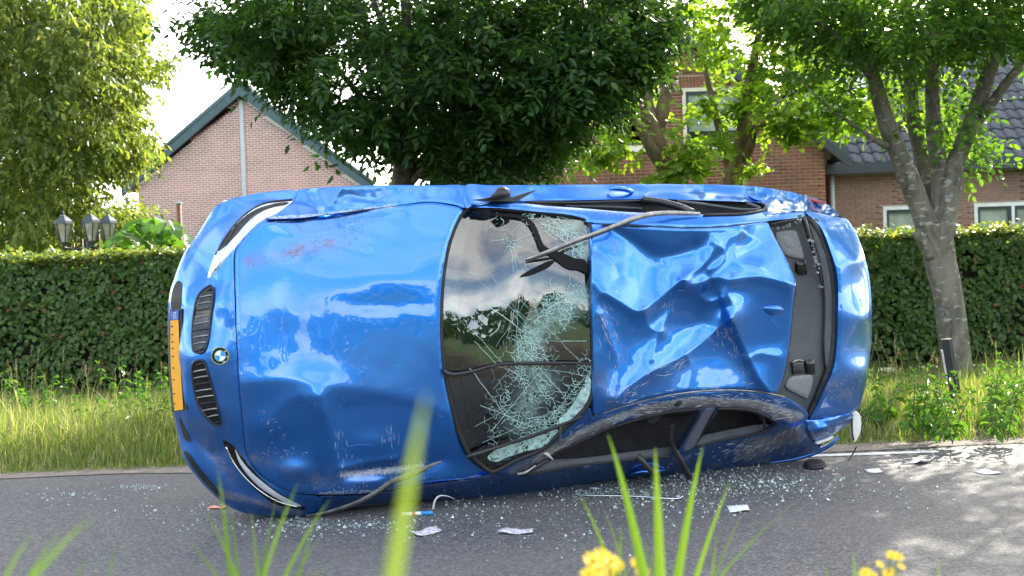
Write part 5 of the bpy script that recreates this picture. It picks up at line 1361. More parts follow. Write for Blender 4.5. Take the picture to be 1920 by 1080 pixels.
# printed black band along the lower edge of the glass, scuttle side
cen = Rm.mean(0)
panel('frit_band', [(868, 400), (848, 444), (836, 500), (830, 560), (829, 640), (836, 700), (846, 752), (862, 808), (884, 850), (906, 872), (914, 868), (896, 838), (878, 796), (866, 740), (860, 680), (858, 600), (860, 530), (868, 470), (880, 430), (896, 404)], lambda P: ws_h(P) - .024, 'gloss_black', sp=6, edge=0, thick=0, parent=ws)
ws_cr = lambda P: ws_h(P) - .009 + sum(a*np.exp(-((P[:, 0]-x)/rx)**2 - ((P[:, 1]-y)/ry)**2) for x, y, rx, ry, a in [(1040, 640, 60, 110, -.014), (1060, 770, 40, 30, -.03)])
# cracks: ribbons of crushed glass
M['crack'] = simple('crushed_glass_line', (.42, .66, .60), .55, 0, .25, 60)
def crack_web():
    rng = np.random.default_rng(91); WSp = cr_spline(np.array(WS, float), 3, True)
    def dens(P):
        d1, _ = seg_dist(P, [(1095, 560), (1040, 575), (1005, 610), (985, 660), (970, 690)]); d2, _ = seg_dist(P, [(1100, 700), (1085, 745), (1040, 790), (960, 830)])
        d3, _ = seg_dist(P, [(1000, 405), (1050, 425), (1085, 450), (1095, 480)]); d4, _ = seg_dist(P, [(1010, 690), (1020, 760), (990, 810), (955, 800), (965, 720)]); d5, _ = seg_dist(P, [(935, 415), (950, 450), (985, 490)])
        nzv = np.array([noise.noise(Vector((p[0]*.035, p[1]*.022, 4.2))) + .5*noise.noise(Vector((p[0]*.09, p[1]*.06, 7.7))) for p in P])
        return np.clip(.86 + 1.4*nzv, .10, 1.25)*np.maximum.reduce([.9*np.exp(-(d1/38)**2), .95*np.exp(-(d2/30)**2), .8*np.exp(-(d3/24)**2), .75*np.exp(-(d4/38)**2), .5*np.exp(-(d5/20)**2), 0.012 + 0*d1])
    q = rng.uniform([835, 390], [1115, 885], (26000, 2)); q = q[in_poly(q, WSp)]
    q = q[rng.uniform(0, 1, len(q)) < dens(q)*.16]
    r = delaunay_2d_cdt([Vector(p) for p in q], [], [], 0, 1e-6)
    Vp = np.array([tuple(v) for v in r[0]]); T = np.array([t for t in r[2] if len(t) == 3])
    A = Vp[T]; ctr = A.mean(1)*.7 + A[:, 0]*.2 + A[:, 1]*.1; em = {}; E = []; L = []
    for i, t in enumerate(T):
        for p, q_ in ((0, 1), (1, 2), (2, 0)):
            k = (min(t[p], t[q_]), max(t[p], t[q_]))
            if k in em: E.append((em[k], i))
            else: em[k] = i
    for i, j in E:
        p, q_ = ctr[i], ctr[j]; ln = np.hypot(*(p-q_)); dd = dens(((p+q_)/2)[None])[0]
        if ln < 30 and dd > .12 and rng.uniform() < min(1, .25 + .85*dd): L.append(([p, q_], rng.uniform(.4, 1.15) if dd > .5 else rng.uniform(.25, .6)))
    # long straight running cracks
    for a, b in (((880, 510), (985, 600)), ((895, 480), (1010, 640)), ((900, 560), (985, 625)), ((870, 600), (950, 690)), ((940, 420), (975, 520)), ((975, 520), (970, 600)), ((970, 600), (972, 660)), ((1000, 560), (1075, 600)), ((985, 660), (1060, 745)), ((945, 690), (1040, 720)), ((880, 690), (950, 780)), ((900, 760), (1000, 800)), ((985, 640), (1100, 640)),
                 ((1000, 690), (1110, 705)), ((1010, 600), (1100, 690)), ((890, 640), (940, 690)), ((930, 650), (990, 560)), ((990, 600), (1060, 560)), ((925, 730), (985, 655)), ((1005, 410), (1080, 470)), ((1010, 420), (1098, 440)), ((1030, 408), (1095, 470)), ((920, 810), (1010, 700)), ((890, 800), (1000, 740)), ((1000, 820), (1110, 690)), ((1020, 800), (1108, 720)), ((985, 815), (1100, 745)), ((905, 830), (1040, 770))):
        a, b = np.array(a, float), np.array(b, float); k = 7; nrm = np.array([-(b-a)[1], (b-a)[0]])/np.hypot(*(b-a))
        L.append(([a + (b-a)*i/k + nrm*rng.normal(0, .8)*(0 < i < k) for i in range(k+1)], rng.uniform(.35, 1.0)))
    spine = np.array([(1080, 565), (1040, 575), (1005, 610), (985, 660), (970, 690), (1000, 730), (1085, 745), (1040, 790), (980, 815), (1050, 425), (1085, 450), (950, 450), (1015, 700), (1060, 600)], float)
    for k in range(60):
        p = spine[rng.integers(len(spine))] + rng.normal(0, 14, 2); an = rng.uniform(0, 2*PI); ln = rng.uniform(18, 55); m = max(2, int(ln/14)); cur = p.copy(); pl_ = [p.copy()]
        for j in range(m): an += rng.normal(0, .10); cur = cur + ln/m*np.array([math.cos(an), math.sin(an)]); pl_.append(cur.copy())
        L.append((pl_, rng.uniform(.3, .65)))
    V = []; F = []
    for pts, wd in L:
        P = np.array(pts); P = P[in_poly(P, WSp)]
        if len(P) < 2: continue
        t = np.gradient(P, axis=0) if len(P) > 1 else P; t = t/np.maximum(np.hypot(*t.T)[:, None], 1e-6); nn = np.c_[-t[:, 1], t[:, 0]]*wd*.42
        s = len(V)*0 + sum(len(v) for v in V); a = C(P - nn, ws_cr(P) + .002); b = C(P + nn, ws_cr(P) + .002)
        V.append(np.stack([a, b], 1).reshape(-1, 3)); F += [(s+2*i, s+2*i+1, s+2*i+3, s+2*i+2) for i in range(len(P)-1)]
    tag(link('crack_web', np_mesh('crack_web', np.vstack(V), [np.array(F)], M['crack']), ws), kind='stuff')
crack_web()
def crushed_mat():
    m, n, b, out = new_mat('crushed_glass')
    v = n.nodes.new('ShaderNodeTexVoronoi'); v.feature = 'DISTANCE_TO_EDGE'; v.inputs['Scale'].default_value = 55
    c = n.nodes.new('ShaderNodeTexCoord'); n.links.new(c.outputs['Object'], v.inputs['Vector'])
    f = nscale(n, 45, 5, .7)
    col = ramp(n, f, [(.3, (.26, .46, .42)), (.7, (.58, .76, .70))]); n.links.new(col, b.inputs['Base Color'])
    b.inputs['Roughness'].default_value = .25
    t = n.nodes.new('ShaderNodeBsdfTransparent'); mx = n.nodes.new('ShaderNodeMixShader')
    a = mth(n, 'MAXIMUM', ramp(n, v.outputs['Distance'], [(.05, (1, 1, 1)), (.16, (0, 0, 0))]), ramp(n, nscale(n, 22, 5, .6), [(.40, (0, 0, 0)), (.55, (1, 1, 1))]))
    n.links.new(mth(n, 'MULTIPLY', a, attr(n, 'dirt')), mx.inputs[0]); n.links.new(t.outputs[0], mx.inputs[1]); n.links.new(b.outputs[0], mx.inputs[2]); n.links.new(mx.outputs[0], out.inputs[0]); return m
M['crushed'] = crushed_mat()
panel('crushed_glass', [(914, 858), (930, 842), (960, 826), (1000, 812), (1030, 800), (1046, 806), (1040, 828), (1020, 838), (985, 846), (950, 858), (930, 866)], lambda P: ws_cr(P) + .004, 'crushed', dirt=[(1.0,)], sp=5, edge=0, thick=0, parent=ws, noise_amp=.004, nsc=.06)
panel('crushed_glass', [(1044, 792), (1066, 768), (1086, 738), (1100, 706), (1108, 712), (1106, 738), (1096, 760), (1078, 780), (1056, 798)], lambda P: ws_cr(P) + .006, 'crushed', dirt=[(1.0,)], sp=5, edge=0, thick=0, parent=ws, noise_amp=.006, nsc=.06)
for _ol, _ln, _w, _k in (([(960, 700), (970, 620), (1010, 580), (1050, 540), (1108, 530), (1108, 600), (1060, 640), (1030, 700), (990, 716)], [(985, 685), (1000, 625), (1040, 590), (1095, 560)], 22, .40), ([(1040, 408), (1095, 420), (1104, 490), (1080, 475), (1050, 450)], [(1070, 430), (1096, 470)], 16, .45),
                         ([(935, 820), (950, 740), (980, 700), (1060, 690), (1070, 760), (1030, 800), (960, 830)], [(975, 790), (1000, 740), (1020, 720)], 24, .34)):
    panel('crushed_glass', _ol, lambda P: ws_cr(P) + .001, 'crushed', sp=6, edge=0, thick=0, parent=ws, dirt=[(_ln, _w, _k)])
# long tear, its dark inside painted as a black patch; loose sliver below it
M['flat_black'] = simple('flat_black_patch', (.004, .004, .004), .95)
panel('tear_shade_patch', [(903, 398.5), (940, 400), (972, 402.5), (990, 409), (1003, 421), (1012, 441), (1019, 458), (1034, 468), (1052, 473), (1078, 484), (1098, 488), (1102, 512), (1086, 506), (1066, 504), (1048, 492), (1030, 478), (1012, 468), (1007, 452), (999, 434), (986, 415), (970, 408), (940, 405)], lambda P: ws_cr(P) + .003, 'flat_black', sp=4, edge=0, thick=0, parent=ws, smooth_n=3)
panel('glass_sliver', [(975, 519), (990, 508), (1012, 497), (1030, 489), (1040, 489), (1032, 499), (1014, 509), (992, 517)], lambda P: ws_cr(P) + .005, 'flat_black', sp=4, edge=0, thick=.003, parent=ws, smooth_n=3)
# wipers
def wiper(arm, blade, la, lb):
    r = strip('wiper', arm, [float(ws_h(np.array([p], float))[0]) + d for p, d in zip(arm, la)], [.013, .013, .011, .008], 'black_trim', 8)
    strip('wiper_blade', blade, [float(ws_h(np.array([p], float))[0]) + d for p, d in zip(blade, lb)], [.008, .011, .011, .007], 'rubber', 6, parent=r)
wiper([(832, 695), (848, 702), (880, 698), (930, 684)], [(922, 685), (960, 682), (1040, 681), (1111, 681)], [.012, .03, .035, .03], [.022, .018, .014, .014])
wiper([(876, 857), (892, 852), (920, 843), (950, 834)], [(940, 836), (990, 820), (1045, 800), (1092, 781)], [.012, .03, .035, .03], [.024, .022, .02, .02])

# ---------------------------------------------------------------- roof, crushed
ROOF = [(1106, 419), (1150, 421), (1205, 425), (1260, 428), (1299, 429), (1361, 426), (1400, 421), (1436, 417), (1446, 432), (1453, 446), (1463, 464), (1472, 482), (1483, 505), (1492, 530), (1489, 556), (1486, 580), (1483, 612), (1480, 642), (1476, 670), (1470, 700), (1461, 726), (1451, 737), (1424, 733), (1395, 730), (1362, 730), (1332, 732), (1300, 734), (1269, 737), (1237, 743), (1206, 750), (1175, 759), (1143, 769), (1116, 778), (1113, 740), (1113, 690), (1112, 635), (1110, 540), (1108, 470)]
roof_ctrl = [(1106, 419, 1.25), (1205, 425, 1.30), (1299, 429, 1.318), (1361, 426, 1.305), (1436, 417, 1.24), (1463, 464, 1.27), (1492, 530, 1.30), (1483, 612, 1.305), (1472, 690, 1.285), (1451, 737, 1.25), (1395, 730, 1.275), (1332, 732, 1.285), (1269, 737, 1.282), (1206, 750, 1.272), (1143, 769, 1.25), (1116, 778, 1.235), (1113, 690, 1.29), (1111, 600, 1.305), (1109, 500, 1.29),
             (1160, 600, 1.305), (1180, 500, 1.275), (1290, 500, 1.25), (1290, 600, 1.245), (1290, 680, 1.25), (1400, 500, 1.275), (1420, 600, 1.28), (1400, 680, 1.255), (1180, 700, 1.265)]
roof_cr = [([(1136, 548), (1160, 562), (1188, 580), (1206, 580), (1232, 562), (1258, 541), (1281, 523)], .062, 92, 26, 1.2),
           ([(1124, 424), (1160, 440), (1196, 462), (1238, 482), (1290, 472), (1336, 444)], -.050, 26, 62, 7),
           ([(1336, 444), (1338, 470), (1320, 496), (1300, 510), (1281, 523)], .030, 30, 26, 1.6),
           ([(1281, 523), (1298, 534), (1318, 528), (1345, 520), (1372, 523), (1425, 519), (1490, 533)], .062, 72, 40, 1.2),
           ([(1156, 750), (1176, 728), (1206, 706), (1240, 688), (1286, 664), (1335, 626), (1371, 597)], .066, 66, 60, 1.2),
           ([(1371, 597), (1388, 632), (1406, 672), (1426, 710), (1446, 736)], .060, 74, 16, 1.2),
           ([(1222, 672), (1238, 622), (1262, 576), (1284, 538)], .030, 20, 30, 1.6),
           ([(1390, 430), (1378, 464), (1386, 490), (1424, 502)], .030, 16, 30, 1.6),
           ([(1400, 438), (1432, 458), (1460, 500), (1480, 540)], .020, 14, 28, 3),
           ([(1372, 523), (1364, 548), (1376, 574), (1371, 597)], .036, 24, 20, 1.2),
           ([(1318, 528), (1312, 552), (1330, 566), (1354, 560)], .020, 14, 18, 1.6),
           ([(1126, 590), (1146, 640), (1158, 690), (1150, 744)], .016, 12, 20, 3),
           ([(1338, 452), (1356, 470), (1352, 492), (1330, 506)], .014, 10, 16, 1.6), ([(1208, 580), (1216, 612), (1240, 622)], .014, 12, 16, 1.6), ([(1400, 676), (1424, 664), (1458, 668)], .010, 12, 16, 1.8), ([(1286, 664), (1296, 690), (1290, 728)], .014, 14, 18, 1.6), ([(1120, 470), (1148, 490), (1160, 520)], -.012, 12, 14, 3)]
_ro, roof_h = panel('roof', ROOF, roof_ctrl, sp=2.5, edge=.006, ew=5, thick=.02, creases=roof_cr, bumps=[(1290, 600, 130, 110, -.030), (1180, 490, 30, 60, .010), (1440, 640, 40, 60, -.014), (1312, 608, 28, 34, -.020)], noise_amp=.0018, nsc=.026,
      wear=[([(1150, 460), (1152, 540)], 4, .62), ([(1120, 560), (1150, 640), (1150, 740)], 12, .55), ([(1165, 745), (1230, 700), (1290, 672)], 12, .62), ([(1330, 640), (1370, 620), (1380, 660)], 12, .6), ([(1280, 560), (1255, 600)], 8, .45), ([(1340, 550), (1372, 580)], 8, .5), ([(1150, 765), (1260, 738), (1400, 728)], 9, .5)],
      dirt=[([(1120, 700), (1150, 760)], 24, .55), ([(1200, 720), (1300, 690)], 26, .40), ([(1330, 700), (1400, 700)], 24, .35)], raw=True)
strip('roof_edge_seam', [(1436, 417), (1453, 446), (1472, 482), (1492, 530), (1486, 580), (1480, 642), (1470, 700), (1451, 738)], [1.235, 1.262, 1.285, 1.30, 1.30, 1.295, 1.278, 1.245], .006, 'rubber', 6)
# shark fin aerial
def fin():
    hf = 1.315; base = [(1420, 581), (1432, 572), (1450, 568), (1466, 570), (1476, 580), (1470, 590), (1454, 597), (1438, 595)]
    top = [(1434, 577), (1442, 574), (1453, 573), (1462, 575), (1468, 580), (1462, 584), (1452, 586), (1440, 583)]
    R0 = C(cr_spline(np.array(base, float), 4, True), hf - .03); R1 = C(cr_spline(np.array(base, float)*.7 + np.array(top, float)*.3, 4, True), hf + .018); R2 = C(cr_spline(np.array(top, float), 4, True), hf + .036); R3 = C(cr_spline(np.array(top, float)*.4 + np.array([455, 579])*.6 + np.array([600, 0]), 4, True), hf + .046)
    n = len(R0); V = np.vstack([R0, R1, R2, R3, R3.mean(0)[None]]); F4_ = [(k*n+i, k*n+(i+1) % n, (k+1)*n+(i+1) % n, (k+1)*n+i) for k in range(3) for i in range(n)]; F3 = [(3*n+i, 3*n+(i+1) % n, 4*n) for i in range(n)]
    me = np_mesh('roof_aerial', V, [np.array(F4_), np.array(F3)], M['paint'], True, {'wear': np.full(len(V), .1), 'dirt': np.zeros(len(V))}); link('roof_aerial', me, car)
fin()
# trim strip torn loose from the gutter, hanging across roof and screen
strip('loose_trim', [(985, 487), (1012, 478), (1045, 465), (1080, 451), (1118, 437), (1152, 424), (1182, 412), (1210, 404), (1240, 400), (1280, 400), (1312, 401)], [1.20, 1.24, 1.29, 1.33, 1.355, 1.36, 1.36, 1.35, 1.325, 1.30, 1.28], [.005, .011, .012, .012, .012, .013, .015, .015, .014, .013, .010], 'metal_grey', 8, .6)
strip('loose_trim', [(985, 489), (1012, 480.5), (1045, 467.5), (1080, 453.5), (1118, 440), (1152, 427), (1190, 413)], [1.185, 1.225, 1.275, 1.315, 1.34, 1.345, 1.345], [.004, .008, .009, .009, .009, .009, .006], 'black_trim', 8)
# torn mirror foot
mr = panel('mirror_foot', [(891, 374), (915, 371), (935, 366), (962, 370), (1006, 356), (990, 366), (968, 378), (940, 377), (915, 377)], lambda P: .985 + 0*P[:, 0], 'black_trim', sp=3, edge=0, thick=.05, corners=True)
mb = MB(); q0 = C([(918, 372), (932, 353), (944, 349), (955, 354), (958, 368), (940, 374)], 1.0); q1 = C([(924, 371), (934, 357), (944, 353), (951, 357), (953, 367), (940, 372)], 1.05)
mb.add(np.vstack([q0, q1]), [(i, (i+1) % 6, 6+(i+1) % 6, 6+i) for i in range(6)] + [(6, 7, 8, 9, 10, 11)]); mb.build('mirror_joint', M['black_trim'], mr, True)

# ---------------------------------------------------------------- lower side: pillar, rail, wing, door, quarter
RAIL_B = [(931, 886), (969, 867), (1019, 845), (1052, 815), (1089, 783), (1106, 765), (1114, 781), (1143, 772), (1175, 761), (1206, 752.5), (1237, 745.5), (1269, 739.5), (1300, 736), (1332, 734.5), (1362, 732.5), (1395, 732.5), (1424, 736), (1452, 740), (1475, 746), (1496, 757), (1515, 775), (1508, 792), (1486, 800), (1462, 796), (1448, 786), (1432, 776), (1408, 768), (1382, 764.5), (1347, 763.5), (1316, 764.5), (1280, 767), (1253, 771.5), (1206, 782), (1180, 789.5), (1143, 801), (1095, 823), (1070, 834), (1041, 849), (1012, 872), (985, 890), (955, 892)]
railb_h = tps([(931, 886, .95), (969, 867, 1.0), (1019, 845, 1.08), (1052, 815, 1.15), (1089, 783, 1.215), (1114, 781, 1.225), (1206, 752.5, 1.28), (1300, 736, 1.295), (1395, 732.5, 1.28), (1452, 740, 1.24), (1496, 757, 1.16), (1515, 775, 1.06), (1486, 800, 1.02), (1448, 786, 1.12), (1408, 768, 1.19), (1347, 763.5, 1.215), (1253, 771.5, 1.205), (1180, 789.5, 1.165), (1095, 823, 1.08), (1041, 849, 1.02), (985, 890, .93), (955, 892, .93)])
_rb, railB_h = panel('roof_rail', RAIL_B, railb_h, sp=3.2, edge=.012, ew=6, thick=.05, creases=[([(1130, 790), (1200, 768), (1290, 752), (1400, 750)], .010, 8, 12, 4), ([(1440, 745), (1462, 768), (1480, 795)], .012, 10, 12, 3)], noise_amp=.004, nsc=.04,
      wear=[([(1010, 862), (1100, 806), (1200, 768), (1300, 750), (1420, 756), (1500, 780)], 15, .95)], dirt=[([(960, 884), (1060, 830), (1140, 795)], 14, .8), ([(1200, 772), (1300, 756), (1420, 762), (1490, 785)], 14, .85)], raw=True)
strip('roof_trim', [(1116, 779.5), (1175, 760), (1237, 744.5), (1300, 735), (1362, 731.5), (1424, 735), (1470, 744)], [1.232, 1.267, 1.29, 1.302, 1.297, 1.27, 1.23], .006, 'metal_grey', 6)
strip('window_seal', [(985, 889), (1012, 872), (1041, 850), (1095, 824.5), (1143, 802.5), (1206, 783.5), (1253, 773), (1316, 766)], [.925, .96, 1.01, 1.07, 1.12, 1.17, 1.195, 1.205], .010, 'rubber', 7)
strip('window_seal', [(1345, 766), (1382, 766.5), (1410, 770), (1432, 778), (1457, 791)], [1.20, 1.195, 1.175, 1.14, 1.08], .012, 'rubber', 7)
panel('front_wing', [(600, 933), (613, 929.5), (680, 928.5), (730, 920.5), (780, 910.5), (835, 903.5), (880, 899.5), (917, 889), (935, 890), (940, 905), (938, 930), (900, 933), (843, 936), (780, 939), (700, 947), (640, 956), (600, 963), (578, 966), (590, 950)],
      [(600, 933, .735), (680, 928.5, .81), (780, 910.5, .86), (880, 899.5, .905), (935, 890, .93), (938, 930, .66), (843, 936, .65), (700, 947, .645), (600, 963, .645), (578, 966, .64), (760, 928, .76), (860, 920, .78), (650, 945, .71)], sp=3.6, edge=.004, ew=4, thick=.04,
      creases=[([(600, 950), (700, 938), (850, 925)], -.010, 8, 10, 3)], noise_amp=.004, nsc=.03, wear=[([(600, 931), (740, 921), (920, 893)], 6, .75), ([(600, 962), (760, 940), (930, 932)], 5, .5)], dirt=[([(620, 952), (920, 930)], 8, .55)])
panel('door', [(937, 890), (985, 892.5), (1030, 884), (1080, 875), (1130, 868.5), (1180, 863.5), (1220, 860), (1256, 856), (1257, 872), (1258, 889), (1220, 892), (1174, 897), (1120, 904), (1063, 913), (1000, 922), (940, 930), (942, 905)],
      [(937, 890, .93), (1030, 884, .935), (1130, 868.5, .94), (1256, 856, .94), (1258, 889, .66), (1174, 897, .655), (1063, 913, .65), (940, 930, .655), (1000, 905, .80), (1100, 888, .80), (1210, 875, .80)], sp=3.6, edge=.004, ew=4, thick=.04,
      creases=[([(940, 900), (1060, 884), (1250, 862)], .008, 6, 8, 4)], noise_amp=.003, nsc=.03, wear=[([(950, 926), (1100, 906), (1250, 890)], 5, .5)], dirt=[([(950, 915), (1080, 902)], 12, .45)])
strip('door_handle', [(1180, 890), (1200, 885), (1225, 884), (1248, 881)], [.74, .79, .79, .74], [.007, .013, .013, .008], 'paint', 8)
tagd = panel('door_sill_trim', [(990, 889), (1010, 876), (1035, 862), (1080, 860), (1140, 853), (1200, 845), (1262, 838), (1270, 842), (1258, 854), (1180, 862), (1080, 873), (1030, 882)], lambda P: np.interp(P[:, 1], [838, 892], [.90, .935]) - .004, 'grey_trim', sp=5, edge=.006, ew=5, thick=.02, smooth_n=3)
strip('window_seal', [(985, 891), (1030, 883), (1080, 874), (1180, 862.5), (1256, 855)], .948, .007, 'rubber', 6)
_qp, quart_h = panel('quarter_panel', [(1258.5, 856), (1280, 849), (1302, 841), (1332, 832), (1363, 824), (1400, 817), (1430, 811), (1448, 800), (1460, 793), (1486, 801), (1508, 793), (1514, 812), (1524, 828), (1541, 843), (1515, 851), (1489, 859), (1458, 864.5), (1426, 869.5), (1380, 876), (1332, 881.5), (1290, 886), (1260, 889), (1259, 872)],
      [(1258.5, 856, .94), (1302, 841, .95), (1363, 824, .955), (1430, 811, .96), (1460, 793, 1.04), (1486, 801, 1.02), (1508, 793, 1.0), (1524, 828, .85), (1541, 843, .75), (1489, 859, .67), (1426, 869.5, .655), (1332, 881.5, .65), (1260, 889, .66), (1320, 860, .80), (1420, 840, .82), (1480, 828, .86)], sp=3.4, edge=.005, ew=4, thick=.04,
      creases=[([(1400, 870), (1440, 845), (1475, 815), (1500, 795)], .022, 14, 16, 3), ([(1470, 862), (1488, 835), (1492, 805)], .020, 10, 12, 3), ([(1330, 845), (1400, 832), (1450, 810)], -.012, 10, 12, 3), ([(1380, 875), (1440, 858), (1500, 845)], -.014, 8, 10, 3)], noise_amp=.006, nsc=.04,
      wear=[([(1380, 850), (1470, 820)], 24, .72), ([(1290, 850), (1440, 812)], 7, .6), ([(1420, 865), (1500, 848)], 10, .55)], dirt=[([(1400, 845), (1490, 810)], 30, .75), ([(1270, 880), (1440, 862)], 12, .5)], raw=True)
# middle pillar and rear side window
panel('door_pillar', [(1316, 766), (1346, 765), (1338, 782), (1326, 800), (1312, 820), (1300, 840), (1272, 848), (1284, 826), (1300, 800), (1312, 780)], lambda P: np.interp(P[:, 1], [765, 845], [1.20, .96]), sp=3.4, edge=.006, ew=4, thick=.05, smooth_n=3, wear=[([(1330, 775), (1300, 830)], 7, .7)], dirt=[([(1330, 770), (1290, 840)], 14, .9)])
strip('window_seal', [(1312, 768), (1305, 785), (1290, 812), (1270, 842)], [1.195, 1.15, 1.06, .95], .008, 'rubber', 6); strip('window_seal', [(1342, 768), (1332, 786), (1318, 810), (1303, 836)], [1.19, 1.14, 1.06, .96], .007, 'rubber', 6)
panel('window_ledge', [(1306, 838), (1318, 818), (1340, 812), (1400, 800), (1436, 796), (1444, 800), (1430, 809), (1363, 822)], lambda P: np.interp(P[:, 1], [796, 838], [.90, .945]), 'grey_trim', sp=4, edge=.004, ew=4, thick=.02, smooth_n=3)
strip('window_seal', [(1301, 839), (1363, 823), (1430, 810), (1458, 793)], [.95, .962, .968, 1.04], .008, 'rubber', 6); strip('window_frame', [(1425, 777), (1431, 786), (1434, 800)], [1.12, 1.06, .98], .010, 'grey_trim', 6)
# crumpled rear corner
panel('rear_bumper', [(1512, 787), (1540, 784), (1570, 780), (1597, 775), (1598, 786), (1584, 800), (1566, 813), (1550, 822), (1534, 828), (1521, 820), (1513, 804)],
      [(1512, 787, 1.0), (1540, 784, .99), (1597, 775, .93), (1584, 800, .86), (1550, 822, .86), (1521, 820, .93), (1550, 802, .99)], sp=3, edge=.010, ew=5, thick=.05, creases=[([(1525, 815), (1550, 800), (1590, 785)], .018, 9, 10, 3), ([(1535, 788), (1555, 800), (1560, 812)], -.016, 8, 8, 2)], noise_amp=.006, nsc=.05, wear=[([(1516, 800), (1530, 824)], 6, .8), ([(1540, 786), (1590, 778)], 4, .6)], dirt=[([(1520, 815), (1560, 815)], 8, .6)])
panel('reflector', [(1531, 829), (1546, 824), (1562, 817), (1560, 823), (1546, 829), (1534, 833)], lambda P: .90 + 0*P[:, 0], 'white_plastic', sp=3, edge=.003, ew=3, thick=.02, smooth_n=3)
strip('bumper_edge', [(1440, 868), (1490, 860), (1530, 848), (1560, 832), (1572, 818)], [.62, .64, .70, .78, .80], [.010, .014, .016, .014, .008], 'paint', 8)
hg = panel('hanging_trim', [(1597, 776), (1606, 771), (1613, 780), (1615, 796), (1612, 814), (1602, 829), (1597, 815), (1596, 796)], lambda P: .88 + 0*P[:, 0], 'white_plastic', sp=4, edge=.004, ew=4, thick=.015, smooth_n=3)
strip('trim_edge', [(1598, 777), (1597.5, 796), (1598.5, 815), (1601, 826)], .888, .006, 'black_trim', 6, parent=hg)
strip('trim_cord', [(1607, 768), (1613, 776), (1620, 782), (1619, 795), (1615, 806), (1617, 818), (1614, 830)], .87, .004, 'rubber', 6, parent=hg)

# ---------------------------------------------------------------- boot lid and the open rear window
LID = [(1510, 397), (1540, 401), (1572, 407), (1588, 411), (1597, 423), (1605, 436), (1616, 464), (1624, 492), (1630, 520), (1633, 549), (1635, 580), (1635, 611), (1634, 640), (1631, 667), (1627, 700), (1621, 730), (1612, 762), (1604, 770), (1596, 774), (1560, 780), (1522, 785), (1534, 757), (1547, 729), (1558, 706), (1565, 683), (1569, 650), (1571, 611), (1572, 549), (1569, 510), (1560, 478), (1543, 433), (1527, 412)]
lid_ctrl = [(1510, 397, 1.085), (1540, 401, 1.02), (1588, 411, .93), (1605, 436, .935), (1624, 492, .945), (1633, 549, .95), (1635, 611, .95), (1631, 667, .945), (1621, 730, .935), (1604, 770, .92), (1560, 780, .98), (1522, 785, 1.02), (1547, 729, 1.085), (1565, 683, 1.10), (1571, 611, 1.11), (1572, 549, 1.11), (1560, 478, 1.10), (1543, 433, 1.09), (1600, 600, 1.085), (1595, 500, 1.07), (1595, 700, 1.065), (1618, 600, 1.045), (1610, 490, 1.03), (1612, 700, 1.03)]
_bl, lid_h = panel('boot_lid', LID, lid_ctrl, sp=4, edge=.008, ew=6, thick=.04, noise_amp=.0016, nsc=.02, creases=[([(1612, 430), (1622, 500), (1627, 600), (1622, 700), (1606, 764)], .008, 12, 6, 4)], wear=[([(1545, 700), (1590, 740)], 26, .42), ([(1580, 655), (1632, 655)], 4, .35), ([(1530, 783), (1600, 772)], 5, .5)], dirt=[([(1550, 720), (1600, 750)], 34, .5), ([(1600, 700), (1600, 770)], 20, .35)], raw=True)
shelf_h = tps([(1440, 412, 1.10), (1505, 405, 1.06), (1550, 480, 1.06), (1565, 600, 1.065), (1550, 700, 1.06), (1525, 775, 1.0), (1470, 735, 1.05), (1480, 600, 1.02), (1470, 480, 1.04)])
sh = panel('parcel_shelf', [(1438, 412), (1504, 403), (1513, 402), (1540, 436), (1558, 480), (1568, 520), (1571, 560), (1570, 620), (1567, 670), (1556, 712), (1540, 748), (1521, 784), (1500, 762), (1452, 740), (1440, 700), (1440, 500)], lambda P: shelf_h(P) - .02, 'grey_trim', sp=7, edge=0, thick=.02, corners=True)
panel('lid_seal', [(1509, 406), (1524, 409), (1541, 434), (1558, 479), (1567, 512), (1570, 550), (1569.5, 611), (1567, 650), (1563, 682), (1556, 706), (1545, 729), (1533, 757), (1522, 783), (1515, 778), (1528, 748), (1540, 718), (1550, 690), (1556, 655), (1559, 611), (1559, 556), (1554, 515), (1545, 478), (1530, 438)], lambda P: shelf_h(P) + .018, 'rubber', sp=4.5, edge=.012, ew=5, thick=.03, smooth_n=3)
panel('shelf_flap', [(1516, 412), (1531, 410), (1537, 418), (1552, 470), (1558, 520), (1560, 570), (1558, 640), (1550, 690), (1546, 640), (1548, 590), (1546, 540), (1540, 500), (1528, 455)], lambda P: shelf_h(P) + .012, 'grey_trim', sp=5, edge=.004, ew=4, thick=.02, smooth_n=3, parent=sh)
M['glass_gap'] = simple('jagged_glue_line', (.012, .013, .018), .3, var=.5, scale=30)
strip('broken_glass_edge', [(1506, 406), (1516, 438), (1528, 476), (1536, 505), (1542, 535)], [1.085, 1.085, 1.085, 1.083, 1.08], [.020, .022, .018, .013, .006], 'glass_gap', 6, .4, sh)
rr = random.Random(12); mb = MB()
for k in range(22):
    t = rr.random(); x = 1520 + 24*t + rr.uniform(-5, 5); y = 450 + 96*t
    p = C([(x, y)], 1.095)[0]; s = rr.uniform(.003, .009); mb.box(tuple(p - s), tuple(p + s), Matrix.Rotation(rr.uniform(0, 3), 3, 'X') @ Matrix.Rotation(rr.uniform(0, 3), 3, 'Z'))
for k in range(60):
    t = rr.random(); x = 1442 + 60*t; y = 424 - 14*t + rr.uniform(-5, 9)
    p = C([(x, y)], 1.105)[0]; s = rr.uniform(.002, .007); mb.box(tuple(p - s), tuple(p + s), Matrix.Rotation(rr.uniform(0, 3), 3, 'X') @ Matrix.Rotation(rr.uniform(0, 3), 3, 'Z'))
M['glass_crumb'] = simple('glass_crumb', (.20, .24, .23), .2, 0, .8, 90)
tag(mb.build('glass_crumbs', M['glass_crumb'], sh), kind='stuff')
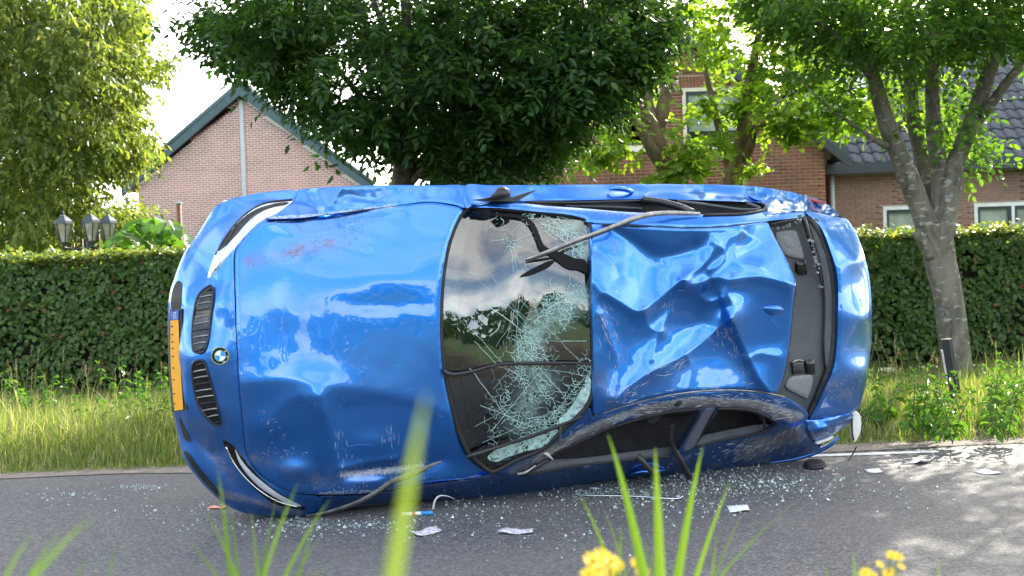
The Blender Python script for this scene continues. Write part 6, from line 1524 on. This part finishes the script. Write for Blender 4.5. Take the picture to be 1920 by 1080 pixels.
strip('broken_glass_edge', [(1442, 421), (1470, 415), (1502, 408)], [1.11, 1.11, 1.10], .022, 'glass_gap', 6, .4, sh)
sp1 = panel('speaker_cover', [(1455, 440), (1462, 434), (1488, 432), (1494, 436), (1501, 458), (1507, 480), (1504, 485), (1495, 484), (1474, 478), (1462, 462)], lambda P: shelf_h(P) + .0, 'speaker', sp=4, edge=.008, ew=5, thick=.02, smooth_n=3, parent=sh)
panel('speaker_grille', [(1464, 446), (1468, 442), (1480, 443), (1486, 452), (1490, 466), (1486, 469), (1474, 464), (1467, 455)], lambda P: shelf_h(P) + .004, 'speaker', sp=4, edge=.006, ew=3, thick=.01, smooth_n=3, parent=sh)
panel('speaker_cover', [(1482, 708), (1500, 704), (1520, 703), (1524, 708), (1522, 724), (1515, 744), (1510, 746), (1494, 738), (1478, 730), (1474, 722)], lambda P: shelf_h(P) + .0, 'speaker', sp=4, edge=.008, ew=5, thick=.02, smooth_n=3, parent=sh)
panel('belt_guide', [(1493, 491), (1511, 487), (1513, 515), (1500, 515), (1493, 509)], lambda P: shelf_h(P) + .006, 'gloss_black', sp=4, edge=.012, ew=6, thick=.02, corners=True, parent=sh)
panel('belt_guide', [(1510, 676), (1527, 673), (1528, 701), (1512, 700)], lambda P: shelf_h(P) + .006, 'gloss_black', sp=4, edge=.012, ew=6, thick=.02, corners=True, parent=sh)
panel('belt_latch', [(1486, 680), (1506, 675), (1508, 697), (1488, 702)], lambda P: shelf_h(P) + .004, 'black_trim', sp=4, edge=.006, ew=4, thick=.02, corners=True, parent=sh)
strip('latch_handle', [(1486, 680), (1496, 675), (1507, 677)], 1.06, .005, 'metal_grey', 6, parent=sh)

# ---------------------------------------------------------------- cabin seen through the openings
panel('cabin_floor', [(850, 400), (1000, 384), (1200, 378), (1430, 384), (1470, 410), (1480, 600), (1450, 740), (1440, 800), (1260, 850), (980, 888), (900, 860), (845, 700), (845, 500)], lambda P: .60 + 0*P[:, 0], 'interior', sp=20, edge=0, thick=.3, corners=True)
panel('dashboard', [(870, 410), (890, 396), (920, 398), (905, 480), (900, 600), (905, 720), (930, 850), (905, 862), (880, 820), (864, 760), (852, 690), (848, 600), (852, 500)], lambda P: ws_h(P) - .07 - .0009*(P[:, 0]-860), 'black_trim', sp=8, edge=.02, ew=14, thick=.2, smooth_n=3)
def seat(s0, t0):
    b = MB(); b.box((s0, -.62, t0-.24), (s0+.5, -.45, t0+.24)); st = b.build('seat', M['interior'], car); bevel(st, .05, 3)
    r = Matrix.Rotation(math.radians(18), 3, 'Z'); b = MB(); b.box((s0+.46, -1.12, t0-.23), (s0+.60, -.55, t0+.23), r); bk = b.build('seat_back', M['interior'], st); bevel(bk, .05, 3)
    b = MB(); b.box((s0+.62, -1.27, t0-.12), (s0+.71, -1.12, t0+.12), r); bevel(b.build('headrest', M['interior'], st), .035, 3)
seat(2.12, .62); seat(2.12, 1.32)
b = MB(); b.box((3.1, -.62, .35), (3.5, -.48, 1.58)); rs = b.build('rear_bench', M['interior'], car); bevel(rs, .05, 3)
sw = MB(); a = [(1.86 + .17*math.sin(i*PI/10)*.25, -.92 - .17*math.sin(i*PI/10), .60 + .17*math.cos(i*PI/10)) for i in range(21)]; sw.tube(a, .014, 8, False); sw.tube([(1.86, -.92, .44), (1.86, -.92, .76)], .02, 8); sw.build('steering_wheel', M['rubber'], car, True)
# belts hanging out of the lower window
strip('seat_belt', [(1262, 796), (1260, 824), (1264, 842), (1278, 866), (1290, 888), (1296, 900)], [1.02, 1.0, .97, .95, .92, .90], .021, 'black_trim', 6, .12)
strip('seat_belt', [(1196, 853), (1206, 866), (1222, 884), (1236, 900), (1246, 909)], [.96, .97, .95, .92, .90], .021, 'black_trim', 6, .12)
strip('torn_trim', [(1037, 862), (1024, 851), (1015, 850)], [1.02, 1.05, 1.04], [.004, .010, .004], 'white_plastic', 6)
strip('mirror_arm', [(975, 888), (1000, 878), (1026, 862)], [1.0, 1.01, 1.02], [.012, .016, .010], 'black_trim', 8)
strip('torn_trim', [(970, 889), (985, 886), (1004, 873)], [1.02, 1.03, 1.035], [.008, .009, .006], 'metal_grey', 6)
strip('torn_bracket', [(1051, 800), (1050, 815), (1049, 832)], [1.19, 1.16, 1.12], .007, 'metal_grey', 5)
M['trim_dark'] = simple('scuffed_dark_trim', (.10, .095, .09), .5, .1, .5, 18)
# wheel-arch strip torn off along the nose
strip('arch_trim', [(574, 967), (605, 962), (640, 952), (672, 940), (706, 922), (735, 902), (760, 893), (800, 876), (828, 865)], [.66, .72, .80, .87, .92, .95, .965, .985, .99], [.004, .007, .008, .009, .011, .014, .014, .012, .005], M['trim_dark'], 8, .35)
strip('arch_trim_lip', [(580, 969), (610, 965), (645, 955), (678, 943), (710, 925), (738, 905), (764, 896), (800, 880)], [.64, .70, .78, .85, .90, .93, .945, .965], .008, 'black_trim', 6)

# ---------------------------------------------------------------- scratches cut through the paint
M['scratch'] = simple('bare_scratch', (.46, .48, .50), .6, 0, .35, 90)
M['scuff_dark'] = simple('dark_scuff', (.035, .032, .03), .8, 0, .4, 90)
def scratches(panel_o, hf, sets, seed, outline):
    rng = np.random.default_rng(seed); V = []; F = []; n0 = 0; O = cr_spline(np.array(outline, float), 3, True); O = O.mean(0) + (O - O.mean(0))*.985
    for (line, w_, n, l0, l1, ang, da, wd) in sets:
        Ln = np.array(line, float)
        for k in range(n):
            s = rng.uniform(0, len(Ln)-1); i = int(s); p = Ln[i] + (Ln[min(i+1, len(Ln)-1)] - Ln[i])*(s-i) + rng.normal(0, w_, 2)
            t_ = math.radians(ang + rng.normal(0, da)); dr = np.array([math.cos(t_), math.sin(t_)]); ln = .85*math.exp(rng.uniform(math.log(l0), math.log(l1)))
            q = np.array([p + dr*ln*(u-.5) + np.array([-dr[1], dr[0]])*ln*.03*math.sin(u*3+k) for u in np.linspace(0, 1, 5)])
            if not in_poly(q, O).all(): continue
            nn = np.array([-dr[1], dr[0]])*wd*rng.uniform(.4, 1.2)*.32; tp = np.array([.15, .8, 1, .7, .1])[:, None]
            V += [C(q - nn*tp, hf(q) + .0012), C(q + nn*tp, hf(q) + .0012)]; m = n0
            F += [(m+i, m+i+1, m+5+i+1, m+5+i) for i in range(4)]; n0 += 10
    return V, F
for _po, _hf, _ol, _sets, _sd in (
    (_bo, bonnet_h, HOOD_F + HOOD_B + HOOD_R + HOOD_T, [([(640, 888), (720, 882), (800, 870)], 9, 70, 4, 16, 88, 6, 1.0), ([(560, 915), (700, 915), (880, 893)], 5, 60, 3, 9, 86, 8, .9), ([(500, 850), (560, 856)], 10, 22, 3, 9, 60, 25, .9), ([(725, 800), (735, 850)], 9, 14, 8, 24, 84, 6, .8),
        ([(640, 800), (645, 870)], 8, 14, 8, 26, 90, 6, .8), ([(480, 770), (540, 800)], 12, 14, 4, 12, -30, 14, .8), ([(500, 414), (600, 406), (735, 390)], 3, 46, 8, 46, -9, 4, 1.1), ([(520, 470), (700, 425)], 16, 26, 6, 40, -18, 10, .6), ([(560, 690), (800, 740)], 40, 26, 5, 20, 15, 40, .5)], 1),
    (_ro, roof_h, ROOF, [([(1122, 560), (1150, 640), (1150, 745)], 9, 60, 6, 30, 70, 12, .9), ([(1165, 742), (1230, 700), (1290, 676)], 9, 46, 6, 26, -32, 10, .9), ([(1335, 640), (1372, 620), (1384, 680)], 9, 34, 6, 24, 82, 12, .9), ([(1152, 450), (1154, 545)], 2, 26, 4, 14, 88, 5, 1.3), ([(1150, 758), (1260, 734), (1420, 726)], 5, 50, 6, 30, -8, 8, .9), ([(1250, 580), (1262, 560)], 5, 12, 5, 18, -70, 10, .9), ([(1200, 640), (1440, 600)], 50, 26, 6, 30, 40, 40, .5)], 2),
    (_rb, railB_h, RAIL_B, [([(990, 876), (1090, 812), (1180, 774)], 7, 90, 6, 34, -31, 7, 1.1), ([(1180, 774), (1300, 752), (1420, 754), (1490, 778)], 9, 130, 6, 36, -4, 14, 1.1)], 3),
    (_qp, quart_h, [(1258.5, 856), (1302, 841), (1363, 824), (1430, 811), (1460, 793), (1508, 793), (1524, 828), (1541, 843), (1489, 859), (1426, 869.5), (1332, 881.5), (1260, 889)], [([(1380, 850), (1500, 815)], 16, 90, 6, 36, -48, 14, 1.1), ([(1280, 862), (1420, 835)], 9, 40, 5, 24, -20, 16, .9)], 4),
    (_bl, lid_h, LID, [([(1560, 700), (1600, 745)], 20, 60, 2, 8, 80, 30, .8), ([(1580, 655), (1630, 655)], 2, 14, 6, 20, 0, 6, .8), ([(1600, 480), (1605, 720)], 12, 24, 4, 16, 85, 16, .5)], 5)):
    _V, _F = scratches(_po, _hf, _sets, _sd, _ol)
    tag(link('scratches', np_mesh('scratches', np.vstack(_V), [np.array(_F)], M['scratch']), _po), kind='stuff')
_V, _F = scratches(_bo, bonnet_h, [([(480, 490), (540, 475), (620, 455), (700, 420)], 15, 170, 1.2, 5, 10, 60, 1.2), ([(600, 440), (720, 400)], 8, 60, 1.5, 6, -10, 40, 1.2), ([(490, 540), (600, 520)], 18, 40, 1, 3, 20, 60, 1.1)], 9, HOOD_F + HOOD_B + HOOD_R + HOOD_T)
tag(link('grit_specks', np_mesh('grit_specks', np.vstack(_V), [np.array(_F)], M['scuff_dark']), _bo), kind='stuff')

# ---------------------------------------------------------------- hidden body: flanks, tail and underside, wheels
SIL = [(x, y) for x, y in [(553, 358.5), (640, 350), (760, 347.5), (868, 348.4), (1000, 347.5), (1213, 346.5), (1300, 346.5), (1400, 349), (1450, 354.5), (1500, 364.5), (1540, 376.5), (1562, 391.5), (1586, 412), (1604, 437), (1623, 492), (1632, 549), (1634, 611), (1630, 667), (1620, 730), (1603, 768), (1582, 799), (1552, 820), (1538, 841), (1489, 858), (1426, 868.5), (1332, 880.5), (1258, 888), (1174, 896), (1063, 912), (940, 929), (843, 935), (700, 946), (600, 962), (530, 967), (475, 964), (440, 954), (408, 933), (376, 900), (352, 868), (343, 845), (333, 801), (326, 766), (321, 700), (319, 640), (319, 585), (323, 549), (331, 523), (341, 495), (353, 469), (375, 439), (391, 413), (409, 387), (431, 375), (464, 367), (500, 361)]]
sil_h = [.67, .76, .77, .78, .78, .79, .79, .80, .80, .80, .80, .82, .92, .925, .935, .94, .94, .935, .925, .91, .86, .84, .74, .66, .645, .64, .65, .645, .64, .645, .64, .635, .63, .59, .55, .52, .49, .46, .43, .42, .41, .43, .43, .43, .43, .43, .44, .45, .47, .49, .52, .55, .58, .62, .65]
R0 = C(SIL, np.array(sil_h)); n = len(R0)
rings = [R0 + [0, .012, 0]]
for hk, ins in ((.50, .012), (.34, .03), (.22, .10)):
    q = R0.copy(); h0 = -R0[:, 1]; hk_ = np.minimum(h0 - .03, hk + 0*h0) if hk == .50 else np.minimum(h0 - .05, hk + 0*h0)
    front = np.clip((.6 - q[:, 0])/.5, 0, 1); rear = np.clip((q[:, 0]-3.9)/.6, 0, 1)
    q[:, 0] += front*(.30*(h0-hk_) + ins) - rear*(ins + .04)
    q[:, 2] += np.where(q[:, 2] > 1.0, -ins, ins)*np.clip(1 - .0*front, 0, 1)
    q[:, 1] = -hk_; q[:, 2] = np.maximum(q[:, 2], .012); rings.append(q)
V = np.vstack(rings + [np.array([[2.3, -.20, .95]])]); m = len(rings)
F = [(k*n+i, (k+1)*n+i, (k+1)*n+(i+1) % n, k*n+(i+1) % n) for k in range(m-1) for i in range(n)]; F3 = [((m-1)*n+i, m*n, (m-1)*n+(i+1) % n) for i in range(n)]
link('body_shell', np_mesh('body_shell', V, [np.array(F)], M['paint'], True, {'wear': np.full(len(V), .12), 'dirt': np.full(len(V), .25)}), car)
link('underbody', np_mesh('underbody', np.vstack([rings[-1], V[-1:]]), [np.array([(i, n, (i+1) % n) for i in range(n)])], M['rubber']), car)
for sx, tz in ((.86, .14), (.86, 1.70), (3.62, .14), (3.62, 1.70)):
    mb = MB(); c = (0, 0, 0); prof = [(.20, -.10), (.29, -.11), (.315, -.085), (.32, 0), (.315, .085), (.29, .11), (.20, .10)]
    mb.lathe(prof, 28); wl = mb.build('wheel', M['tyre'], car, True, (sx, -.32, tz))
    r = MB(); r.lathe([(.20, .095), (.19, .05), (.05, .04), (.0, .045)], 28); r.lathe([(.20, -.095), (.19, -.05), (.0, -.04)], 28)
    for i in range(5):
        a = 2*PI*i/5; r.tube([(.03*math.cos(a), .03*math.sin(a), .06), (.195*math.cos(a), .195*math.sin(a), .085)], [.03, .022], 6)
    r.build('rim', M['metal_grey'], wl)

# ================================================================== debris on the road
def scrap(name, label, cat, px, py, size, mat, seed, group=None, curl=.25):
    rr = random.Random(seed); p = at_z(px, py, 0.0)
    n = 6; V = []; F = []
    for j in range(n):
        for i in range(n):
            u, v = i/(n-1)-.5, j/(n-1)-.5
            z = .004 + size*curl*(abs(u)**1.5*.6*(1 + math.sin(seed+3*v)) + .25*noise.noise(Vector((u*3+seed, v*3, 0)))**2 + max(0, v)*.25)
            V.append((u*size*(1+.15*math.sin(seed*2.1+v*4)), v*size*.62, z))
    F = [(j*n+i, j*n+i+1, (j+1)*n+i+1, (j+1)*n+i) for j in range(n-1) for i in range(n-1)]
    me = np_mesh(name, V, [np.array(F)], mat, True)
    o = link(name, me); o.location = p; o.rotation_euler = (0, 0, rr.uniform(0, 6.28))
    m = o.modifiers.new('thickness', 'SOLIDIFY'); m.thickness = .0015
    return tag(o, label, cat, group)
M['paper'] = simple('white_paper', (.66, .66, .66), .7, var=.15, scale=20)
def printed():
    m, n, b, o = new_mat('printed_leaflet')
    v = n.nodes.new('ShaderNodeTexVoronoi'); v.inputs['Scale'].default_value = 45; v.distance = 'CHEBYCHEV'
    c = n.nodes.new('ShaderNodeTexCoord'); n.links.new(c.outputs['Object'], v.inputs['Vector'])
    col = ramp(n, v.outputs['Distance'], [(.25, (.32, .27, .36)), (.45, (.62, .60, .62))]); n.links.new(col, b.inputs['Base Color']); b.inputs['Roughness'].default_value = .5
    return m
M['printed'] = printed()
scrap('paper_scrap', 'small printed paper scrap on the asphalt below the bonnet', 'paper', 797, 1001, .15, M['printed'], 1, 'paper scraps on the road')
scrap('paper_scrap', 'printed paper scrap on the asphalt below the windscreen', 'paper', 971, 999, .17, M['printed'], 2, 'paper scraps on the road')
scrap('paper_scrap', 'flat white paper scrap on the road below the crushed roof', 'paper', 1385, 956, .18, M['paper'], 3, 'paper scraps on the road', .12)
scrap('paper_scrap', 'small white paper scrap right of the black cap', 'paper', 1638, 884, .15, M['paper'], 4, 'paper scraps on the road', .1)
scrap('crumpled_tissue', 'crumpled pale paper lying beyond the black cap near the edge line', 'paper', 1726, 868, .17, M['paper'], 5, 'paper scraps on the road', .5)
scrap('paper_scrap', 'white paper scrap furthest right on the road', 'paper', 1850, 887, .15, M['paper'], 6, 'paper scraps on the road', .12)
scrap('paper_scrap', 'tiny yellowish paper bit by the white trim strip under the car', 'paper', 1116, 917, .07, M['paper'], 7, 'paper scraps on the road', .1)
def marker_pen():
    p = at_z(783, 963, .012); t = thing('marker_pen', 'white marker pen with blue cap on the asphalt under the bonnet', 'pen', tuple(p), math.radians(4))
    b = MB(); b.tube([(-.085, 0, 0), (.02, 0, 0)], .0115, 10); b.build('barrel', M['white_plastic'], t, True)
    c = MB(); c.tube([(.0205, 0, 0), (.078, 0, 0), (.085, 0, 0)], [.0125, .0125, .009], 10); c.build('cap', simple('pen_blue', (.02, .22, .55), .35, var=.1), t, True)
    r = MB(); r.tube([(-.03, 0, 0), (-.012, 0, 0)], .0122, 10); r.build('band', simple('pen_red', (.4, .06, .08), .4, var=.1), t, True)
marker_pen()
def bent_trim():
    p = at_z(812, 956, .0); t = thing('bent_plastic_piece', 'curved white plastic piece standing on the road under the car wing', 'debris', tuple(p))
    mb = MB(); q = cr_spline(np.array([(0, 0, .004, .016), (.012, .0, .05, .016), (.04, .01, .075, .013), (.09, .02, .068, .007), (.12, .03, .05, .003)]), 6); mb.tube([v[:3] for v in q], list(q[:, 3]), 8, True, .35); mb.build('clip', M['white_plastic'], t, True)
bent_trim()
def long_strip():
    a = at_z(1066, 926, .012); b = at_z(1282, 935, .012); t = thing('chrome_strip', 'long thin silver trim strip lying on glass crumbs before the car', 'trim strip', tuple(a))
    d = b - a; mb = MB(); q = cr_spline(np.array([(0, 0, 0, .006), (d[0]*.2, d[1]*.25, .0, .010), (d[0]*.6, d[1]*.62, .004, .010), (d[0]*.92, d[1]*.95, 0, .010), (d[0], d[1]+.03, .012, .006)]), 6)
    mb.tube([v[:3] for v in q], list(q[:, 3]), 8, True, .5); mb.build('strip', M['chrome'], t, True)
    k = MB(); k.tube([(d[0]*.45, d[1]*.47, .004), (d[0]*.5, d[1]*.52, .005)], .0115, 8); k.build('clip', M['black_trim'], t, True)
long_strip()
def black_cap():
    p = at_z(1528, 878, .0); t = thing('black_cap', 'round black plastic cap on the road behind the wrecked tail', 'debris', tuple(p), .2)
    t.rotation_euler = (.12, -.1, .3)
    b = MB(); b.lathe([(.0, .05), (.045, .05), (.062, .046), (.068, .038), (.068, .012), (.06, .004), (.0, .004)], 22); b.build('body', M['rubber'], t, True)
    r = MB(); r.lathe([(.069, .016), (.074, .018), (.074, .026), (.069, .028)], 22); r.build('rim', M['black_trim'], t, True)
black_cap()
def dark_clip():
    p = at_z(1590, 864, .004); t = thing('broken_clip', 'thin broken black clip standing on the white edge line', 'debris', tuple(p))
    e = at_y(1606, 838, p[1]) - p
    mb = MB(); mb.tube([(0, 0, 0), tuple(e*.5 + [.004, 0, .0]), tuple(e)], [.006, .011, .007], 6, True, .5); mb.build('shaft', M['black_trim'], t, True)
    k = MB(); k.tube([tuple(e*.8), tuple(e*1.05)], .012, 6, True, .5); k.build('tip', M['grey_trim'], t, True)
dark_clip()
scrap('orange_shard', 'small orange plastic shard on the road in front of the nose', 'debris', 408, 953, .10, simple('orange_plastic', (.6, .12, .03), .4, var=.2), 9, None, .2)
# crumbs of safety glass
def crumbs():
    rng = np.random.default_rng(77); P = []
    for (x, y, rx_, ry_, n) in ((1330, 905, 150, 26, 2600), (1130, 925, 110, 16, 1500), (1450, 900, 110, 26, 1300), (1250, 940, 180, 30, 1300), (560, 985, 160, 16, 1100), (380, 960, 130, 14, 420), (900, 950, 120, 20, 700), (150, 930, 120, 14, 260), (1600, 920, 200, 34, 700), (760, 990, 160, 26, 600), (1010, 995, 200, 40, 500), (270, 915, 50, 5, 420), (700, 985, 60, 8, 260)):
        n = int(n*.36); P.append(rng.normal(0, 1, (n, 2))*[rx_*.6, ry_*.6] + [x, y])
    P = np.vstack(P); P = P[(P[:, 1] < 1075) & (P[:, 1] > 850)]; W = at_z(P[:, 0], P[:, 1], 0.0); W = W[W[:, 1] < ROAD1 - .1]; n = len(W)
    s = np.exp(rng.normal(math.log(.0034), .5, n)); base = np.array([(-1, -.8, 0), (1, -.7, 0), (.2, 1, 0), (-.3, -.2, 1.3), (.6, .3, 1.0)])
    a = rng.uniform(0, 2*PI, n); ca, sa = np.cos(a)[:, None], np.sin(a)[:, None]
    B = base[None]*rng.uniform(.6, 1.3, (n, 5, 3)); X = B[:, :, 0]*ca - B[:, :, 1]*sa; Y = B[:, :, 0]*sa + B[:, :, 1]*ca
    V = np.stack([X, Y, B[:, :, 2]], -1)*s[:, None, None] + W[:, None, :] + [0, 0, .0035]
    k = np.arange(n)[:, None]*5; F = np.vstack([k+[0, 1, 4], k+[0, 4, 3], k+[1, 2, 4], k+[2, 3, 4], k+[2, 0, 3]])
    m, nn, b, o = new_mat('safety_glass_crumb'); col = ramp(nn, attr(nn, 'var'), [(0, (.14, .20, .19)), (.6, (.32, .42, .40)), (1, (.70, .74, .72))]); nn.links.new(col, b.inputs['Base Color']); b.inputs['Roughness'].default_value = .12; b.inputs['Specular IOR Level'].default_value = .9
    tag(link('glass_crumbs', np_mesh('glass_crumbs', V.reshape(-1, 3), [F], m, False, {'var': np.repeat(rng.uniform(0, 1, n), 5)})), 'crumbs of safety glass scattered over the road round the car', 'glass', kind='stuff')
crumbs()

# ================================================================== grass and flowers of the near verge
def blade_obj(name, pts, Y, width, mat, parent, root, var=.4):
    """one long grass blade; pts photo pixels from foot to tip, at distance Y(+dy)"""
    p0, p1, p2 = [np.array(p[:2], float) for p in pts]; t = np.linspace(0, 1, 22); n = len(t)
    P = (1-t)[:, None]**2*p0 + 2*(t*(1-t))[:, None]*p1 + (t*t)[:, None]*p2
    q = at_y(P[:, 0], P[:, 1], Y + pts[0][2])
    wd = width*np.clip(1 - t**2.2, .03, 1)*np.clip(.55 + t*2, 0, 1)
    side = np.array([1, .25, 0])/1.03; fold = np.array([0, .35, 0])
    L = q - side*wd[:, None]/2; Rr = q + side*wd[:, None]/2; Cn = q + fold*wd[:, None]
    V = np.stack([L, Cn, Rr], 1).reshape(-1, 3) - np.array(root.location); F = []
    for i in range(n-1): a = 3*i; F += [(a, a+1, a+4, a+3), (a+1, a+2, a+5, a+4)]
    return link(name, np_mesh(name, V, [np.array(F)], mat, True, {'var': np.full(len(V), var)}), parent)
def grass_clump(label, cx, Y, blades, seed):
    rr = random.Random(seed); b = at_y(cx, 1100, Y); b[2] = .03
    t = thing('grass_clump', label, 'grass', tuple(b))
    fx, fy = proj(np.array([b]))
    for i, (x0, x1, y1, wpx, dy) in enumerate(blades):
        yb = Y + dy; f = at_y(x0, 1100, yb); foot = np.array([f[0]*.85 + b[0]*.15, yb, .03]); px_, py_ = proj(foot[None])
        fy_ = float(py_[0]); p2 = np.array([x1, y1], float); p0 = np.array([x1 + (x0-x1)*(1 + .55*(fy_-1100)/(1100-y1)), fy_])
        ym = y1 + (1100-y1)*.75; p1 = np.array([x0 + (x1-x0)*.10, ym])
        pts = [(*p0, dy), (*p1, dy), (*p2, dy)]
        blade_obj('blade', pts, Y, wpx*1.25*yb/FPX, M['grass_fg'], t, t, rr.uniform(.15, .65))
grass_clump('clump of out of focus grass blades before the car nose', 480, 2.0, [(440, 408, 880, 13, 0), (470, 385, 960, 10, .1), (440, 352, 1010, 9, .2), (470, 560, 905, 12, -.1), (500, 620, 935, 13, .1), (545, 590, 990, 9, .3), (490, 470, 960, 9, .3), (520, 655, 1040, 9, .4), (455, 430, 945, 6, .5), (480, 520, 930, 6, .6), (530, 605, 1000, 6, .5)], 1)
grass_clump('single broad blurred grass blade rising before the bonnet', 720, .62, [(712, 800, 740, 60, 0)], 2)
grass_clump('clump of tall green blades rising before the crushed roof', 1220, 2.1, [(1225, 1140, 815, 26, 0), (1240, 1228, 840, 30, -.1), (1258, 1318, 838, 24, .1), (1285, 1370, 905, 15, .2), (1175, 1085, 925, 12, .3), (1160, 1165, 980, 9, .3), (1310, 1420, 1010, 12, .3), (1330, 1345, 1000, 8, .5), (1300, 1500, 935, 6, .5), (1210, 1070, 1010, 8, .4), (1190, 1130, 950, 6, .6), (1270, 1290, 980, 7, .4), (1320, 1395, 960, 6, .7), (1235, 1205, 1000, 6, .6), (1150, 1120, 1000, 6, .3)], 3)
grass_clump('blurred grass blades leaning to the right at lower left corner', 20, 1.3, [(0, 178, 965, 26, 0), (20, 110, 1000, 14, .2), (-20, 60, 1000, 16, .3), (120, 170, 1040, 10, .5), (200, 215, 1020, 8, .6)], 4)
grass_clump('thin grass blades at lower right beside the yellow flowers', 1620, 2.6, [(1605, 1600, 1035, 9, 0), (1560, 1545, 1055, 6, .2), (1750, 1765, 1050, 7, .3)], 5)
M['petal'] = simple('yellow_petal', (.85, .60, .008), .6, var=.15); M['petal_core'] = simple('ochre_flower_centre', (.60, .36, .01), .8, var=.2)
def ragwort(label, Y, heads, cx):
    b = at_y(cx, 1100, Y); b[2] = .03; t = thing('ragwort', label, 'flower', tuple(b), 0, 'yellow ragwort in the near verge')
    B = np.array(b); st = MB(); fork = at_y(cx, 1120, Y) - B; st.tube([(0, 0, 0), tuple(fork*.5 + [.01, 0, 0]), tuple(fork)], [.005, .004, .0035], 6)
    sto = st
    flowers = []
    for i, (x, y, r) in enumerate(heads):
        c = at_y(x, y, Y + .03*math.sin(i*2.1)) - B; sto.tube([tuple(fork), tuple(fork*.4 + c*.6 + [0, 0, -.005]), tuple(c)], [.003, .002, .0016], 5); flowers.append((c, r*Y/FPX))
    sto.build('stem', M['weed_stem'], t, True)
    for i, (c, r) in enumerate(flowers):
        rr = random.Random(i*7+int(cx)); mb = MB(); ax = Vector((rr.uniform(-.5, .5), -.6, .9)).normalized(); e1 = ax.orthogonal().normalized(); e2 = ax.cross(e1)
        for k in range(12):
            a = 2*PI*k/12 + rr.uniform(-.1, .1); d = e1*math.cos(a) + e2*math.sin(a); s = e1*-math.sin(a) + e2*math.cos(a); p = Vector(c)
            mb.add([tuple(p + d*r*.25 - s*r*.10), tuple(p + d*r*.25 + s*r*.10), tuple(p + d*r*.95 + s*r*.12 + ax*r*.1), tuple(p + d*r*1.05 + ax*r*.05), tuple(p + d*r*.95 - s*r*.12 + ax*r*.1)], [(0, 1, 2, 3, 4)])
        f = mb.build('flower', M['petal'], t)
        k = MB(); k.lathe([(.0, r*.28), (r*.22, r*.22), (r*.34, r*.05), (r*.25, -r*.15), (.002, -r*.3)], 10, tuple(c)); k.build('flower_centre', M['petal_core'], f, True)
ragwort('yellow ragwort flower head out of focus at lower centre', 2.2, [(1112, 1052, 22), (1130, 1042, 20), (1146, 1052, 20), (1120, 1068, 22), (1140, 1072, 22), (1105, 1076, 18), (1196, 1056, 16), (1204, 1072, 15), (1160, 1062, 13)], 1140)
ragwort('yellow ragwort buds out of focus at lower right', 2.3, [(1672, 1041, 12), (1684, 1044, 12), (1650, 1058, 9), (1666, 1074, 13), (1690, 1062, 9), (1622, 1074, 13), (1636, 1078, 10)], 1655)
